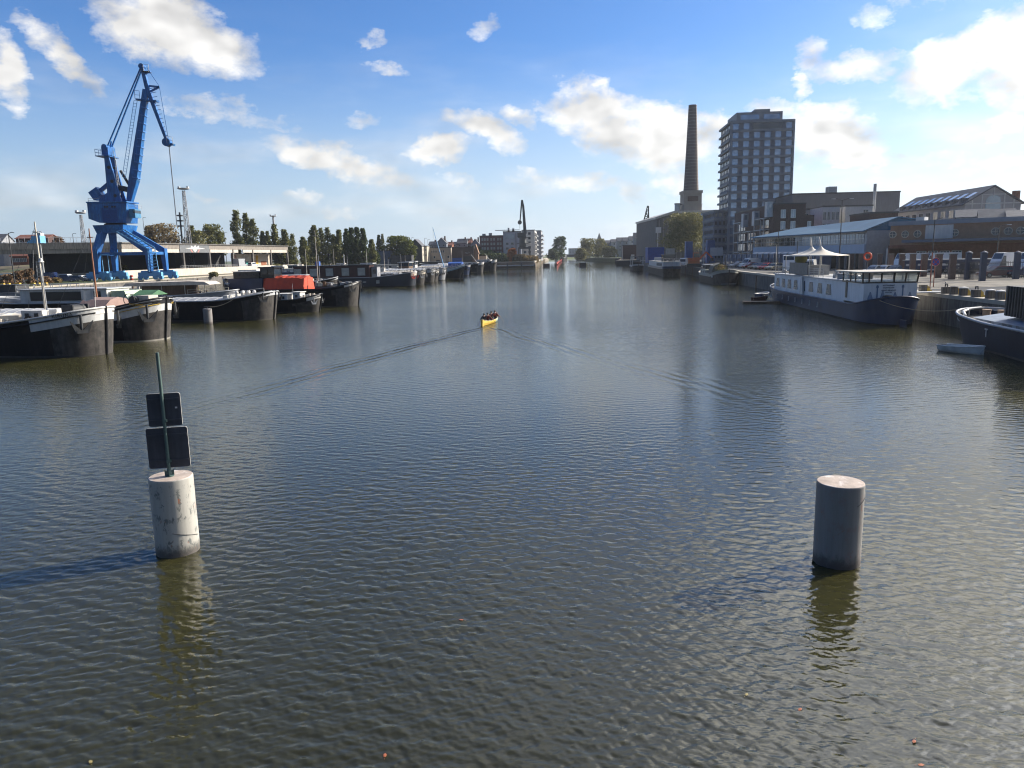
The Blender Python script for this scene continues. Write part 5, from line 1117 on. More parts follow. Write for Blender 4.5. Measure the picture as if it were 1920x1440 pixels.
# ------------------------------------------------------------------ vessels on the right
GR = 'vessels moored along the right quay'
HR = pi/2-R(5.4)
def party_barge():
    L, B = 39.5, 5.1; near = V((34.75, 66.5, 0)); far = near+V((cos(HR), sin(HR), 0))*L; t = vessel('party_barge', 'white and navy passenger barge with two cream tent canopies on its roof', far, L, B, HR, group=GR, cat='passenger ship'); b = L/2
    m = mat('deep_navy_hull', (0.008, 0.026, 0.075), 0.4, 0.3, 0.5, streak=0.1); zt, hw = hull_parts(t, L, B, 2.3, 1.65, 2.6, [m, m, M_hull], bulw=0.35, railm=m, bl=4.5, sl=4.2, sheer=0.2)
    for i in range(8): k = MB(); x = b-4-i*2.9; y = hw(x)+0.01; k.box(-0.12, 0.0, 0, 0.09, -0.28, 0.30).box(0.0, 0.12, 0, 0.09, -0.28, -0.2); k.build('fender_bracket', M_lgrey, t, (x, y, 0.95))
    w = MB(); w.box(-b+8.2, b-4.0, -2.2, 2.2, 1.3, 3.72); o = w.build('saloon', mat('bright_white_paint', (0.80, 0.80, 0.80), 0.45, 0.08, 0.8, streak=0.08), t); r = MB(); r.box(-b+8.2, b-3.8, -2.35, 2.35, 3.723, 3.85); r.build('roof', M_lgrey, o)
    def trap(u, o_): g = MB(); g.prism([(u-0.85, 2.15), (u+0.85, 2.15), (u+0.55, 3.25), (u-0.55, 3.25)], 'y', 2.201, 2.24, 0); g.build('window', mat('grey_blue_glass', (0.10, 0.13, 0.16), 0.12, 0.3, 0.6, spec=0.8), o_)
    for u in (b-5.8, b-8.6, b-11.4, b-14.2, b-20.4, b-23.6, b-26.6): trap(u, o)
    for u in (b-16.6, b-18.0): g = MB(); g.prism([(u-0.14, 2.1), (u+0.14, 2.1), (u+0.3, 3.3), (u+0.02, 3.3)], 'y', 2.201, 2.24, 0); g.build('window', M_glass, o)
    st = MB(); st.prism([(b-17.9, 1.6), (b-16.7, 1.6), (b-17.1, 3.8), (b-17.5, 3.8)], 'y', 2.24, 2.45); st.build('fin', M_white, t)
    # wheelhouse block at the near end
    x0, x1 = -b+2.6, -b+8.15; h = MB(); h.box(x0, x1, -2.35, 2.35, 1.9, 3.72); wh = h.build('wheelhouse', mat('bright_white_paint', (0.8, 0.8, 0.8)), t)
    f = MB(); zt0, zt1 = 3.723, 4.72
    f.box(x0+0.15, x1, -2.45, 2.45, zt0, zt0+0.12).box(x0+0.15, x1, -2.45, 2.45, zt1-0.06, zt1)
    for y in (-2.4, -1.35, -0.35, 0.75, 1.85, 2.4): f.frustum((x0+0.2, y, zt0+0.1), (x0+0.06, y*1.03, zt1), (0.10, 0.12), (0.10, 0.12))
    for x in (x1-0.08, (x0+x1)/2+0.6, (x0+x1)/2-0.7):
        for y in (-2.4, 2.4): f.box(x-0.06, x+0.06, y-0.05, y+0.05, zt0+0.1, zt1)
    f.build('window_frame', M_black, wh); g = MB(); gm = bpy.data.materials.new('clear_glass'); gm.use_nodes = True; gb = gm.node_tree.nodes['Principled BSDF']; gb.inputs['Base Color'].default_value = (0.8, 0.9, 0.85, 1); gb.inputs['Roughness'].default_value = 0.03; gb.inputs['Alpha'].default_value = 0.30
    g.box(x0+0.17, x0+0.19, -2.35, 2.35, zt0+0.12, zt1-0.06).box(x0+0.2, x1-0.05, 2.36, 2.38, zt0+0.12, zt1-0.06).box(x0+0.2, x1-0.05, -2.38, -2.36, zt0+0.12, zt1-0.06); g.build('glazing', gm, wh)
    r = MB(); r.box(x0-0.55, x1+0.5, -3.0, 3.0, zt1+0.003, zt1+0.10); r.build('wheelhouse_roof', M_cream, wh); d = MB(); d.box(x1-1.3, x1-0.8, 2.352, 2.39, 2.2, 3.9); d.build('door', M_black, wh)
    sp = [text_mesh(s, sz, M_navy, 'name_lettering', wh, (x0-0.03, 0.15, z), (pi/2, 0, -pi/2), 0.012) for s, sz, z in (('RESTAURANT', 0.17, 3.52), ('PARTYSCHIP', 0.17, 3.30), ('GENT BRUGGE', 0.19, 3.06), ('09 225 1588', 0.11, 2.87))]
    for y, hh in ((1.75, 1.0), (0.65, 1.15), (-0.45, 0.95), (-1.75, 0.95)): pt = MB(); pt.prism([(y-0.30, 1.95), (y+0.30, 1.95), (y+0.22, 2.4), (y+0.04, 1.95+hh), (y-0.04, 1.95+hh), (y-0.22, 2.4)], 'x', x0-0.02, x0-0.005); pt.build('painted_tree', mat('painted_grey_blue', (0.26, 0.32, 0.42), 0.6, 0.3, 3), wh)
    for y in (1.15, -1.1): pl = MB(); pl.box(x0-0.035, x0-0.022, y-0.06, y+0.06, 1.95, 3.3); pl.prism([(y-0.11, 3.3), (y+0.11, 3.3), (y+0.1, 3.5), (y, 3.58), (y-0.1, 3.5)], 'x', x0-0.035, x0-0.022); pl.build('painted_lamp', mat('painted_slate', (0.15, 0.22, 0.33), 0.6), wh)
    # roof terrace
    tc = mat('tent_canvas', (0.74, 0.67, 0.55), 0.7, 0.08, 1)
    for x, s, R_ in ((b-12.4, 1, 2.9), (b-16.0, -1, 3.1)):
        nn = 28; tm = MB(); prof = [(0.10, 7.25), (0.35, 6.95), (0.9, 6.68), (1.6, 6.45), (2.4, 6.28), (R_, 6.18), (R_, 6.13)]; vs = []
        for k, (rr, z) in enumerate(prof):
            for j in range(nn): a = 2*pi*j/nn; q = rr*(1+0.10*cos(4*a)*(rr/R_)**2); vs.append((x+q*cos(a), q*sin(a)*0.95, z))
        tm.add(vs, [(k*nn+j, k*nn+(j+1) % nn, (k+1)*nn+(j+1) % nn, (k+1)*nn+j) for k in range(len(prof)-1) for j in range(nn)], 0, True); tm.build('tent_canopy', tc, t)
        MB().tube([(x, 0, 3.85), (x, 0, 7.0), (x-0.05*s, 0.12, 7.6), (x-0.15*s, 0.2, 8.35)], [0.07, 0.07, 0.13, 0.05], 8).build('tent_mast', M_white, t)
    for x, y, h in ((b-3.9, 2.1, 3.8), (b-9.3, 2.2, 2.4), (b-19.3, 2.2, 2.4), (b-9.3, -2.2, 2.4), (b-19.3, -2.2, 2.4)): MB().tube([(x, y, 3.85), (x, y, 3.85+h)], 0.05, 6).build('post', M_cream, t)
    railing(t, [(b-4.2, 2.2, 3.85), (b-9.5, 2.2, 3.85)], 1.0, 3, 0.03, M_grey); pn = MB(); pn.box(b-18.2, b-10.6, 2.0, 2.08, 3.95, 5.35); pn.build('wind_screen', mat('smoky_panel', (0.14, 0.145, 0.15), 0.5), t); fr = MB(); fr.box(b-14.5, b-11.5, -1.6, 1.6, 3.86, 5.0); fr.build('bar_counter', M_grey, t); gb_ = MB(); gb_.ball((b-12.0, 1.1, 5.75), 0.75, 12, sz=(1.3, 1, 0.8)); gb_.build('folded_parasol', mat('mustard_cloth', (0.30, 0.28, 0.10), 0.8), t)
    railing(t, [(b-19.5, 2.2, 3.86), (b-24.5, 2.2, 3.86)], 0.95, 4, 0.03, M_lgrey); clutter(t, b-30, b-19, 3.2, 3.86, 18, 101, [M_grey, M_wood, M_lgrey, M_white, M_grass]); clutter(t, b-10, b-4.3, 3.2, 3.86, 12, 105, [M_redp, M_dark, M_lgrey, M_grey])
    lr = MB(); lr.tube([(0.34*cos(a), 0, 0.34*sin(a)) for a in [2*pi*i/16 for i in range(17)]], 0.09, 6, caps=False); lr.build('life_ring', M_orange, t, (b-30.9, 0.0, 6.15), R(90)); MB().tube([(b-30.9, 0.0, 3.86), (b-30.9, 0.0, 6.6)], 0.04, 6).build('ring_post', M_dark, t)
    railing(t, [(b-3.9, 2.0, 2.0), (b-1.4, 1.5, 2.1), (b-0.3, 0.3, 2.3), (b-1.4, -1.5, 2.1)], 1.0, 2, 0.06, M_cream); clutter(t, -b+0.8, -b+2.3, 2.4, 2.1, 4, 108, [M_lgrey, M_dark])
    rd = MB(); rd.box(-b-1.3, -b+0.5, -0.06, 0.06, -0.8, 0.62); rd.build('rudder', m, t); gw = MB(); gw.box(-b+3.0, -b+4.2, -5.0, -2.4, 2.75, 2.83); gw.build('gangway', M_lgrey, t); railing(t, [(-b+3.0, -2.5, 2.83), (-b+3.0, -5.0, 2.83)], 0.9, 2, 0.03, M_navy)
party_barge()
def house_barge():
    L, B = 26, 5.2; hd = HR; near = V((44.4, 152.5, 0)); far = near+V((cos(hd), sin(hd), 0))*L; t = vessel('houseboat', 'black curved houseboat with pale upper strake, deck plants and bicycles on the right', near, L, B, hd+pi, group=GR, cat='houseboat'); b = L/2
    pale = mat('pale_olive_strake', (0.36, 0.36, 0.31), 0.6, 0.15, 1); zt, hw = hull_parts(t, L, B, 3.1, 2.05, 2.6, [M_hull, pale, M_bootg], band=(40, 0.5), bulw=0.5, railm=pale, bl=4.6, sl=4.0, sheer=0.34)
    c = cabin(t, -b+2.5, -b+11, 4.2, 1.6, 1.2, pale, pale, wins=3, wh=0.5, ww=0.5, gm=M_white); cabin(t, -b+2.8, -b+7, 3.2, 2.95, 0.9, M_dark, M_lgrey, wins=2); cv = MB(); cv.prism([(-1.9, 2.3), (1.9, 2.3), (1.4, 3.8), (0, 4.4), (-1.4, 3.8)], 'x', -b+11.5, -b+16.5); cv.build('canvas_shelter', mat('olive_canvas', (0.12, 0.12, 0.095), 0.9, 0.2, 1), t)
    clutter(t, 2, b-2, 3.4, 2.2, 20, 111, [M_dark, M_grass, M_yellow, M_wood, M_white]); mast(t, b-4.2, 0, 2.2, 4.2, M_dark, r=0.09, stays=False, yard=3.6)
    mb, cl = crown_mesh(1.8, 2.4, S_bush, 700, 0.11, random.Random(4), None, 0); mb.build('deck_plants', L_lime, t, (4.5, 0, 2.3)); mb, cl = crown_mesh(1.5, 2.0, S_bush, 500, 0.10, random.Random(5), None, 0); mb.build('deck_plants', L_aut, t, (b-3, -1.2, 2.6))
    for i in range(2):
        bi = MB(); 
        for dx in (0, 1.05): bi.tube([(dx+0.33*cos(a), 0, 0.33+0.33*sin(a)) for a in [2*pi*k/14 for k in range(15)]], 0.03, 5, caps=False)
        bi.tube([(0, 0, 0.33), (0.35, 0, 0.8), (0.9, 0, 0.85), (1.05, 0, 0.33)], 0.025, 5); bi.tube([(0.35, 0, 0.8), (0.5, 0, 0.33), (0.9, 0, 0.8)], 0.025, 5)
        tb = bi.build('bicycle', M_galv, None, t.matrix_world @ V((0, 0, 0))); tb.location = V((near.x+(i*1.2-0.2), near.y+4.2+i, 3.9)); tag(tb, ['bicycle with thin steel frame standing over the houseboat bow', 'second bicycle leaning beyond the first on the houseboat'][i], 'bicycle')
    pl = MB(); pl.box(-0.7, 0.7, 0, 0.04, 0, 0.3); a = atan2(0, 1); pl.build('name_board', M_lgrey, t, (b-4.5, -hw(b-4.5)-0.06, 1.5)); mk = MB(); mk.box(-1.5, 1.5, -0.02, 0.05, 0.12, 0.22); mk.build('draft_line', M_white, t, (b+0.06-0.45, 0, 0.1), pi/2)
house_barge()
def blue_barge():
    L, B = 50, 5.4; near = V((45.9, 213, 0)); t = vessel('barge', 'broad barge with navy hull, white sides and a small dark wheelhouse on the right', near, L, B, HR+pi, group=GR); b = L/2
    zt, hw = hull_parts(t, L, B, 2.8, 2.6, 2.6, [M_hull, M_navy, M_bootg], band=(60, 0.6), bulw=0.2, railm=M_navy, bl=1.4, sl=3, bexp=5, rake=0.8); w = MB(); w.box(-b+3, b-1.6, -2.4, 2.4, 2.4, 4.1); o = w.build('superstructure', M_white, t); r = MB(); r.box(-b+2.9, b-1.5, -2.5, 2.5, 4.103, 4.2); r.build('roof', M_cream, o)
    for u in lin(b-20, b-4, 7): put('window', win_mesh(0.8, 0.9, M_dark, M_glass, 'plain'), o, (u, -2.41, 3.3))
    wheelhouse(t, b-12, b-8, 3.6, 4.2, 2.0, M_dark, M_dark); q = MB(); q.box(-b+12, -b+16, -1.5, 1.5, 4.2, 5.2); q.build('skylight_box', M_lgrey, t); railing(t, [(b-1.6, 2.3, 4.2), (b-1.6, -2.3, 4.2)], 0.9, 2, 0.04, M_white); clutter(t, b-9, b-3, 3, 4.2, 8, 121, [M_dark, M_white])
    wv = MB(); wv.tube([(0, 0, 0), (0, 0, 1.5)], 0.5, 12); wv.build('white_vent', M_white, t, (b-1.0, 2.0, 2.6))
blue_barge()
t = vessel('boat', 'small dark boat with an open flat canopy at the far end of the right quay', (PX_(1197, 290, 1), 290, 0), 22, 4.5, HR+pi, group=GR, cat='boat'); zt, hw = hull_parts(t, 22, 4.5, 2.4, 1.9, 2.0, [M_hull, M_lgrey, M_bootg], band=(30, 0.4), bulw=0.3, railm=M_lgrey, bl=2.5)
MB().box(-6, 8, -2.2, 2.2, 5.2, 5.45).build('canopy', M_dark, t); w = MB(); [w.box(x-0.12, x+0.12, y-0.12, y+0.12, 1.6, 5.19) for x in (-5.5, 7.5) for y in (-2, 2)]; w.build('canopy_posts', M_white, t); cabin(t, -5, 4, 3.4, 1.6, 1.6, M_dark)
def corner_barge():
    L, B = 38, 5.1; hd = pi/2-R(10); t = vessel('barge', 'dark blue black barge with rusty bollards and a ribbed black container at the right edge', (35.2, 56.0), L, B, hd, group=GR); b = L/2
    m = mat('dark_slate_hull', (0.012, 0.018, 0.036), 0.6, 0.25, 0.6, streak=0.1, spec=0.2); zt, hw = hull_parts(t, L, B, 2.35, 1.85, 2.1, [m, m, M_bootg], bulw=0.45, railm=M_lgrey, bl=3.8, sheer=0.2)
    for x, y in ((b-2.6, 0.6), (b-3.3, -0.1)): q = MB(); q.tube([(0, 0, 0), (0, 0, 0.62)], 0.26, 14); q.tube([(0, 0, 0.62), (0, 0, 0.70)], 0.30, 14); q.build('bollard', mat('rusty_bollard', (0.36, 0.24, 0.15), 0.8, 0.3, 4), t, (x, y, 1.75))
    q = MB(); q.box(-12, b-4.6, -2.0, 2.15, 1.4, 2.05); q.build('hatch_coaming', mat('worn_white_paint', (0.45, 0.46, 0.48), 0.7, 0.3, 1.5, c2=(0.25, 0.22, 0.2)), t); r = MB(); r.prism([(-2.1, 2.053), (2.25, 2.053), (0, 2.4)], 'x', -12, b-4.5); r.build('hatch_cover', mat('bluish_grey_sheet', (0.24, 0.30, 0.38), 0.6), t)
    c = MB(); x0, x1 = b-16.5, b-7.3; n = 24
    c.box(x0, x1, -1.4, 1.5, 2.42, 4.35)
    for i in range(n): x = x0+0.1+(x1-x0-0.2)*i/n; c.box(x, x+0.12, 1.501, 1.6, 2.42, 4.35)
    for i in range(9): y = -1.4+2.8*i/9; c.box(x1+0.001, x1+0.1, y, y+0.12, 2.42, 4.35); c.box(x0-0.1, x0-0.001, y, y+0.12, 2.42, 4.35)
    c.build('ribbed_container', M_dark, t); k = MB(); k.box(-0.22, 0.22, 0, 0.03, 0.48, 0.56).box(-0.05, 0.05, 0, 0.03, 0, 0.48); k.build('painted_mark', M_lgrey, t, (b-7.5, hw(b-7.5)+0.0, 1.0)); railing(t, [(b-1.2, 1.2, 1.9), (b-0.6, 0.0, 1.95)], 0.5, 1, 0.03, M_lgrey)
    wr = MB(); wr.tube([(b-3.5, 2.35, 2.1), (b-1.6, 1.75, 2.25), (b-0.5, 0.8, 2.36), (b-0.15, 0, 2.4)], 0.10, 6); wr.build('white_capping', M_white, t)
corner_barge()
rope('long thin mooring line sagging from the passenger barge to the dark corner barge', PY(1648, 563, 67.5), PY(1842, 572, 58), 0.7, 0.03)
def dinghy(name, label, a, b, B, h, hullm, inm, group=None, seats=2):
    a, b = V(a), V(b); d = b-a; L = d.length; rz = atan2(d.y, d.x); t = thing(name, label, 'rowing boat', (a+b)/2, rz, group); n = 12; vs = []; vi = []
    for i in range(n+1):
        u = i/n; x = -L/2+L*u; w = B/2*(1-max(0, (u-0.45)/0.55)**2.2)**0.9 if u > 0.45 else B/2*(0.80+0.2*sin(u/0.45*pi/2)); zt = h*(1+0.35*u*u)
        for (fy, fz) in ((1, 1), (0.82, 0.35), (0.35, -0.25), (0, -0.3), (-0.35, -0.25), (-0.82, 0.35), (-1, 1)): vs.append((x-(0 if i < n else 0.15*(1-fz)), w*fy, zt*fz if fz > 0 else h*fz)); vi.append((x*0.97, w*fy*0.90, zt*fz if fz == 1 else h*(fz*0.6+0.12)))
    F = [(i*7+j, i*7+j+1, (i+1)*7+j+1, (i+1)*7+j) for i in range(n) for j in range(6)]
    m = MB(); m.add(vs, F, 0, True); m.add(vs[:7], [tuple(range(7))[::-1]], 0); m.build('hull', hullm, t); m = MB(); m.add(vi, [f[::-1] for f in F], 0, True); m.add([vi[j] for j in range(7)], [tuple(range(7))], 0)
    m.build('interior', inm, t); g = MB(); g.tube([vs[i*7] for i in range(n+1)]+[vs[i*7+6] for i in range(n, -1, -1)], 0.035, 6); g.build('gunwale', hullm, t)
    for k in range(seats): x = -L*0.3+L*0.32*k; g = MB(); g.box(x-0.12, x+0.12, -B*0.42, B*0.42, h*0.62, h*0.68); g.build('seat', inm, t)
    return t
dinghy('rowing_boat', 'pale grey rowing dinghy floating off the side of the dark corner barge', P(1765, 657, 0), P(1846, 666, 0)+V((0, 0, 0)), 1.35, 0.42, mat('grey_white_gelcoat', (0.78, 0.77, 0.74), 0.4), M_white)
dinghy('rowing_boat', 'dark blue dinghy with a white cover beside the passenger barge bow', P(1422, 560, 0), P(1452, 560, 0)+V((0, 3, 0)), 1.6, 0.7, M_navy, M_white); dinghy('rowing_boat', 'maroon dinghy with a white cover next to the blue dinghy', P(1410, 565.5, 0), P(1440, 566, 0), 1.5, 0.6, M_maroon, M_white)
q = P(1425, 569, 0); t = thing('pontoon', 'low dark floating pontoon under the two covered dinghies', 'pontoon', (q.x, q.y, 0), R(-12)); MB().box(-2.2, 2.4, -0.9, 0.9, -0.1, 0.3).build('deck', M_wood, t); [MB().box(x-0.3, x+0.3, -0.8, 0.8, -0.5, -0.1).build('float', M_dark, t) for x in (-1.5, 1.5)]
# ------------------------------------------------------------------ big blue crane
def blue_crane():
    Y = 194; base = P(228, 521.5, QL); x0 = PX_(222, Y, 10); t = thing('harbour_crane', 'large bright blue harbour crane with tall jib and portal legs', 'crane', (x0, Y, QL))
    g = lambda px, py, dy=0.0: PY(px, py, Y+dy)-V((x0, Y, QL))+V((0, 0, 0))
    def L(px, py, y): v = g(px, py); return V((v.x, y, v.z))
    # portal
    top = g(222, 428); zt = top.z; hx = g(245, 428).x; p = MB()
    p.frustum((0, 0, zt-1.2), (0, 0, zt+0.7), (6.6, 6.6), (7.6, 7.6)); p.build('portal_head', M_blue, t)
    gy = lambda px, py, y: PY(px, py, Y+y)-V((x0, Y, QL)); zk = gy(230, 471, -4.2).z; xl, xr = gy(184, 500, -4.2).x, gy(281, 500, -4.2).x
    for sx, xk in ((-1, xl), (1, xr)):
        for sy in (-1, 1):
            y = sy*4.2; l = MB(); l.frustum((sx*2.2, sy*2.2, zt-0.6), (xk, y, zk), (1.9, 1.5), (1.5, 1.5)); l.frustum((xk, y, zk+0.6), (xk+0.15*sx, y*1.02, 1.7), (1.3, 1.7), (0.9, 1.1)); l.build('portal_leg', M_blue, t)
            b = MB(); b.box(xk-2.9, xk+2.9, y-0.55, y+0.55, 0.85, 1.9); b.box(xk-2.2, xk+2.2, y-0.45, y+0.45, 1.903, 2.3); o = b.build('bogie', M_bluel, t)
            for dx in (-2.6, -1.2, 1.2, 2.6): w = MB(); w.tube([(xk+dx, y-0.35, 0.45), (xk+dx, y+0.35, 0.45)], 0.45, 12); w.box(xk+dx-0.5, xk+dx+0.5, y-0.5, y+0.5, 0.45, 0.9); w.build('wheel', M_bluel, o)
    c = MB(); c.bar((xl, -4.2, zk-0.6), (xr, -4.2, zk-0.6), 0.9, 0.7).bar((xl, 4.2, zk-0.6), (xr, 4.2, zk-0.6), 0.9, 0.7).bar((xl, -4.2, zk-0.6), (xl, 4.2, zk-0.6), 0.7).bar((xr, -4.2, zk-0.6), (xr, 4.2, zk-0.6), 0.7); c.build('tie_beam', M_blue, t)
    s = MB()
    for (a, b_) in (((2.6, -5.2, zt-1), (xr+0.6, -5.3, zk+0.3)), ((4.6, -5.2, zt-0.6), (xr+2.2, -5.3, zk+0.6))): s.bar(a, b_, 0.14, 0.3)
    for k in range(9): f = k/8; s.bar(V((2.6, -5.2, zt-1)).lerp(V((xr+.6, -5.3, zk+.3)), f), V((4.6, -5.2, zt-.6)).lerp(V((xr+2.2, -5.3, zk+.6)), f), 0.16)
    s.build('stairway', M_bluel, t); s = MB()
    for (a, b_) in (((xr+0.4, -5.3, zk), (xr+0.2, -5.3, 2)), ((xr+2.2, -5.3, zk+.5), (xr+2.6, -5.3, 2))): s.bar(a, b_, 0.14)
    for k in range(6): z = 2.5+(zk-2.5)*k/6; s.bar((xr+.3, -5.3, z), (xr+2.4, -5.3, z), 0.14); s.bar((xr+.3, -5.3, z), (xr+2.4, -5.3, z+(zk-2.5)/6), 0.10)
    s.build('ladder', M_bluel, t); s = MB()
    s.bar((xl+1.5, -4.8, 2), (xl+1.5, -4.8, 6.5), 0.12).bar((xl+3.0, -4.8, 2), (xl+3.0, -4.8, 6.5), 0.12).bar((xl+1.2, -4.8, 6.5), (xl+3.4, -4.8, 6.5), 0.3)
    s.build('ladder', M_bluel, t)
    # slewing ring and house
    MB().lathe([(2.6, zt+0.7), (2.6, zt+1.1), (2.0, zt+1.3), (2.0, zt+2.3), (3.2, zt+2.6)], n=24).build('slew_ring', M_dark, t)
    a, b, c1, c2, d1, d2 = [gy(px, py, -3.0) for px, py in ((163, 381), (237, 381), (166, 410), (236, 411), (186, 417.5), (236, 417.5))]
    h = MB(); h.prism([(a.x, a.z), (c1.x, c1.z), (d1.x, d1.z), (d2.x, d2.z), (b.x, b.z)], 'y', -3.0, 3.0); o = h.build('machinery_house', M_blue, t)
    r = MB(); r.box(a.x-0.15, b.x+0.15, -3.15, 3.15, a.z+0.003, a.z+0.35); r.build('house_roof', M_blue, o)
    for px in (199, 213): q = gy(px, 389, -3); put('window', win_mesh(1.3, 0.95, M_blue, M_black, 'cross'), o, (q.x, -3.03, q.z)); lv = MB(); q = gy(px, 402.5, -3); lv.box(q.x-0.95, q.x+0.95, -3.08, -3.002, q.z-1.7, q.z+1.7); lv.build('louvre', mat('dark_blue_louvre', (0.01, 0.07, 0.28), 0.6, 0.3, 4), o)
    railing(t, [gy(166, 380.5, -2.9), gy(186, 380.5, -2.9)], 1.1, 2, 0.05, M_lgrey)
    a = gy(241, 392, -2.6); b = gy(254, 408, -2.6); cb = MB(); cb.box(a.x, b.x, -2.6, 0.4, b.z, a.z); o = cb.build('driver_cab', mat('cab_teal', (0.05, 0.20, 0.36), 0.5), t); cb = MB(); cb.box(a.x+1.0, b.x+0.03, -2.63, 0.43, b.z+1.1, a.z-0.3); cb.build('cab_window', M_glass, o); railing(t, [(a.x, -2.9, a.z), (b.x+0.3, -2.9, a.z), (b.x+0.3, 0.6, a.z)], 1.0, 2, 0.04, M_lgrey)
    # mast (A frame): two side plates that taper upwards
    z0 = g(200, 381).z+0.36; bl, br, tl, tr = g(188, 381).x, g(234, 381).x, g(200, 281).x, g(206, 281).x; zt2 = g(203, 282).z; zs = g(200, 362).z
    for sy in (-1, 1):
        m = MB(); m.prism([(bl+0.6, z0), (br, z0), (g(229, 365).x, g(229, 365).z), (tr, zt2), (tl, zt2), (g(207, 362).x, zs), (g(192, 374).x, g(192, 374).z)], 'y', sy*1.3-0.25, sy*1.3+0.25); o = m.build('mast_plate', M_blue, t)
        for px, py in ((210, 315), (216, 341), (222, 368)): q = g(px, py); k = MB(); k.tube([(q.x, sy*1.3-0.29, q.z), (q.x, sy*1.3+0.29, q.z)], 0.42, 14); k.build('porthole', M_dark, o)
    cr = MB()
    for f in (0.1, 0.35, 0.6, 0.85): z = z0+(zt2-z0)*f; x = (bl+br)/2*(1-f)+(tl+tr)/2*f+0.4*(1-f); cr.box(x-0.4, x+0.4, -1.04, 1.04, z, z+0.5)
    cr.build('mast_cross_beam', M_blue, t)
    q = g(203, 281); k = MB(); k.box(q.x-0.8, q.x+0.8, -1.8, 1.8, q.z-1.4, q.z+0.5); k.tube([(q.x, -2.0, q.z+0.5), (q.x, 2.0, q.z+0.5)], 0.65, 14); k.build('mast_head', M_blue, t); a = g(189, 294); b = g(213, 292); k = MB(); k.box(a.x, b.x, -2.6, 2.6, a.z-0.2, a.z); k.build('platform', M_blue, t); railing(t, [(a.x, -2.5, a.z), (g(200, 294).x, -2.5, a.z)], 1.5, 2, 0.05, M_blue); railing(t, [(a.x, -2.5, a.z), (a.x, 2.5, a.z)], 1.5, 2, 0.05, M_blue)
    # counterweight arm
    k = MB(); k.bar(g(207, 342), g(188, 358), 0.9, 0.8); k.build('counterweight_arm', M_blue, t); q = g(182.5, 363.5); k = MB(); k.obox((0, 0, 0), (2.5, 2.4, 2.2)); o = k.build('counterweight', M_blue, t, q); o.rotation_euler = (0, R(-32), 0)
    # boom: box girder widest above the foot
    f0, f1, f2 = g(240.5, 393), g(252, 336), g(274, 168)
    k = MB(); k.frustum(f0, f1, (0.9, 1.2), (2.05, 1.8), up=(0, 1, 0)).frustum(f1, f2, (2.05, 1.8), (1.25, 1.1), up=(0, 1, 0)); k.build('boom', M_blue, t)
    k = MB(); d = (f2-f1).normalized(); nrm = V((d.z, 0, -d.x)); 
    for i in range(11): pnt = f1.lerp(f2, 0.02+i/11.5); w = 1.12-0.42*i/11; k.bar(pnt+nrm*(w)+V((0, -0.9, 0)), pnt+nrm*(w)+V((0, 0.9, 0)), 0.22, 0.22); k.bar(pnt+nrm*(w-0.1)+V((0, -0.96+0.025*i, 0)), pnt-nrm*0.2+V((0, -0.96+0.025*i, 0)), 0.10, 0.22)
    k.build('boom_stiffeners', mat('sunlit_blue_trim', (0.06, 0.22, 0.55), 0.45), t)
    k = MB(); a0, a1 = g(233, 332)+V((0, -1, 0)), g(255, 190)+V((0, -1, 0)); b0, b1 = g(239, 335)+V((0, -1, 0)), g(261, 190)+V((0, -1, 0)); k.bar(a0, a1, 0.09).bar(b0, b1, 0.09)
    for i in range(26): k.bar(a0.lerp(a1, i/25), b0.lerp(b1, i/25), 0.07)
    k.build('boom_ladder', M_bluel, t)
    k = MB(); a, b = g(257, 187), g(296, 190); k.bar(a, b, 1.6, 0.35, up=(0, 0, 1)); k.build('boom_platform', M_blue, t); railing(t, [a+V((0, -1, 0)), g(266, 188)+V((0, -1, 0))], 2.0, 2, 0.06, M_blue)
    # fly jib
    j0, jm, j1 = g(266.5, 125), g(277, 166), g(313, 264); k = MB(); k.frustum(j0, jm, (0.75, 0.8), (1.0, 1.0), up=(0, 1, 0)).frustum(jm, j1, (1.0, 1.0), (0.65, 0.7), up=(0, 1, 0)); k.tube([j0+V((0, -0.7, 0)), j0+V((0, 0.7, 0))], 0.65, 14); k.build('fly_jib', M_blue, t)
    k = MB(); k.tube([g(313.5, 267)+V((0, -0.8, 0)), g(313.5, 267)+V((0, 0.8, 0))], 1.0, 18); k.bar(g(312, 268), g(327, 272), 1.0, 0.5); k.build('jib_head', M_blue, t); railing(t, [g(316, 270)+V((0, -0.8, 0)), g(327, 272)+V((0, -0.8, 0))], 1.8, 2, 0.05, M_lgrey)
    k = MB(); k.bar(g(270, 138), g(282, 134), 0.5, 0.4); k.bar(g(279, 161), g(299, 163), 0.4).bar(g(281, 172), g(299, 163), 0.4); k.bar(g(276, 128), g(299, 162), 0.10).bar(g(299, 163), g(316, 262), 0.10)
    for i in range(12): a = g(281, 166).lerp(g(314, 262), i/12); b = g(299, 163).lerp(g(318, 262), i/12); k.bar(a, a.lerp(b, 0.55), 0.10)
    k.build('jib_struts', M_blue, t); k = MB(); k.box(g(269, 130).x, g(281, 136).x, -0.9, 0.9, g(275, 136).z, g(275, 134.5).z); k.build('tip_platform', M_dark, t); railing(t, [g(272, 135)+V((0, -0.8, 0)), g(282, 135)+V((0, -0.8, 0))], 1.6, 2, 0.05, M_lgrey)
    k = MB(); k.bar(g(204, 279)+V((0, -1.0, 0)), g(266, 126)+V((0, -0.4, 0)), 0.28).bar(g(204, 279)+V((0, 1.0, 0)), g(266, 126)+V((0, 0.4, 0)), 0.28).bar(g(209, 265), g(205, 283), 0.3); k.build('tie_rod', M_blue, t)
    k = MB(); k.bar(g(222, 366), g(213, 283), 0.10).bar(g(226, 366), g(217, 300), 0.10)
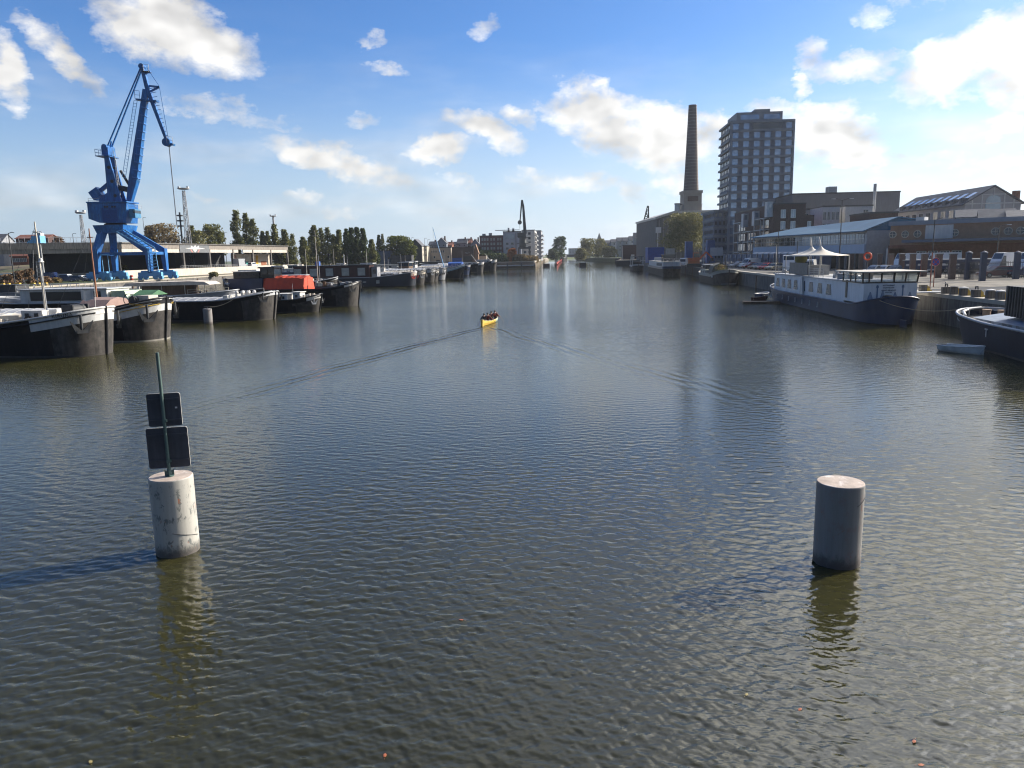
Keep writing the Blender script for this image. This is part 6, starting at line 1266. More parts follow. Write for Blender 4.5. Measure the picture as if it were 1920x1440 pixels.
    for i in range(14): k.bar(g(222, 366).lerp(g(213, 283), i/14), g(226, 366).lerp(g(217, 300), i/14), 0.08)
    k.build('mast_ladder', M_lgrey, t)
    k = MB(); k.tube([g(226, 320), g(246, 353)], 0.35, 8); k.tube([g(224, 352), g(242, 356)], 0.7, 10); k.build('luffing_cylinder', M_dark, t)
    k = MB(); k.tube([g(317.5, 273), g(332.5, 425)], 0.06, 5); k.tube([g(316.5, 273), g(331.5, 425)], 0.06, 5); k.build('hoist_cable', M_grey, t)
blue_crane()
def small_crane():
    Y = 200; x0 = PX_(79, Y, 8); t = thing('loading_crane', 'small light blue loading crane beside the viaduct at the left edge', 'crane', (x0, Y, QL)); g = lambda px, py: PY(px, py, Y)-V((x0, Y, QL))
    MB().tube([(0, 0, 0), (0, 0, g(79, 458).z)], [0.30, 0.22], 10).build('column', M_grey, t); a, b = g(65, 456), g(79.5, 442); k = MB(); k.box(a.x, b.x, -1.2, 1.2, a.z, b.z); k.build('cabin', M_bluel, t); a2 = g(54, 457.5); k = MB(); k.prism([(a2.x, a.z), (a.x-0.003, a.z), (a.x-0.003, g(65, 449).z), (a2.x+0.6, g(65, 451).z)], 'y', -0.9, 0.9); k.build('arm', M_bluel, t)
    k = MB(); k.tube([(g(62, 436).x, 0, g(62, 436).z), (g(62.5, 527).x, 0, 0)], 0.05, 5); k.build('cable', M_grey, t); k = MB(); k.box(g(72, 440).x, b.x, -0.8, 0.8, b.z+0.003, b.z+0.7); k.build('lamp_housing', M_lgrey, t); k = MB(); k.bar(g(61, 434.5), g(78, 434.5), 0.15).bar(g(78, 434.5), g(78, 441), 0.15); k.build('top_frame', M_lgrey, t)
small_crane()

# ------------------------------------------------------------------ viaduct and open shed
M_fas = mat('viaduct_concrete', (0.30, 0.265, 0.23), 0.85, 0.2, 0.35, streak=0.4); M_strip = mat('pale_strip', (0.58, 0.53, 0.46), 0.8, 0.12, 0.8, streak=0.2)
ZT = 12.8-QL
SH0, SH1 = V((-109, 214, QL)), V((PX_(541, 322, 8), 322, QL)); VI0 = V((-190, 171, QL))
def viaduct():
    d = SH0-VI0; L = d.length; rz = atan2(d.y, d.x); t = thing('viaduct', 'grey concrete road viaduct on dark piers crossing the left edge', 'viaduct', VI0, rz)
    f = MB(); n = int(L/9)
    for i in range(n): f.box(L*i/n+0.02, L*(i+1)/n-0.02, 0, 0.4, ZT-1.7, ZT); f.box(L*i/n+0.02, L*(i+1)/n-0.02, 0.15, 0.5, ZT-2.9, ZT-1.72)
    f.build('parapet', M_fas, t); f = MB(); f.box(0, L, 0.52, 15, ZT-2.6, ZT-0.8); f.build('deck', M_conc, t)
    for u in (L*0.18, L*0.48, L*0.78): f = MB(); f.box(u-0.8, u+0.8, 2, 3.6, -0.3, ZT-2.6).box(u-0.8, u+0.8, 11, 12.6, -0.3, ZT-2.6); f.box(u-1.0, u+1.0, 1.2, 13.4, ZT-3.4, ZT-2.603); f.build('pier', M_conc, t)
    railing(t, [(0, 14.5, ZT-0.8), (L, 14.5, ZT-0.8)], 2.6, 2, 0.05, M_lgrey)
viaduct()
def shed():
    d = SH1-SH0; L = d.length; rz = atan2(d.y, d.x); t = thing('open_shed', 'long open fronted concrete dock shed with pale fascia and black interior', 'building', SH0, rz)
    def u_(px): r = ray(px, 470); k = r.x/r.y; return (k*SH0.y-SH0.x)/(d.x/L-k*d.y/L)
    ph = 1.75; p = MB(); p.box(-6, L+6, -4, 30, -0.4, ph); p.build('platform', M_fas, t)
    w = MB(); w.box(-6, L+5, -4.35, -4.01, -0.3, ph+0.5); w.build('dock_wall', M_strip, t)
    u0, u1 = u_(337), u_(392); mp = mat('banner_slate', (0.13, 0.14, 0.15), 0.7, 0.2, 1)
    f = MB(); 
    for a, b in ((0, u0), (u1, L)): f.box(a, b, 0, 0.4, ZT-1.75, ZT-0.35)
    f.build('fascia', M_fas, t); f = MB(); f.box(-0.3, L+0.4, -0.4, 30, ZT-0.33, ZT); f.build('roof', M_conc, t)
    f = MB()
    for a, b in ((0, u0), (u1, u_(447)), (u_(456), L)): f.box(a, b, 0.1, 0.35, ZT-2.9, ZT-1.78)
    f.build('lower_strip', M_strip, t)
    f = MB(); f.box(u0, u1, -0.12, 0.3, ZT-2.9, ZT-0.35); o = f.build('banner', mp, t); um = (u0+u1)/2; e = MB(); zc = ZT-1.55; k = (u1-u0)/20
    # emblem: winged bars over a pale V
    e.prism([(um-6.6*k, zc), (um-2*k, zc-0.25), (um+1.8*k, zc-0.25), (um+7.2*k, zc-0.05), (um+2.6*k, zc+0.28), (um+3.0*k, zc+1.0), (um+0.9*k, zc+0.4), (um+0.3*k, zc+1.15), (um-1.1*k, zc+0.4), (um-2.8*k, zc+1.0), (um-2.8*k, zc+0.25)], 'y', -0.16, -0.122); e.build('emblem_wings', M_white, o)
    e = MB(); e.prism([(um-3.6*k, zc-0.35), (um-2.6*k, zc-0.35), (um-1.5*k, zc-1.3), (um-2.3*k, zc-1.3)], 'y', -0.16, -0.122).prism([(um+3.4*k, zc-0.35), (um+2.4*k, zc-0.35), (um+1.3*k, zc-1.3), (um+2.1*k, zc-1.3)], 'y', -0.16, -0.122); e.build('emblem_bars', mat('faded_pink', (0.45, 0.22, 0.20), 0.8), o); e = MB(); e.prism([(um-1.7*k, zc-0.35), (um+1.5*k, zc-0.35), (um-0.1*k, zc-1.3)], 'y', -0.16, -0.122); e.build('emblem_point', M_white, o)
    for px in (310, 344, 393, 437, 474, 508, 539): u = u_(px); c = MB(); c.box(u-0.35, u+0.35, -0.05, 0.7, ph, ZT-1.8); c.build('column', M_conc, t)
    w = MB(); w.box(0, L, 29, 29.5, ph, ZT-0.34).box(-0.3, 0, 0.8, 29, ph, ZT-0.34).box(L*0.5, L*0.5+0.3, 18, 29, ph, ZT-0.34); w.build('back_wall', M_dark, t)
    # painted end wall inside the last bays
    gu0, gu1 = u_(466), u_(534); gw = MB(); gw.box(gu0, gu1, 7.0, 7.3, ph, ZT-3.2); o = gw.build('graffiti_wall', M_cream, t); rnd = random.Random(8); cols = [mat('graffiti_teal', (0.03, 0.28, 0.27), .8), mat('graffiti_pink', (0.55, 0.32, 0.28), .8), mat('graffiti_yellow', (0.62, 0.36, 0.04), .8), mat('graffiti_cream', (0.62, 0.56, 0.46), .8), mat('graffiti_rust', (0.32, 0.12, 0.06), .8)]
    for (a, b, z0, z1, ci) in ((0.12, 0.42, 0.05, 0.48, 0), (0.44, 0.62, 0.08, 0.5, 1), (0.60, 0.68, 0.0, 0.95, 2), (0.70, 0.96, 0.5, 0.9, 3), (0.72, 0.92, 0.05, 0.42, 4), (0.0, 0.12, 0.5, 0.95, 1)):
        W = gu1-gu0; H = ZT-3.2-ph; pts = []; n = 12; cx, cz = gu0+W*(a+b)/2, ph+H*(z0+z1)/2
        for k in range(n): an = 2*pi*k/n; rr = rnd.uniform(0.8, 1.15); pts.append((cx+W*(b-a)/2*rr*max(-.85, min(.85, 1.3*cos(an))), cz+H*(z1-z0)/2*rr*max(-.85, min(.85, 1.3*sin(an)))))
        e = MB(); e.prism(pts, 'y', 6.94-0.004*ci, 6.97-0.004*ci); e.build('painted_patch', cols[ci], o)
    text_mesh('OZE', 2.3, M_white, 'painted_letters', o, (gu0+(gu1-gu0)*0.36, 6.9, ph+(ZT-3.2-ph)*0.72), (pi/2, 0, 0), 0.02, 1.1, 0.05); text_mesh('IN', 1.5, M_white, 'painted_letters', o, (gu0+(gu1-gu0)*0.53, 6.9, ph+(ZT-3.2-ph)*0.66), (pi/2, 0, 0), 0.02, 1.1, 0.05)
    railing(t, [(u_(318), -3.2, ph), (u_(430), -3.2, ph)], 1.3, 3, 0.04, M_galv)
    return u_, rz, ph, d.normalized()
U_, RZS, PH, DS = shed()
def on_shed(px, dy=-2.2):
    u = U_(px); n = V((sin(RZS), -cos(RZS), 0)); return V((SH0.x, SH0.y, QL+PH))+DS*u+n*(-dy)

# ------------------------------------------------------------------ vehicles
_car = {}
def car_parts(kind, paint):
    L, W, H, wr = {'hatch': (4.0, 1.75, 1.48, 0.31), 'estate': (4.6, 1.8, 1.50, 0.32), 'van': (5.4, 2.0, 2.35, 0.34), 'bigvan': (7.2, 2.2, 3.2, 0.38), 'suv': (4.5, 1.85, 1.8, 0.36)}[kind]
    b = L/2; zs = 0.28; zb = {'van': 1.15, 'bigvan': 1.25}.get(kind, 0.88 if kind != 'suv' else 1.05)
    parts = []
    def sect(poly, y0, y1, ins=0.0, top=None):
        m = MB(); n = len(poly); zmax = max(z for x, z in poly); zmin = min(z for x, z in poly)
        va = [(x, -(y1-(ins*(z-zmin)/(zmax-zmin) if zmax > zmin else 0)), z) for x, z in poly]; vb = [(x, -y, z) for x, y, z in va]
        m.add(va+vb, [tuple(range(n)), tuple(range(2*n-1, n-1, -1))]+[(i, n+i, n+(i+1) % n, (i+1) % n) for i in range(n)], 0); return m
    low = [(-b, zs+0.1), (-b+0.1, zs), (b-0.15, zs), (b, zs+0.15), (b-0.02, zb-0.22), (b-0.2, zb-0.12), (b-1.1, zb), (-b+0.08, zb+0.03), (-b, zb-0.1)]
    if kind in ('van', 'bigvan'):
        low = [(-b, zs), (b-0.1, zs), (b, zs+0.2), (b-0.05, zb-0.1), (b-0.9, zb+0.05), (-b, zb+0.05)]; up = [(-b+0.01, zb+0.05), (b-0.95, zb+0.05), (b-1.75, H-0.06), (b-2.1, H), (-b+0.1, H), (-b+0.03, H-0.1)]; glass = [(b-2.0, zb+0.12), (b-1.02, zb+0.12), (b-1.62, H-0.45), (b-2.0, H-0.45)]
    elif kind == 'suv': up = [(-b+0.05, zb), (b-1.25, zb), (b-1.8, H-0.05), (b-2.1, H), (-b+0.3, H), (-b+0.15, H-0.08)]; glass = [(-b+0.5, zb+0.08), (b-1.45, zb+0.08), (b-1.85, H-0.15), (-b+0.55, H-0.15)]
    elif kind == 'estate': up = [(-b+0.1, zb), (b-1.25, zb), (b-2.0, H-0.03), (b-2.5, H), (-b+0.8, H-0.02), (-b+0.5, H-0.1)]; glass = [(-b+0.5, zb+0.06), (b-1.5, zb+0.06), (b-2.1, H-0.12), (-b+0.85, H-0.12)]
    else: up = [(-b+0.1, zb), (b-1.05, zb), (b-1.75, H-0.03), (b-2.2, H), (-b+0.7, H-0.03), (-b+0.35, H-0.15)]; glass = [(-b+0.5, zb+0.06), (b-1.25, zb+0.06), (b-1.85, H-0.12), (-b+0.75, H-0.12)]
    parts.append(('body', sect(low, -W/2, W/2, 0.04).mesh('body', paint)))
    parts.append(('cabin', sect(up, -W/2, W/2-0.03, 0.20 if kind in ('hatch', 'estate', 'suv') else 0.10).mesh('cabin', paint)))
    g = MB(); k = 0.16 if kind in ('hatch', 'estate', 'suv') else 0.07
    for s in (-1, 1): g.add([(x, s*(W/2-0.012-k*(z-zb)/(H-zb)), z) for x, z in glass], [tuple(range(4)) if s < 0 else (3, 2, 1, 0)])
    parts.append(('side_window', g.mesh('side_window', M_glass)))
    f0, f1 = (up[1], up[2]); g = MB(); d = 0.02; g.add([(f0[0]+d-0.05, -W/2+0.12, f0[1]+0.05), (f0[0]+d-0.05, W/2-0.12, f0[1]+0.05), (f1[0]+d, W/2-0.24, f1[1]-0.03), (f1[0]+d, -W/2+0.24, f1[1]-0.03)], [(0, 1, 2, 3)]); parts.append(('windscreen', g.mesh('windscreen', M_glass)))
    if kind not in ('van', 'bigvan'): r0, r1 = up[-1], up[0]; g = MB(); g.add([(r1[0]+0.02, W/2-0.15, r1[1]+0.1), (r1[0]+0.02, -W/2+0.15, r1[1]+0.1), (r0[0]-0.04, -W/2+0.26, r0[1]-0.02), (r0[0]-0.04, W/2-0.26, r0[1]-0.02)], [(0, 1, 2, 3)]); parts.append(('rear_window', g.mesh('rear_window', M_glass)))
    w = MB(); w.tube([(0, -0.1, 0), (0, 0.1, 0)], wr, 16); wm = w.mesh('tyre', M_tyre); w = MB(); w.tube([(0, -0.105, 0), (0, 0.105, 0)], wr*0.6, 10); rm = w.mesh('rim', M_galv)
    h = MB(); h.box(-0.03, 0.03, -0.2, 0.2, -0.08, 0.08); hm = h.mesh('headlight', M_curt); tl = MB(); tl.box(-0.03, 0.03, -0.1, 0.1, -0.14, 0.14); tm = tl.mesh('tail_light', M_redp)
    return parts, (L, W, H, wr, zb, b), (wm, rm, hm, tm)
def car(kind, paint, label, loc, rz, group=None, name='parked_car', cat='car'):
    k = (kind, paint.name)
    if k not in _car: _car[k] = car_parts(kind, paint)
    parts, (L, W, H, wr, zb, b), (wm, rm, hm, tm) = _car[k]; t = thing(name, label, cat, loc, rz, group)
    for n, me in parts: put(n, me, t, (0, 0, 0))
    for x in (-b+0.8, b-0.85):
        for y in (-W/2+0.09, W/2-0.09): o = put('wheel', wm, t, (x, y, wr)); put('rim', rm, o, (0, 0, 0))
    for y in (-W/2+0.3, W/2-0.3): put('headlight', hm, t, (b+0.0, y, zb-0.3)); 
    for y in (-W/2+0.15, W/2-0.15): put('tail_light', tm, t, (-b-0.0, y, zb-0.2))
    return t
def paint(n, c): return mat('car_paint_'+n, c, 0.25, 0.05, 1, coat=0.5)
PW, PS, PR, PD, PB, PG, PBG, PRD = paint('white', (0.75, 0.75, 0.74)), paint('silver', (0.38, 0.40, 0.42)), paint('dark_red', (0.20, 0.02, 0.02)), paint('black', (0.015, 0.015, 0.02)), paint('dark_blue', (0.015, 0.03, 0.10)), paint('grey', (0.12, 0.13, 0.14)), paint('beige', (0.38, 0.34, 0.24)), paint('red', (0.45, 0.03, 0.03))
def gp(px, Y, z): return V((PX_(px, Y, z), Y, z))
GL = 'vehicles parked by the left quay'
for kd, pt, lab, px, Y, a in (('van', PW, 'white van cut off by the left edge of the picture', 10, 192, 175), ('van', PS, 'grey camper van standing among the brown scrub', 36, 197, 8), ('hatch', PW, 'white car with sloping bonnet left of the dark blue van', 78, 190, 200), ('van', PB, 'dark blue van beside the light blue and white off-roader', 99, 193, 100),
        ('suv', PW, 'white off-roader with three side windows near the blue crane', 128, 195, -8), ('hatch', PB, 'small dark blue car in front of the white off-roader', 125, 186, 25), ('estate', PG, 'grey estate car right of the white off-roader', 147, 188, 10), ('hatch', PW, 'white hatchback partly hidden by the crane bogie', 158, 193, 80)):
    car(kd, pt, lab, gp(px, Y, QL), R(a), GL, 'parked_van' if kd == 'van' else 'parked_car', 'van' if kd == 'van' else 'car')
car('bigvan', PS, 'silver grey van parked on the dock in front of the open shed', on_shed(438), RZS+R(4), GL, 'parked_van', 'van'); car('suv', PW, 'white four wheel drive beside the silver van on the shed dock', on_shed(462), RZS+R(-6), GL)

# ------------------------------------------------------------------ left bank odds and ends
def scrub(label, px, Y, wpx, hm, lm, z=QL, n=900, name='bush', leaf=0.35):
    W = wpx*Y/FPX; mb, cl = crown_mesh(hm, W, S_bush, n, leaf, random.Random(int(px*7+Y)), lm, 0.0); t = thing(name, label, 'bush', gp(px, Y, z)); mb.build('foliage', lm, t)
    s = MB(); [s.tube([(c[0]*0.2, c[1]*0.2, 0), (c[0], c[1], c[2])], [0.06, 0.02], 4, caps=False) for c in cl[:10]]; s.build('stem', M_bark, t)
for px, Y, w, h, lm, lab in ((12, 168, 26, 2.2, L_brn, 'low brown scrub at the left edge behind the yellow kerb'), (38, 176, 26, 2.9, L_brn, 'reddish brown thicket behind the walking person'), (58, 172, 20, 3.4, L_brn, 'round brown thicket right of the lamp pole'), (84, 175, 26, 1.5, L_brn, 'low brown scrub left of the mast foot'), (105, 180, 22, 1.1, L_aut, 'sparse tawny weeds before the parked vans'),
        (150, 238, 40, 5.0, L_dk, 'dark thicket in the shade under the viaduct'), (192, 240, 30, 5.5, L_dk, 'dark green thicket behind the left crane leg'), (232, 236, 22, 3.5, L_pop, 'olive bush seen through the crane portal'), (400, 226, 16, 1.0, L_wil, 'small weed tuft on the dock wall'), (520, 300, 26, 2.6, L_wil, 'olive weeds in front of the graffiti wall'), (548, 318, 14, 4.0, L_pop, 'small olive bush at the right end of the shed'),
        (600, 330, 60, 2.5, L_wil, 'low olive hedge beneath the poplars'), (645, 335, 50, 2.4, L_wil, 'low hedge below the dark poplar clump')):
    scrub(lab, px, Y, w, h, lm)
e = MB(); n = 20; rnd = random.Random(2)                 # embankment behind the viaduct
vs = [(-320+k*8.4+0, 262+8*sin(k), (0.0, 3.4+rnd.uniform(-.4, .6), 4.2, 0.0)[j]) if j == 0 else (-320+k*8.4, (262, 275, 292, 300)[j]+3*sin(k*1.3), QL+(0, 3.4+rnd.uniform(-.5, .6), 4.2+rnd.uniform(-.3, .3), 0)[j]) for k in range(n+1) for j in range(4)]
vs = [(x, y, z if z > QL else QL) for x, y, z in vs]; e.add(vs, [(k*4+j, (k+1)*4+j, (k+1)*4+j+1, k*4+j+1) for k in range(n) for j in range(3)], 0, True); tag(e.build('embankment', mat('brown_bank', (0.13, 0.10, 0.055), 0.95, 0.4, 0.2, c2=(0.07, 0.09, 0.03), bump=0.6)), kind='structure')
for a, b_, yt, Y, wm, kd, rs, lab in ((22, 52, 480, 300, M_brickr, 'gable', 2.5, 'orange brick house glimpsed under the left end of the viaduct'), (56, 105, 479, 302, M_brickr, 'gable', 3.0, 'red brick house with white window frames seen under the viaduct'), (36, 92, 447, 330, M_brick, 'gable', 1.6, 'dark brown tiled building rising behind the viaduct'), (-10, 8, 452, 330, M_grey, 'gable', 3, 'grey slate roofed house at the very left edge'), (0, 0, 0, 0, None, '', 0, '')):
    if not wm: continue
    t, W, H = building('brick_house', lab, a, b_, yt, Y, 10, wm, kd, M_slate if 'grey' in lab else M_tile, rise=rs, rz=R(6)); windows(t, 'front', 1.3, 1.5, lin(0.5, W-0.5, 4), [H-1.6, H-4.4] if H > 6 else [H-1.5])
GP = 'poplars behind the open shed'
POP = [(449, 395, 23, 330, 'tallest poplar, leftmost of the group above the shed'), (467, 400, 19, 335, 'tall slim poplar second from the left above the shed'), (479, 411, 20, 330, 'leaning poplar third from the left above the shed'), (496, 434, 12, 380, 'thin pale poplar fourth from the left'), (505, 434, 10, 380, 'thin pale poplar fifth from the left'), (519, 421, 20, 335, 'broad poplar just left of the shed end'), (537, 431, 22, 330, 'poplar rising over the right end of the shed'), (551, 439, 15, 350, 'short poplar right of the shed end'), (571, 445, 16, 360, 'low poplar in the gap between two groups'),
    (582, 446, 13, 370, 'low thin poplar left of the middle group'), (592, 423, 19, 340, 'tallest poplar of the middle group, at its left'), (605, 428, 16, 345, 'second poplar of the middle group'), (617, 427, 18, 338, 'third poplar of the middle group'), (628, 440, 13, 345, 'small poplar inside the middle group'), (638, 431, 18, 340, 'last poplar of the middle group, olive and pointed'), (652, 430, 14, 330, 'first dark poplar of the dense clump'), (662, 428, 15, 332, 'second dark poplar of the dense clump'), (672, 427, 15, 334, 'third dark poplar of the dense clump'), (683, 429, 15, 331, 'fourth dark poplar of the dense clump, rounded top'), (698, 449, 16, 340, 'ragged low tree right of the dense clump'), (712, 441, 9, 430, 'thin distant poplar left of the lime green tree'), (719, 439, 9, 430, 'thin distant poplar touching the lime green tree')]
for px, pt, w, Y, lab in POP:
    dark = 645 < px < 690; tree('tall' if False else 'pop%d' % (int(px) % 3+(3 if dark else 0)), lab, px, QL, Y, pt, w*1.15, (S_pop, 3400, 1.9, int(px) % 3+(10 if dark else 20), L_dk if dark else L_pop), GP, 'poplar_tree')
for px, pt, w, Y, lf, lab, sh in ((746, 443, 50, 410, L_lime, 'broad lime green tree left of the gabled house', S_round), (762, 452, 34, 405, L_lime, 'smaller lime green tree joined to the broad one', S_round), (312, 420, 74, 350, L_aut, 'large russet autumn tree rising over the shed roof', S_bush), (287, 424, 30, 345, L_aut, 'russet bush right beside the crane portal', S_bush), (372, 433, 56, 345, L_wil, 'olive green tree over the shed roof', S_bush), (402, 421, 40, 360, L_pop, 'grey green tree left of the tallest poplar', S_round), (364, 424, 14, 350, L_pop, 'narrow tree by the tall lattice lamp mast', S_round),
        (117, 445, 34, 330, L_brn, 'bare brown bush behind the viaduct railing', S_bush), (902, 470, 60, 485, L_dk, 'dark hedge in front of the red brick block', S_bush), (930, 476, 50, 475, L_dk, 'dark hedge at the foot of the white flats', S_bush), (893, 462, 20, 500, L_pop, 'green tree left of the red brick block', S_round), (960, 467, 15, 470, L_org, 'small bright orange autumn tree by the grey crane', S_round), (975, 478, 26, 465, L_aut, 'tawny bushes under the grey crane', S_bush), (992, 480, 30, 462, L_aut, 'tawny weeds along the far quay edge', S_bush), (700, 470, 26, 360, L_dk, 'low conifer like tree right of the poplars', S_pop), (688, 474, 22, 350, L_pop, 'low bush at the foot of the dark poplars', S_bush)):
    tree('bush' if sh is S_bush else 'round', lab, px, 2.7, Y, pt, w, (sh, 3400, 2.3, int(px), lf))

def lamp_mast(label, px, Y, pytop, r, lat=True, heads=2, pyb=None, z=QL):
    x = PX_(px, Y, 15); t = thing('light_mast', label, 'light mast', (x, Y, z)); h = PY(px, pytop, Y).z-z; m = MB()
    if lat: lattice(m, (0, 0, 0), (0, 0, h-1), r*1.9, r*0.6, 14, r*0.10)
    else: m.tube([(0, 0, 0), (0, 0, h)], [r, r*0.5], 8)
    m.build('mast', M_grey, t); c = MB(); c.lathe([(r*1.5, 0), (r*1.9, 0.3), (r*1.9, 0.5), (0.01, 0.6)], n=12); c.build('lamp_crown', M_lgrey, t, (0, 0, h-0.6))
    if heads: [MB().box(a-0.35, a+0.35, -0.5, 0.5, 0, 0.5).build('floodlight', M_lgrey, t, (0, 0, h)) for a in (-r*1.4, r*1.4)]
lamp_mast('slim lattice light mast left of the crane house', 157, 262, 397, 0.9); lamp_mast('tallest lattice light mast, right of the crane hook cable', 353, 300, 352, 1.2); lamp_mast('twin headed light mast behind the poplars', 516, 430, 404, 1.0, False)
t = thing('antenna_mast', 'dark stubby antenna mast left of the tallest light mast', 'antenna', (PX_(343, 300, 12), 300, QL)); h = PY(343, 398, 300).z-QL; MB().tube([(0, 0, 0), (0, 0, h)], 0.35, 8).build('mast', M_dark, t); k = MB(); [k.box(-0.9, 0.9, -0.9, 0.9, h-z, h-z+0.5) for z in (1.5, 3.5, 5.5)]; k.build('antenna_arms', M_dark, t)
for px, Y, pt, lab in ((20, 168, 437, 'dark wooden pole with short arm at the left edge'), (87, 300, 443, 'thin pole above the brown tiled building'), (141, 290, 438, 'thin lamp pole on the viaduct left of the crane'), (187, 250, 434, 'short lamp post beside the crane portal'), (275, 330, 408, 'thin pole over the russet bush'), (424, 360, 436, 'thin signal pole behind the shed roof'), (762, 420, 446, 'street lamp beyond the lime tree'), (772, 425, 446, 'thin pole left of the gabled house'), (797, 430, 447, 'curved street lamp above the white house'), (803, 432, 449, 'thin pole above the beige building')):
    x = PX_(px, Y, 10); t = thing('lamp_pole', lab, 'pole', (x, Y, QL)); h = PY(px, pt, Y).z-QL; MB().tube([(0, 0, 0), (0, 0, h)], [0.14, 0.09], 7).build('pole', M_dark, t); MB().tube([(0, 0, h-0.1), (0.7, 0, h+0.15), (1.3, 0, h+0.05)], 0.08, 5).build('lamp_arm', M_dark, t)
for i, (px, Y, w) in enumerate(((5, 160, 9), (17, 161, 6), (34, 162, 11), (62, 160, 9.5), (73, 160, 6), (86, 160, 7))):
    lab = ['long yellow kerb block at the left edge', 'short yellow kerb block left of the lamp pole foot', 'yellow kerb block behind the walking person', 'yellow kerb block right of the walking person', 'small yellow kerb block, next but one right of the person', 'pale yellow kerb block left of the near mast'][i]; W = w*Y/FPX; k = MB(); k.prism([(-W/2, 0), (W/2, 0), (W/2-0.12, 0.55), (-W/2+0.12, 0.55)], 'y', -0.3, 0.3); tag(k.build('kerb_block', M_yellow, None, gp(px, Y, QL)), lab, 'kerb block', 'yellow kerb blocks on the left quay')
t = thing('road_barrel', 'red and white warning barrel beside the right crane bogie', 'barrel', gp(247, 190, QL)); MB().lathe([(0.35, 0), (0.4, 0.3), (0.4, 1.1), (0.3, 1.25), (0.01, 1.25)], n=14).build('body', M_redp, t); MB().lathe([(0.405, 0.45), (0.405, 0.8)], n=14).build('white_band', M_white, t)
# distant roofs and blocks of the left bank
t, W, H = building('low_building', 'low white roofed building right of the dark poplars', 705, 728, 463, 430, 14, M_white, rm=M_lgrey); t, W, H = building('low_building', 'blue grey container like building below the lime tree', 709, 732, 471, 405, 8, mat('slate_blue_panel', (0.10, 0.14, 0.20), 0.7)); t, W, H = building('low_building', 'dark wall like shed beneath the lime green tree', 733, 772, 480, 400, 6, M_dark)
t, W, H = building('gable_house', 'dark fronted house with steep grey gable and sunlit white side', 768, 791, 461, 425, 14, M_dark, 'gable', M_slate, rise=3.6, ridge='y', rz=R(-2)); q = MB(); q.box(W+0.003, W+0.4, 0, 13.9, 0, H-0.6); q.build('side_wall', M_cream, t); [put('window', win_mesh(1.0, 1.3, M_white, M_glass, 'plain'), t, (W+0.42, u, z), pi/2) for u in (3, 8) for z in (H-2, H-5)]
t, W, H = building('white_annex', 'narrow sunlit white annex left of the beige building', 791, 801, 462, 432, 8, M_cream); windows(t, 'front', 1.0, 1.2, lin(0, W, 2), [H-2, H-5])
t, W, H = building('beige_building', 'flat roofed beige building with two groups of three windows', 803, 846, 465, 440, 14, mat('beige_render', (0.40, 0.33, 0.26), 0.85, 0.08, 0.5), rz=R(-2)); windows(t, 'front', 0.75, 1.5, [W*0.17, W*0.26, W*0.35, W*0.50, W*0.59, W*0.68], [H-2.0], kind='plain'); windows(t, 'front', 1.2, 1.4, [W*0.27, W*0.57, W*0.88], [H-5.2], kind='plain'); k = MB(); k.box(W*0.34, W*0.5, -0.12, -0.01, -0.3, 2.2); k.build('garage_door', M_dark, t)
t, W, H = building('brown_shed', 'long brown shed with blue tarp and dark opening beside the beige building', 846, 888, 464, 445, 16, mat('brown_boards', (0.095, 0.065, 0.05), 0.85, 0.2, 0.6, streak=0.2), rz=R(-2)); k = MB(); k.box(0.3, W*0.46, -0.2, -0.01, 0.4, 3.2); k.build('blue_tarp', M_btarp, t); k = MB(); k.box(W*0.55, W*0.92, -0.05, -0.005, 0, 4.0); k.build('opening', M_black, t); text_mesh('No 7', 1.3, M_lgrey, 'painted_letters', t, (W*0.72, -0.08, H-3.2), (pi/2, 0, 0), 0.02)
t, W, H = building('orange_gable', 'orange brick gable end sticking up right of the brown shed', 888, 897, 472, 446, 3, M_bricko, 'gable', M_bricko, rise=4.2, ridge='y'); t, W, H = building('low_building', 'small sandy block in front of the dark hedge', 896, 912, 480, 452, 6, M_cream)
for a, b_, yt, Y, wm, rm, rs, rg, lab in ((805, 818, 459, 520, M_grey, M_slate, 2.2, 'x', 'low grey roofed house behind the beige building, left'), (819, 838, 456, 515, M_bg, M_slate, 3.6, 'y', 'blue grey gabled house peeping over the beige building'), (838, 848, 460, 520, M_brickr, M_tile, 2.2, 'x', 'small red roofed house over the right end of the beige building'), (850, 862, 459, 530, M_grey, M_slate, 2.0, 'x', 'grey roofed house left of the stepped roofs'), (858, 876, 456, 530, M_grey, M_slate, 3.0, 'x', 'wide grey roofed house with chimney behind the brown shed'), (876, 884, 455, 535, M_brickr, M_tile, 2.8, 'x', 'red tiled house between grey roofs'), (883, 900, 459, 528, M_bg, M_slate, 4.0, 'y', 'grey house with pointed gable left of the red brick block')):
    t, W, H = building('terraced_house', lab, a, b_, yt, Y, 10, wm, 'gable', rm, rise=rs, ridge=rg); windows(t, 'front', 1.0, 1.3, lin(0.3, W-0.3, max(1, int(W/3))), [H-1.5], kind='plain'); k = MB(); k.box(W*0.7, W*0.7+0.9, 4, 5, H+0.5, H+rs+1.2); k.build('chimney', M_brick, t)
t, W, H = building('brick_block', 'square dark red brick apartment block with small windows', 900, 944, 442.5, 500, 18, mat('deep_red_brick', (0.15, 0.062, 0.055), 0.85, 0.12, 0.6), rz=R(-3)); windows(t, 'front', 1.1, 1.5, [W*f for f in (0.12, 0.22, 0.34, 0.5, 0.62, 0.78, 0.89)], [H-2.2-2.9*k for k in range(4)], kind='plain', gm=M_curt); k = MB(); k.box(W*0.1, W*0.25, 3, 6, H+0.4, H+1.6).box(W*0.38, W*0.52, 3, 6, H+0.4, H+2.0); k.build('roof_plant', M_galv, t)
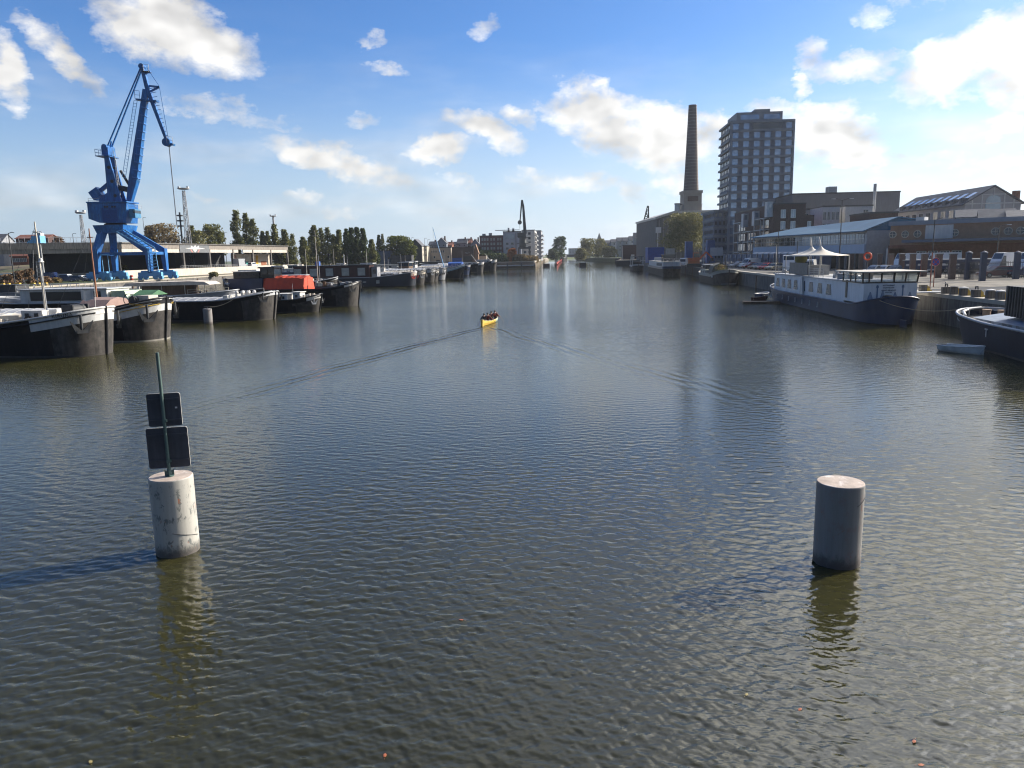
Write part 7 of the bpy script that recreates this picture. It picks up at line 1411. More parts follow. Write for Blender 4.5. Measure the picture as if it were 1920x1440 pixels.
def white_flats():
    Y = 492; t, W, H = building('white_flats', 'pale apartment block with blue grey front and stacked balconies behind the grey crane', 944, 978, 434.5, Y, 16, mat('pale_blue_render', (0.42, 0.46, 0.52), 0.8, 0.08, 0.4), rz=R(-3)); windows(t, 'front', 1.9, 1.6, [W*0.22, W*0.5], [H-7.6, H-10.6], kind='plain'); k = MB(); k.box(W*0.12, W*0.62, -0.1, -0.01, H-4.6, H-1.6); k.build('top_glazing', M_glassp, t)
    k = MB(); k.box(W*0.66, W*0.74, -0.1, -0.01, 0.5, H-0.6); k.build('blue_stripe', M_grey, t); r = MB(); r.box(-5, W*0.9, -1, 2.2, H+0.9, H+1.25).box(W*0.25, W*0.35, 2, 4, H+0.4, H+2.6).box(W*0.5, W*0.62, 2, 4, H+0.4, H+2.2); r.build('roof_canopy', M_grey, t)
    t, W, H = building('white_flats', 'tall pale flats with sunlit balconies stepping away beside the canal', 979, 1003, 432, 500, 40, M_white, rz=R(-4)); [put('window', win_mesh(1.4, 1.5, M_dark, M_glass, 'plain'), t, (W+0.02, 2.5+4.5*i, z), pi/2) for i in range(8) for z in [H-2-3*k for k in range(5)]]; [MB().box(W+0.003, W+1.4, 1.2+9*i, 6+9*i, z-0.15, z+0.8).build('balcony', M_lgrey, t) for i in range(4) for z in [H-3.6-3*k for k in range(5)]]
    [put('window', win_mesh(1.6, 1.6, M_dark, M_glass, 'plain'), t, (u, -0.02, z)) for u in (2, 5) for z in [H-2-3*k for k in range(5)]]
    t, W, H = building('grey_flats', 'grey flat block at the right end of the pale apartments', 996, 1015, 433, 560, 34, M_grey, rz=R(-4)); [MB().box(W+0.003, W+1.5, 1+7*i, 5.5+7*i, z-0.15, z+0.9).build('balcony', M_lgrey, t) for i in range(4) for z in [H-3.6-3*k for k in range(6)]]
white_flats()
def grey_crane():
    Y = 468; x0 = PX_(980.5, Y, 10); t = thing('harbour_crane', 'dark grey harbour crane with folded jib standing before the pale flats', 'crane', (x0, Y, 3.2)); g = lambda px, py: PY(px, py, Y)-V((x0, Y, 3.2)); m = mat('crane_grey', (0.085, 0.095, 0.09), 0.7, 0.2, 0.5)
    k = MB(); k.lathe([(2.3, g(982, 466).z), (2.1, g(982, 447).z), (2.6, g(982, 443).z)], n=16); k.build('tower', m, t); a = g(972, 465); b = g(994, 467); z = a.z
    for (x, y) in ((a.x, -3), (b.x, -3), (a.x, 3), (b.x, 3)): MB().frustum((x*0.9, y, z), (x, y, 0), (0.9, 0.9), (0.8, 0.8)).build('portal_leg', m, t)
    k = MB(); k.box(a.x, b.x, -3.4, 3.4, z-0.6, z+0.6); k.build('portal_beam', m, t); k = MB(); k.lathe([(0.01, 0), (4.4, 0), (4.4, 0.3), (0.01, 0.3)], n=16); k.build('gallery', m, t, (0.6, 0, g(982, 457).z)); k = MB(); q = g(982, 446); k.box(g(971, 446).x, g(991, 446).x, -2.6, 2.6, q.z, q.z+0.5).box(g(970, 441).x, g(986, 441).x, -2, 2, q.z+0.5, g(980, 436).z); k.build('machinery_house', m, t)
    k = MB(); k.frustum(g(984.5, 438), g(981, 386), (2.0, 1.4), (1.3, 0.8), up=(0, 1, 0)); k.frustum(g(981, 387), g(979, 375), (1.2, 0.8), (1.0, 0.7), up=(0, 1, 0)); k.build('boom', m, t); k = MB(); k.frustum(g(978.5, 375), g(975, 415), (1.0, 0.7), (0.7, 0.6), up=(0, 1, 0)); k.tube([g(974.5, 417)+V((0, -.7, 0)), g(974.5, 417)+V((0, .7, 0))], 1.3, 12); k.build('fly_jib', m, t); k = MB(); k.tube([g(974.5, 419), g(975, 440)], 0.08, 4); k.build('hoist_cable', M_dark, t)
grey_crane()
low = P(902, 497, 1.0); t = thing('landing_stage', 'long low grey landing stage at the foot of the far basin wall', 'jetty', (PX_(925, 428, 1), 428, 0), R(-2)); MB().box(0, 24, -3, 3, 0.8, 1.3).build('deck', M_lgrey, t); [MB().box(x-0.3, x+0.3, -3.1, -2.5, -1, 2.4).build('post', M_dark, t) for x in (0.5, 8, 16, 23.5)]
t = vessel('barge', 'small dark barge moored far away along the pale quay', (PX_(1052, 800, 2), 790), 34, 6, R(-100), group='far boats'); hull_parts(t, 34, 6, 4.2, 3.2, 3.4, [M_hull, M_lgrey, M_bootg], band=(8, 0.9), bl=4); cabin(t, -12, 6, 4.5, 2.8, 2.4, M_dark, M_lgrey); cabin(t, 8, 12, 3.5, 2.8, 3.6, M_cream)
# ------------------------------------------------------------------ right quay: gate posts, fence, blocks, signs, vehicles
GPST = 'gate posts along the right quay'
a = P(1731, 518.6, QR); b = P(1784, 524, QR); dd = (b-a)
M_postb = mat('post_brick', (0.16, 0.105, 0.085), 0.85, 0.25, 3); M_postd = mat('post_dark_blue', (0.03, 0.045, 0.085), 0.6, 0.2, 2)
PP = []
for i, px in enumerate((1596, 1613, 1630, 1648, 1669, 1689, 1709.5, 1731, 1758, 1784, 1813, 1841, 1904)):
    yb = 518.6+(px-1731)*0.095 if px < 1800 else (524.2, 527, 523)[(1813, 1841, 1904).index(px)]
    p = P(px, yb, QR); PP.append(p); last = px > 1800
    h = PY(px, 475.5, p.y).z-QR
    lab = ['brick gate post behind the tent pole, leftmost of the row', 'second brick gate post, behind the life ring', 'brick gate post third from the left of the row', 'brick gate post fourth from the left, before the hall corner', 'fifth brick gate post, above the wheelhouse roof left', 'sixth brick gate post, above the wheelhouse roof centre', 'seventh brick gate post, above the wheelhouse roof right', 'brick gate post just right of the wheelhouse roof', 'brick gate post directly behind the no stopping sign', 'last brick gate post, right of the no stopping sign', 'dark blue gate post, first of the three without brick', 'dark blue gate post beside the thin red pole', 'dark blue gate post at the right in front of the white van'][i]
    t = thing('gate_post', lab, 'gate post', p, R(-15), GPST); k = MB(); w = 0.36 if not last else 0.30
    if not last: k.box(-w, w, -w, w, 0, h-0.14); k.build('shaft', M_postb, t); k = MB(); k.box(-w-0.07, w+0.07, -w-0.07, w+0.07, h-0.137, h); k.build('cap', M_conc, t)
    else: k.box(-w, w, -w, w, 0, h); k.build('shaft', M_postd, t); k = MB(); k.lathe([(0.42, 0), (0.40, 0.15), (0.01, 0.35)], n=12); k.build('cap', M_postd, t, (0, 0, h))
def fence(label, p, q, h, n, z=0.0):
    p, q = V(p), V(q); d = q-p; L = d.length; t = thing('fence_panel', label, 'fence', p, atan2(d.y, d.x), 'bar fence panels between the gate posts'); k = MB(); k.box(0, L, -0.03, 0.03, h-0.25, h-0.19).box(0, L, -0.03, 0.03, 0.12, 0.18).box(0, L, -0.03, 0.03, h*0.5, h*0.5+0.05); k.build('rail', M_dark, t); k = MB()
    for i in range(n): x = L*(i+0.5)/n; k.box(x-0.02, x+0.02, -0.02, 0.02, 0.0, h)
    tag(k.build('bars', M_dark, t), kind='stuff')
back = V((0.8, 3.0, 0))
for i, (u, v, lab) in enumerate(((9, 10, 'bar fence panel between the last brick post and the first blue post'), (10, 11, 'bar fence panel left of the thin red pole'), (11, 12, 'long bar fence panel in front of the dark red car'))): fence(lab, PP[u]+back, PP[v]+back, 2.2, int((PP[v]-PP[u]).length/0.22))
fence('bar fence panel running out of the picture at the right edge', PP[12]+back, PP[12]+back+V((9, -2.4, 0)), 2.2, 40)
# concrete and yellow edge blocks
for i, (px, w) in enumerate(((1706, 1.2), (1758, 0.95), (1777, 0.85), (1799, 0.85), (1828, 1.1), (1861, 0.9), (1884, 0.85))):
    py = 550+(px-1731)*0.0862+1.0; p = P(px, py-2, QR); hd = pi/2-R(6); x = wallx(p.y)+0.55; py2 = p.y
    t = thing('edge_block', ['concrete edge block beside the gangway foot, leftmost of the row', 'edge block with a mooring ring, below the no stopping sign', 'low domed edge block, third from the left', 'flat white topped edge block, fourth from the left', 'wide edge block with dark mooring ring in mid row', 'white capped edge block left of the ribbed container', 'last white capped edge block, touching the ribbed container'][i], 'concrete block', (x, py2, QR+0.03), hd-pi/2, 'concrete blocks on the quay edge')
    k = MB(); k.box(-0.33, 0.22, -w/4, w/4, 0, 0.60); k.build('concrete_body', M_conc, t); k = MB(); k.prism([(0.223, 0), (0.66, 0), (0.66, 0.08), (0.45, 0.2), (0.45, 0.36), (0.223, 0.58)], 'y', -w/4+0.02, w/4-0.02); k.build('yellow_wedge', M_yellow, t)
    if i in (1, 4): k = MB(); k.tube([(0, -0.2, 0.62), (0, -0.2, 0.85), (0, 0.2, 0.85), (0, 0.2, 0.62)], 0.06, 8); k.build('mooring_ring', M_dark, t)
    if i in (2, 3, 5, 6): k = MB(); k.lathe([(0.33, 0), (0.33, 0.08), (0.01, 0.15)], n=14); k.build('cap', M_white if i != 2 else M_dark, t, (-0.02, 0, 0.62))
def nostop():
    p = P(1750, 538, QR); t = thing('no_stopping_sign', 'round blue no stopping sign with red ring and cross on a rusty pole', 'road sign', p); h = PY(1757, 478, p.y).z-QR; mr = mat('rusty_red_pole', (0.30, 0.09, 0.05), 0.7, 0.2, 4)
    MB().tube([(0, 0, 0), (0, 0, h)], 0.05, 8).build('pole', mr, t); c = PY(1757, 491, p.y)-p; n = 32; r = 0.46
    k = MB(); k.tube([(0, 0.02, 0), (0, -0.02, 0)], r, n); k.build('sign_disc', M_lgrey, t, (0, -0.08, c.z)); k = MB(); r1, r2 = r*0.93, r*0.74
    k.add([(rr*cos(2*pi*j/n), -0.105, rr*sin(2*pi*j/n)) for rr in (r1, r2) for j in range(n)], [(j, (j+1) % n, n+(j+1) % n, n+j) for j in range(n)]); k.build('red_ring', M_redp, t, (0, 0, c.z)); k = MB(); k.add([(r2*cos(2*pi*j/n), -0.104, r2*sin(2*pi*j/n)) for j in range(n)], [tuple(range(n))]); k.build('blue_field', mat('sign_blue', (0.02, 0.09, 0.42), 0.4), t, (0, 0, c.z))
    k = MB(); q = r2*0.70; k.bar((-q, -0.112, -q), (q, -0.112, q), 0.075, 0.012, up=(0, 1, 0)).bar((-q, -0.112, q), (q, -0.112, -q), 0.075, 0.012, up=(0, 1, 0)); k.build('red_cross', M_redp, t, (0, 0, c.z))
nostop()
for px, pyb, pyt, lab, m in ((1743.5, 541, 473, 'thin rusty pole left of the no stopping sign', 'r'), (1846, 527, 487, 'thin red pole leaning against the blue gate post', 'r'), (1725, 519, 488, 'thin red striped pole behind the wheelhouse roof edge', 'r')):
    p = P(px, pyb, QR); t = thing('thin_pole', lab, 'pole', p); h = PY(px, pyt, p.y).z-QR; MB().tube([(0, 0, 0), (0, 0, h)], 0.05, 8).build('shaft', mat('rusty_red_pole', (0.30, 0.09, 0.05)), t); MB().lathe([(0.09, 0), (0.09, 0.06)], n=10).build('foot', M_dark, t)
for px, Y, pyt, lab in ((1572, 118, 375, 'tall double armed street lamp in front of the white house'), (1745, 105, 412, 'slim street lamp in front of the white board'), (1866, 112, 424, 'street lamp in front of the porthole windows'), (1457, 150, 432, 'dark lamp post before the far end of the blue hall'), (1493, 140, 452, 'short lamp post behind the tents')):
    p = gp(px, Y, QR); h = PY(px, pyt, Y).z-QR; t = thing('street_lamp', lab, 'street lamp', p, 0, 'street lamps on the right quay'); MB().tube([(0, 0, 0), (0, 0, h)], [0.11, 0.06], 8).build('post', M_dark, t)
    for s in ((-1, 1) if px == 1572 else (1,)): MB().tube([(0, 0, h-0.05), (0.9*s, 0, h+0.2), (1.3*s, 0, h+0.2)], 0.04, 6).build('arm', M_dark, t); MB().box(-0.32, 0.32, -0.12, 0.12, -0.08, 0.04).build('lantern', M_lgrey, t, (1.4*s, 0, h+0.2))
GRV = 'vehicles parked on the right quay'
for kd, pt, lab, px, Y, z, ang in (('estate', PS, 'silver car, leftmost of the parked row before the tower', 1385, 193, QR, 200), ('van', PW, 'white van parked second in the row before the tower', 1406, 186, QR, 205), ('hatch', PR, 'dark red car in front of the white van', 1407, 178, QR, 195), ('hatch', PD, 'black hatchback next to the dark red car', 1420, 172, QR, 205), ('hatch', PG, 'grey hatchback between the black and the bright red car', 1429, 168, QR, 210), ('hatch', PRD, 'bright red hatchback in the parked row', 1437, 164, QR, 212), ('estate', PBG, 'beige estate car at the right end of the parked row', 1452, 160, QR, 215),
        ('bigvan', PW, 'big white van half hidden behind the tents', 1478, 142, QR, 250), ('van', PW, 'white van behind the yellow parasol on the terrace', 1516, 138, QR, 240), ('bigvan', PW, 'long white delivery van left of the no stopping sign', 1706, 129, QR, 185), ('bigvan', PW, 'long white delivery van with red mark right of the lamp', 1756, 128, QR, 184), ('bigvan', PW, 'white van with red oval badge behind the bar fence', 1893, 108, QR, 186), ('bigvan', PW, 'white van cut by the right edge of the picture', 1946, 104, QR, 186),
        ('estate', PR, 'dark red estate car behind the bar fence', 1868, 101, QR, 178), ('hatch', PS, 'silver hatchback between brick gate posts on the left', 1640, 122, QR, 200), ('hatch', PW, 'white hatchback seen between the brick gate posts', 1659, 121, QR, 200), ('estate', PG, 'grey estate car right of the white hatchback', 1680, 119, QR, 200), ('suv', PG, 'grey off-roader behind the first dark blue gate post', 1812, 118, QR, 190), ('hatch', PB, 'dark blue car at the right edge behind the fence', 1916, 100, QR, 180),
        ('van', PW, 'pale blue and white van near the orange digger', 1281, 226, QR, 250), ('suv', PG, 'green grey pickup parked before the warehouse canopy', 1786, 122, QR, 170)):
    o = car(kd, pt, lab, gp(px, Y, z), R(ang), GRV, 'parked_van' if 'van' in kd else 'parked_car', 'van' if 'van' in kd else 'car')
    if 'red' in lab and 'van' in kd: k = MB(); k.ball((0.4, 0, 1.9), 0.5, 10, sz=(1.5, 2.12, 0.35)); k.build('red_badge', M_redp, o)
# long dark trailers with white plates behind the gate posts
for px, Y, L, lab in ((1772, 118, 13, 'long dark blue trailer with white plates behind the brick gate posts'),):
    t = thing('trailer', lab, 'trailer', gp(px, Y, QR), R(-13)); k = MB(); k.box(-L/2, L/2, -1.2, 1.2, 0.75, 2.15); k.build('body', M_navy, t); k = MB(); k.box(-L/2-0.05, L/2+0.05, -1.25, 1.25, 2.153, 2.26); k.build('top_edge', M_lgrey, t); n = int(L/1.7)
    for i in range(n): x = -L/2+0.9+i*1.7; k = MB(); k.box(x-0.42, x+0.42, -1.22, -1.203, 1.3, 1.62); k.build('plate', M_white, t)
    for x in (-L/2+1.2, -L/2+2.4, L/2-2.4, L/2-1.2): k = MB(); k.tube([(x, -1.15, 0.42), (x, -0.85, 0.42)], 0.42, 14); k.tube([(x, 1.15, 0.42), (x, 0.85, 0.42)], 0.42, 14); k.build('wheel_pair', M_tyre, t)
    for i in range(n): x = -L/2+1.2+i*1.7; k = MB(); k.box(x-0.1, x+0.1, -1.23, -1.203, 0.85, 0.95); k.build('marker_light', M_cream, t)
# row of booths with arched white tops at the foot of the hall
a0 = V((66.5, 160, QR)); b0 = gp(1366, 208, QR); n = 17; mbt = mat('booth_blue_grey', (0.13, 0.17, 0.24), 0.6, 0.15, 1)
tb0 = None; d = (b0-a0); rzb = atan2(d.y, d.x)
labs = ['booth with arched white top nearest the tents, first of the row', 'arched booth second from the near end of the row', 'arched booth third from the near end of the row', 'arched booth fourth from the near end of the row', 'arched booth fifth from the near end of the row', 'arched booth sixth from the near end of the row', 'arched booth seventh from the near end of the row', 'arched booth eighth from the near end of the row', 'arched booth ninth from the near end of the row', 'arched booth tenth from the near end of the row', 'arched booth eleventh from the near end of the row', 'plain booth beyond the arched ones, sixth from the far end', 'plain booth fifth from the far end of the row', 'plain booth fourth from the far end of the row', 'plain booth third from the far end of the row', 'plain booth second from the far end of the row', 'plain booth at the far end of the row by the flats']
for i in range(n):
    p = a0.lerp(b0, i/(n-1))
    if i == 0 or i == 11:
        t = thing('booth', labs[i], 'booth', p, rzb, 'blue grey booths in front of the blue roofed hall'); k = MB(); k.box(-1.15, 1.15, -1.1, 1.1, 0, 3.2); k.build('body', mbt, t)
        if i == 0:
            k = MB(); k.prism([(-1.2+1.2*(1-cos(pi*j/8)), 3.2+0.5*sin(pi*j/8)) for j in range(9)], 'x', -1.25, 1.25); k.build('arched_top', M_bluel if False else M_lgrey, t)
        else: k = MB(); k.box(-1.2, 1.2, -1.2, 1.2, 3.203, 3.3); k.build('flat_top', M_grey, t)
        k = MB(); k.box(-0.5, 0.5, 1.103, 1.16, 0.1, 2.2); k.build('door', M_navy, t); k = MB(); k.box(-1.1, -0.9, 1.103, 1.2, 2.4, 3.1); k.build('lamp', M_white, t); tb0 = t
    else: t = dup(tb0, p, rzb, labs[i])
# tall blue cabins, containers and the digger
for px0, px1, pyt, Y, m, lab, nm in ((1286, 1298, 453, 250, mat('blue_cabin', (0.05, 0.13, 0.34), 0.5), 'tall blue site cabin in front of the big willow', 'site_cabin'), (1326, 1340, 450.5, 262, mat('blue_cabin', (0.05, 0.13, 0.34), 0.5), 'blue container stack right of the willow', 'container'), (1215, 1245, 464, 300, M_btarp, 'bright blue covered container beyond the small canopy boat', 'container'), (1248, 1265, 466, 280, M_cream, 'cream billboard panel above the blue hulled barge', 'billboard')):
    x0, x1 = PX_(px0, Y, 5), PX_(px1, Y, 5); h = PY(px0, pyt, Y).z-QR; w = x1-x0; t = thing(nm, lab, nm.replace('_', ' '), ((x0+x1)/2, Y, QR))
    if nm == 'billboard': MB().box(-w/2, w/2, -0.1, 0.1, h-2.2, h).build('panel', m, t); [MB().box(x-0.12, x+0.12, 0.1, 0.3, 0, h).build('leg', M_dark, t) for x in (-w/2+0.2, w/2-0.2)]
    else:
        k = MB(); k.box(-w/2, w/2, 0, w*0.9, 0.1, h); [k.box(-w/2+w*i/7-0.05, -w/2+w*i/7+0.05, -0.06, 0, 0.2, h-0.2) for i in range(8)]; k.build('body', m, t); k = MB(); k.box(-w/2-0.08, w/2+0.08, -0.08, w*0.9+0.08, h+0.003, h+0.15); k.build('top_frame', M_grey, t)
t = thing('white_pole', 'tall white lamp pole right of the willow', 'pole', gp(1319, 255, QR)); h = PY(1319, 444, 255).z-QR; MB().tube([(0, 0, 0), (0, 0, h)], 0.12, 8).build('pole', M_white, t); MB().box(-0.2, 0.8, -0.12, 0.12, h, h+0.15).build('lantern', M_lgrey, t)
t = thing('digger', 'orange excavator parked behind the black houseboat', 'excavator', gp(1301, 205, QR), R(-10)); md = mat('digger_orange', (0.60, 0.13, 0.03), 0.5, 0.15, 1)
k = MB(); k.box(-1.6, 1.4, -1.3, 1.3, 1.0, 2.1).box(-1.7, -0.4, -1.3, 1.3, 2.103, 2.5); k.build('upper_body', md, t); k = MB(); k.box(-0.3, 1.2, -1.3, -0.1, 2.103, 3.9); k.build('cab', md, t); k = MB(); k.box(-0.2, 1.25, -1.33, -1.303, 2.6, 3.7); k.build('cab_window', M_glass, t)
for y in (-1.15, 1.15): k = MB(); k.prism([(-2.0, 0.5), (-1.7, 0.05), (1.7, 0.05), (2.0, 0.5), (1.7, 0.95), (-1.7, 0.95)], 'y', y-0.3, y+0.3); k.build('track', M_dark, t)
k = MB(); k.bar((1.3, 0.4, 2.0), (3.2, 0.4, 4.0), 0.45).bar((3.2, 0.4, 4.0), (4.8, 0.4, 2.4), 0.35); k.build('arm', md, t); k = MB(); k.prism([(4.5, 2.4), (5.2, 2.4), (5.3, 1.6), (4.6, 1.5)], 'y', 0, 0.8); k.build('bucket', M_dark, t)
t = thing('hoarding_sign', 'square pale notice board standing by the tower foot', 'sign', gp(1343, 222, QR)); k = MB(); k.box(-1.8, 1.8, -0.1, 0.1, 2.8, 5.2); k.build('board', M_lgrey, t); [MB().bar((s*2.4, 0, 0), (s*1.4, 0, 2.8), 0.15).build('leg', M_dark, t) for s in (-1, 1)]

# ------------------------------------------------------------------ people
M_skin = mat('skin', (0.50, 0.31, 0.22), 0.6, 0.05, 3)
def skinned(name, joints, edges, m, parent, sub=2, root=0):
    me = bpy.data.meshes.new(name); me.from_pydata([j[0] for j in joints], edges, []); o = bpy.data.objects.new(name, me); COL.objects.link(o)
    md_ = o.modifiers.new('s', 'SKIN'); sv = me.skin_vertices[0].data
    for i, j in enumerate(joints): sv[i].radius = (j[1], j[2] if len(j) > 2 else j[1])
    sv[root].use_root = True; o.modifiers.new('d', 'SUBSURF').levels = sub
    dg = bpy.context.evaluated_depsgraph_get(); m2 = bpy.data.meshes.new_from_object(o.evaluated_get(dg)); bpy.data.objects.remove(o); m2.name = name; m2.materials.clear(); m2.materials.append(m)
    m2.polygons.foreach_set('use_smooth', [True]*len(m2.polygons)); o = bpy.data.objects.new(name, m2); COL.objects.link(o); o.parent = parent; return o
def figure(label, loc, rz, J, top, legs, hair, vest=None, group=None):
    """J: joint dict in local space (+x forward)"""
    t = thing('person', label, 'person', loc, rz, group); g = lambda n: V(J[n])
    hd = g('head'); nk = g('neck'); pts = [(g('pelvis'), .13, .11), (g('chest'), .15, .11), (nk, .055), (hd-V((0, 0, .04)), .075, .085), (hd+V((0, 0, .06)), .085, .095)]; ed = [(0, 1), (1, 2), (2, 3), (3, 4)]
    pts.append((hd+V((.085, 0, .0)), .035)); ed.append((3, 5))        # face: jaw, nose side
    for s in ('l', 'r'):
        i = len(pts); pts += [(g('sh'+s), .060), (g('el'+s), .045), (g('wr'+s), .030), (g('hd'+s), .040, .022)]; ed += [(1, i), (i, i+1), (i+1, i+2), (i+2, i+3)]
        i = len(pts); pts += [(g('hp'+s), .095), (g('kn'+s), .060), (g('an'+s), .042), (g('ft'+s), .045, .032)]; ed += [(0, i), (i, i+1), (i+1, i+2), (i+2, i+3)]
    skinned('body', pts, ed, M_skin, t)
    for s in ('l', 'r'):                                               # five separate fingers closing on what is held
        h = g('hd'+s); w = g('wr'+s); d = (h-w).normalized(); sd = d.cross(V((0, 0, 1))).normalized() if abs(d.z) < .95 else V((0, 1, 0)); cu = V((0, 0, -1)) if abs(d.z) < .95 else V((1, 0, 0)); mb = MB()
        for k, (o_, ln) in enumerate(((-.030, .060), (-.010, .070), (.010, .066), (.030, .052))): b0_ = h+sd*o_+d*.02; mb.tube([b0_, b0_+d*ln*.5, b0_+d*ln*.75+cu*ln*.35, b0_+d*ln*.6+cu*ln*.7], [.009, .0085, .008, .006], 6)
        b0_ = h-sd*.035-d*.01; mb.tube([b0_, b0_-sd*.02+d*.02+cu*.015, b0_-sd*.012+d*.045+cu*.035], [.011, .010, .008], 6); mb.build('fingers', M_skin, t)
    pts = [(g('pelvis')+V((0, 0, .02)), .155, .135), (g('chest'), .185, .135), (nk-V((0, 0, .05)), .085)]; ed = [(0, 1), (1, 2)]
    for s in ('l', 'r'): i = len(pts); pts += [(g('sh'+s), .082), (g('el'+s), .062), (g('wr'+s), .046)]; ed += [(1, i), (i, i+1), (i+1, i+2)]
    skinned('jacket', pts, ed, top, t)
    pts = [(g('pelvis')-V((0, 0, .01)), .16, .14)]; ed = []
    for s in ('l', 'r'): i = len(pts); pts += [(g('hp'+s), .115), (g('kn'+s), .080), (g('an'+s), .058)]; ed += [(0, i), (i, i+1), (i+1, i+2)]
    skinned('trousers', pts, ed, legs, t)
    for s in ('l', 'r'): f = g('ft'+s); a_ = g('an'+s); mb = MB(); mb.tube([a_-V((.03, 0, .0)), a_.lerp(f, .6), f+V((.03, 0, 0))], [.062, .055, .038], 8); mb.build('shoe', M_black, t)
    mb = MB(); mb.ball(hd+V((-.025, 0, .065)), .105, 12, sz=(1.05, .95, 1.0)); mb.build('hair', hair, t)
    fc = MB(); [fc.ball(hd+V((.088, y, .035)), .010, 6) for y in (-.032, .032)]; fc.box(hd.x+.09, hd.x+.096, hd.y-.022, hd.y+.022, hd.z-.035, hd.z-.027); fc.build('face_features', M_black, t); mb = MB(); mb.ball(hd+V((.10, 0, .008)), .016, 6, sz=(1.2, .7, 1.4)); mb.build('nose', M_skin, t)
    for s in (-1, 1): mb = MB(); mb.ball(hd+V((0, s*.088, .015)), .022, 6, sz=(.8, .4, 1.3)); mb.build('ear', M_skin, t)
    if vest: c = g('chest'); p_ = g('pelvis'); skinned('life_vest', [(p_.lerp(c, .35), .185, .165), (c+V((0, 0, .02)), .215, .170), (c.lerp(nk, .55), .16, .13)], [(0, 1), (1, 2)], vest, t)
    return t
M_hairb = mat('dark_hair', (0.02, 0.015, 0.012), 0.7); M_hairg = mat('brown_hair', (0.08, 0.045, 0.025), 0.7)
M_jb, M_jr, M_jo, M_jd = mat('black_jacket', (0.018, 0.018, 0.02), 0.8), mat('dark_red_jacket', (0.16, 0.015, 0.012), 0.8), mat('orange_vest', (0.75, 0.13, 0.06), 0.7), mat('navy_trousers', (0.02, 0.025, 0.045), 0.8)
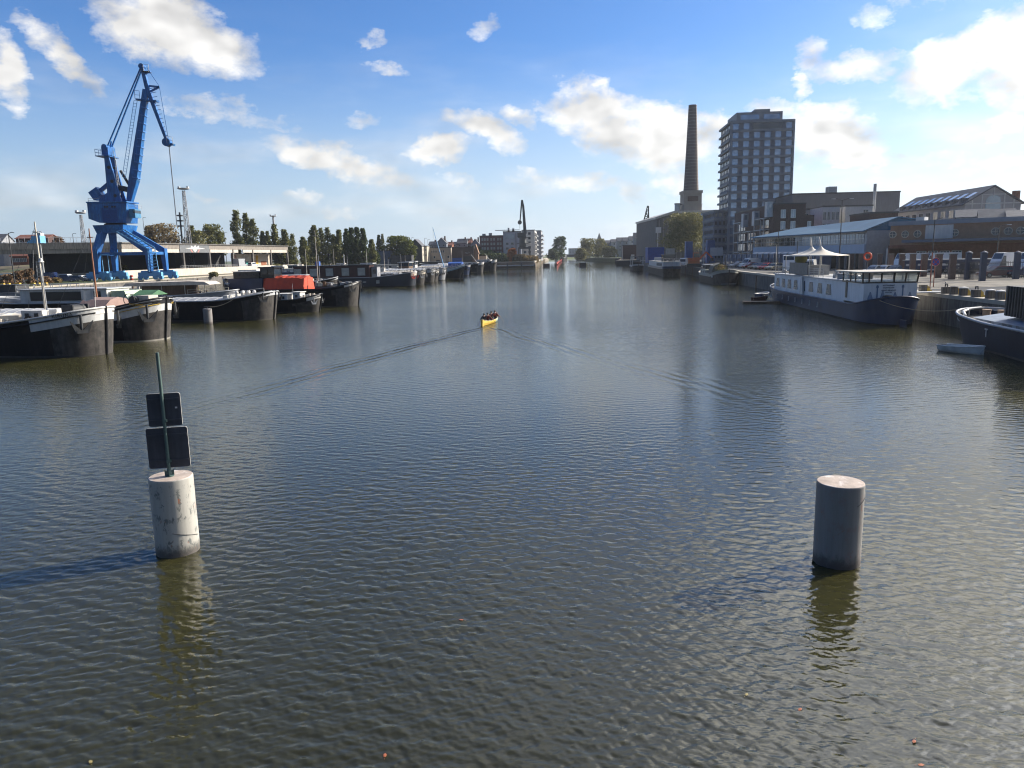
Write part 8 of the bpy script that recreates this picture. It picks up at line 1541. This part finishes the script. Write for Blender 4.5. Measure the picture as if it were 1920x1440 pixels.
def canoe():
    a = V((CANOE.x-0.15, CANOE.y+0.3, 0)); hdg = atan2(5.6, 1.25); L = 6.6; t = thing('canoe', 'yellow canoe with four paddlers heading away up the channel', 'canoe', (a.x+cos(hdg)*L/2, a.y+sin(hdg)*L/2, 0), hdg); n = 20; vs = []; vi = []
    for i in range(n+1):
        u = 2*i/n-1; w = 0.46*max(0.0, 1-abs(u)**2.6)**0.75; z = 0.36+0.30*abs(u)**3.2; x = L/2*u
        if i == 0: w = 0.10
        for fy, fz in ((1, 1), (1.04, .55), (.8, .05), (.4, -.2), (0, -.25), (-.4, -.2), (-.8, .05), (-1.04, .55), (-1, 1)): vs.append((x, w*fy, z*fz if fz > 0 else .36*fz)); vi.append((x*.985, w*fy*.92, z*fz if fz == 1 else .36*fz*.7+.05))
    F = [(i*9+j, i*9+j+1, (i+1)*9+j+1, (i+1)*9+j) for i in range(n) for j in range(8)]
    my, mg = mat('canoe_yellow', (0.72, 0.47, 0.06), 0.4, 0.1, 1), mat('canoe_green_white', (0.40, 0.50, 0.42), 0.4)
    m = MB(); [m.add([vs[k] for k in f], [(0, 1, 2, 3)], 0 if i < 8*13 else 1, True) for i, f in enumerate(F)]; m.add(vs[:9], [tuple(range(9))[::-1]], 0); m.build('hull', [my, mg], t)
    m = MB(); m.add(vi, [f[::-1] for f in F], 0, True); m.build('interior', mat('canoe_inside', (0.45, 0.30, 0.08), 0.7), t); g = MB(); g.tube([vs[i*9] for i in range(n+1)], 0.03, 6); g.tube([vs[i*9+8] for i in range(n+1)], 0.03, 6); g.build('gunwale', mat('pale_wood', (0.50, 0.40, 0.25), 0.6), t)
    for x in (-2.0, -1.35, 0.9, 1.9): g = MB(); g.box(x-.12, x+.12, -.38, .38, .26, .29); g.build('seat', M_wood, t)
    M_ = Matrix.Translation(t.location) @ Matrix.Rotation(hdg, 4, 'Z'); specs = [(-2.0, .10, 1, 'black', M_jb, M_hairb, None, 'paddler in black at the stern of the yellow canoe'), (-1.35, -.10, -1, 'red', M_jr, M_hairb, M_jr, 'second paddler in dark red just ahead of the stern'), (0.9, .06, 1, 'dred', M_jb, M_hairb, M_jr, 'paddler with dark red vest near the canoe bow'), (1.9, -.08, -1, 'orange', M_jr, M_hairg, M_jo, 'foremost paddler in a bright orange life vest')]
    for x, y, s, _, top, hr, vest, lab in specs:
        z = .29; ln = 0.10; J = dict(pelvis=(0, 0, z+.12), chest=(ln, 0, z+.46), neck=(ln+.02, 0, z+.62), head=(ln+.05, 0, z+.74), hpl=(.06, .10, z+.10), hpr=(.06, -.10, z+.10), knl=(.44, .13, z+.16), knr=(.44, -.13, z+.16), anl=(.62, .12, z-.20), anr=(.62, -.12, z-.20), ftl=(.76, .12, z-.22), ftr=(.76, -.12, z-.22))
        up = V((ln+.34, s*.16, z+.62)); lo = V((ln+.38, s*.46, z+.20))
        for sd, hnd in ((1, up if s < 0 else lo), (-1, lo if s < 0 else up)):
            k = 'l' if sd > 0 else 'r'; sh = V((ln, sd*.19, z+.54)); J['sh'+k] = sh; w = V(hnd)-V((.06, 0, .01)); J['el'+k] = sh.lerp(w, .5)+V((-.03, sd*.08, -.10)); J['wr'+k] = w; J['hd'+k] = V(hnd)
        p = M_ @ V((x, y, 0)); figure(lab, p, hdg, J, top, M_jd, hr, vest, 'paddlers in the yellow canoe')
        pd = MB(); a_ = up+V((-.02, -s*.04, .06)); dv = (lo-up).normalized(); b_ = lo+dv*.55; pd.tube([a_, b_], .016, 6); pd.tube([a_-V((0, .06, 0)), a_+V((0, .06, 0))], .016, 6); pd.frustum(b_-dv*.04, b_+dv*.42, (.05, .03), (.17, .012), up=(0, 1, .2)); o = pd.build('paddle', mat('paddle_wood', (0.20, 0.13, 0.07), 0.6), None, p, hdg); tag(o, 'wooden paddle held by the '+lab.split(' in ')[0].split(' with ')[0]+(' in black at the stern' if x < -1.9 else ' in dark red' if x < 0 else ' with dark red vest' if x < 1.5 else ' in orange at the bow'), 'paddle', 'paddles of the canoe crew')
canoe()
pw = P(45, 536.6, QL)
figure('person in a long dark coat walking on the left quay', pw, R(170), dict(pelvis=(0, 0, .93), chest=(.03, 0, 1.30), neck=(.04, 0, 1.50), head=(.07, 0, 1.64), hpl=(0, .10, .90), hpr=(0, -.10, .90), knl=(.16, .10, .50), knr=(-.02, -.10, .48), anl=(.24, .10, .09), anr=(-.30, -.10, .14), ftl=(.38, .10, .04), ftr=(-.17, -.10, .04), shl=(.02, .20, 1.42), shr=(.02, -.20, 1.42), ell=(-.12, .25, 1.16), elr=(.12, -.25, 1.16), wrl=(-.08, .25, .92), wrr=(.24, -.24, .94), hdl=(-.05, .25, .85), hdr=(.28, -.24, .87)), M_jb, M_jd, M_hairb, M_jb)
# fallen leaves drifting on the water
rnd = random.Random(12); base = None
for i, (px, py) in enumerate(((865, 1162), (1500, 1330), (1714, 1390), (1400, 1302), (1727, 1434), (170, 1428), (722, 1416))):
    c = ['lone orange leaf floating left of centre in the foreground', 'orange leaf floating below the right pile', 'small brown leaf floating near the lower right corner', 'pale yellow leaf floating left of the orange leaf', 'orange brown leaf at the very bottom right', 'tiny yellow leaf near the lower left corner', 'small pale leaf at the bottom centre'][i]
    k = MB(); k.add([(0.05, 0, 0), (0.015, 0.025, .004), (-.035, .018, 0), (-.042, -.014, .003), (.007, -.025, 0)], [(0, 1, 2, 3, 4)]); k.add([(-.055, 0, .001), (-.09, .004, .002), (-.09, -.004, .002)], [(0, 1, 2)]); o = k.build('fallen_leaf', mat('leaf_orange', (0.38, 0.11, 0.04), 0.6) if i % 2 == 0 or i == 1 else mat('leaf_yellow', (0.30, 0.24, 0.09), 0.6), None, P(px, py, 0.012), rnd.uniform(0, 6)); tag(o, c, 'leaf', 'fallen leaves floating on the water')
def haze():
    m = bpy.data.materials.new('haze_air'); m.use_nodes = True; nt = m.node_tree; nt.nodes.clear(); o = nt.nodes.new('ShaderNodeOutputMaterial'); v = nt.nodes.new('ShaderNodeVolumePrincipled')
    v.inputs['Color'].default_value = (0.86, 0.92, 1.0, 1); v.inputs['Density'].default_value = HAZE; v.inputs['Anisotropy'].default_value = 0.5; nt.links.new(v.outputs[0], o.inputs['Volume'])
    mb = MB(); mb.box(-3100, 3100, -420, 9100, -4.0, 100.0); ob = mb.build('haze', m); tag(ob, kind='stuff')
    S.cycles.volume_bounces = 0
HAZE = 0.00011
haze()
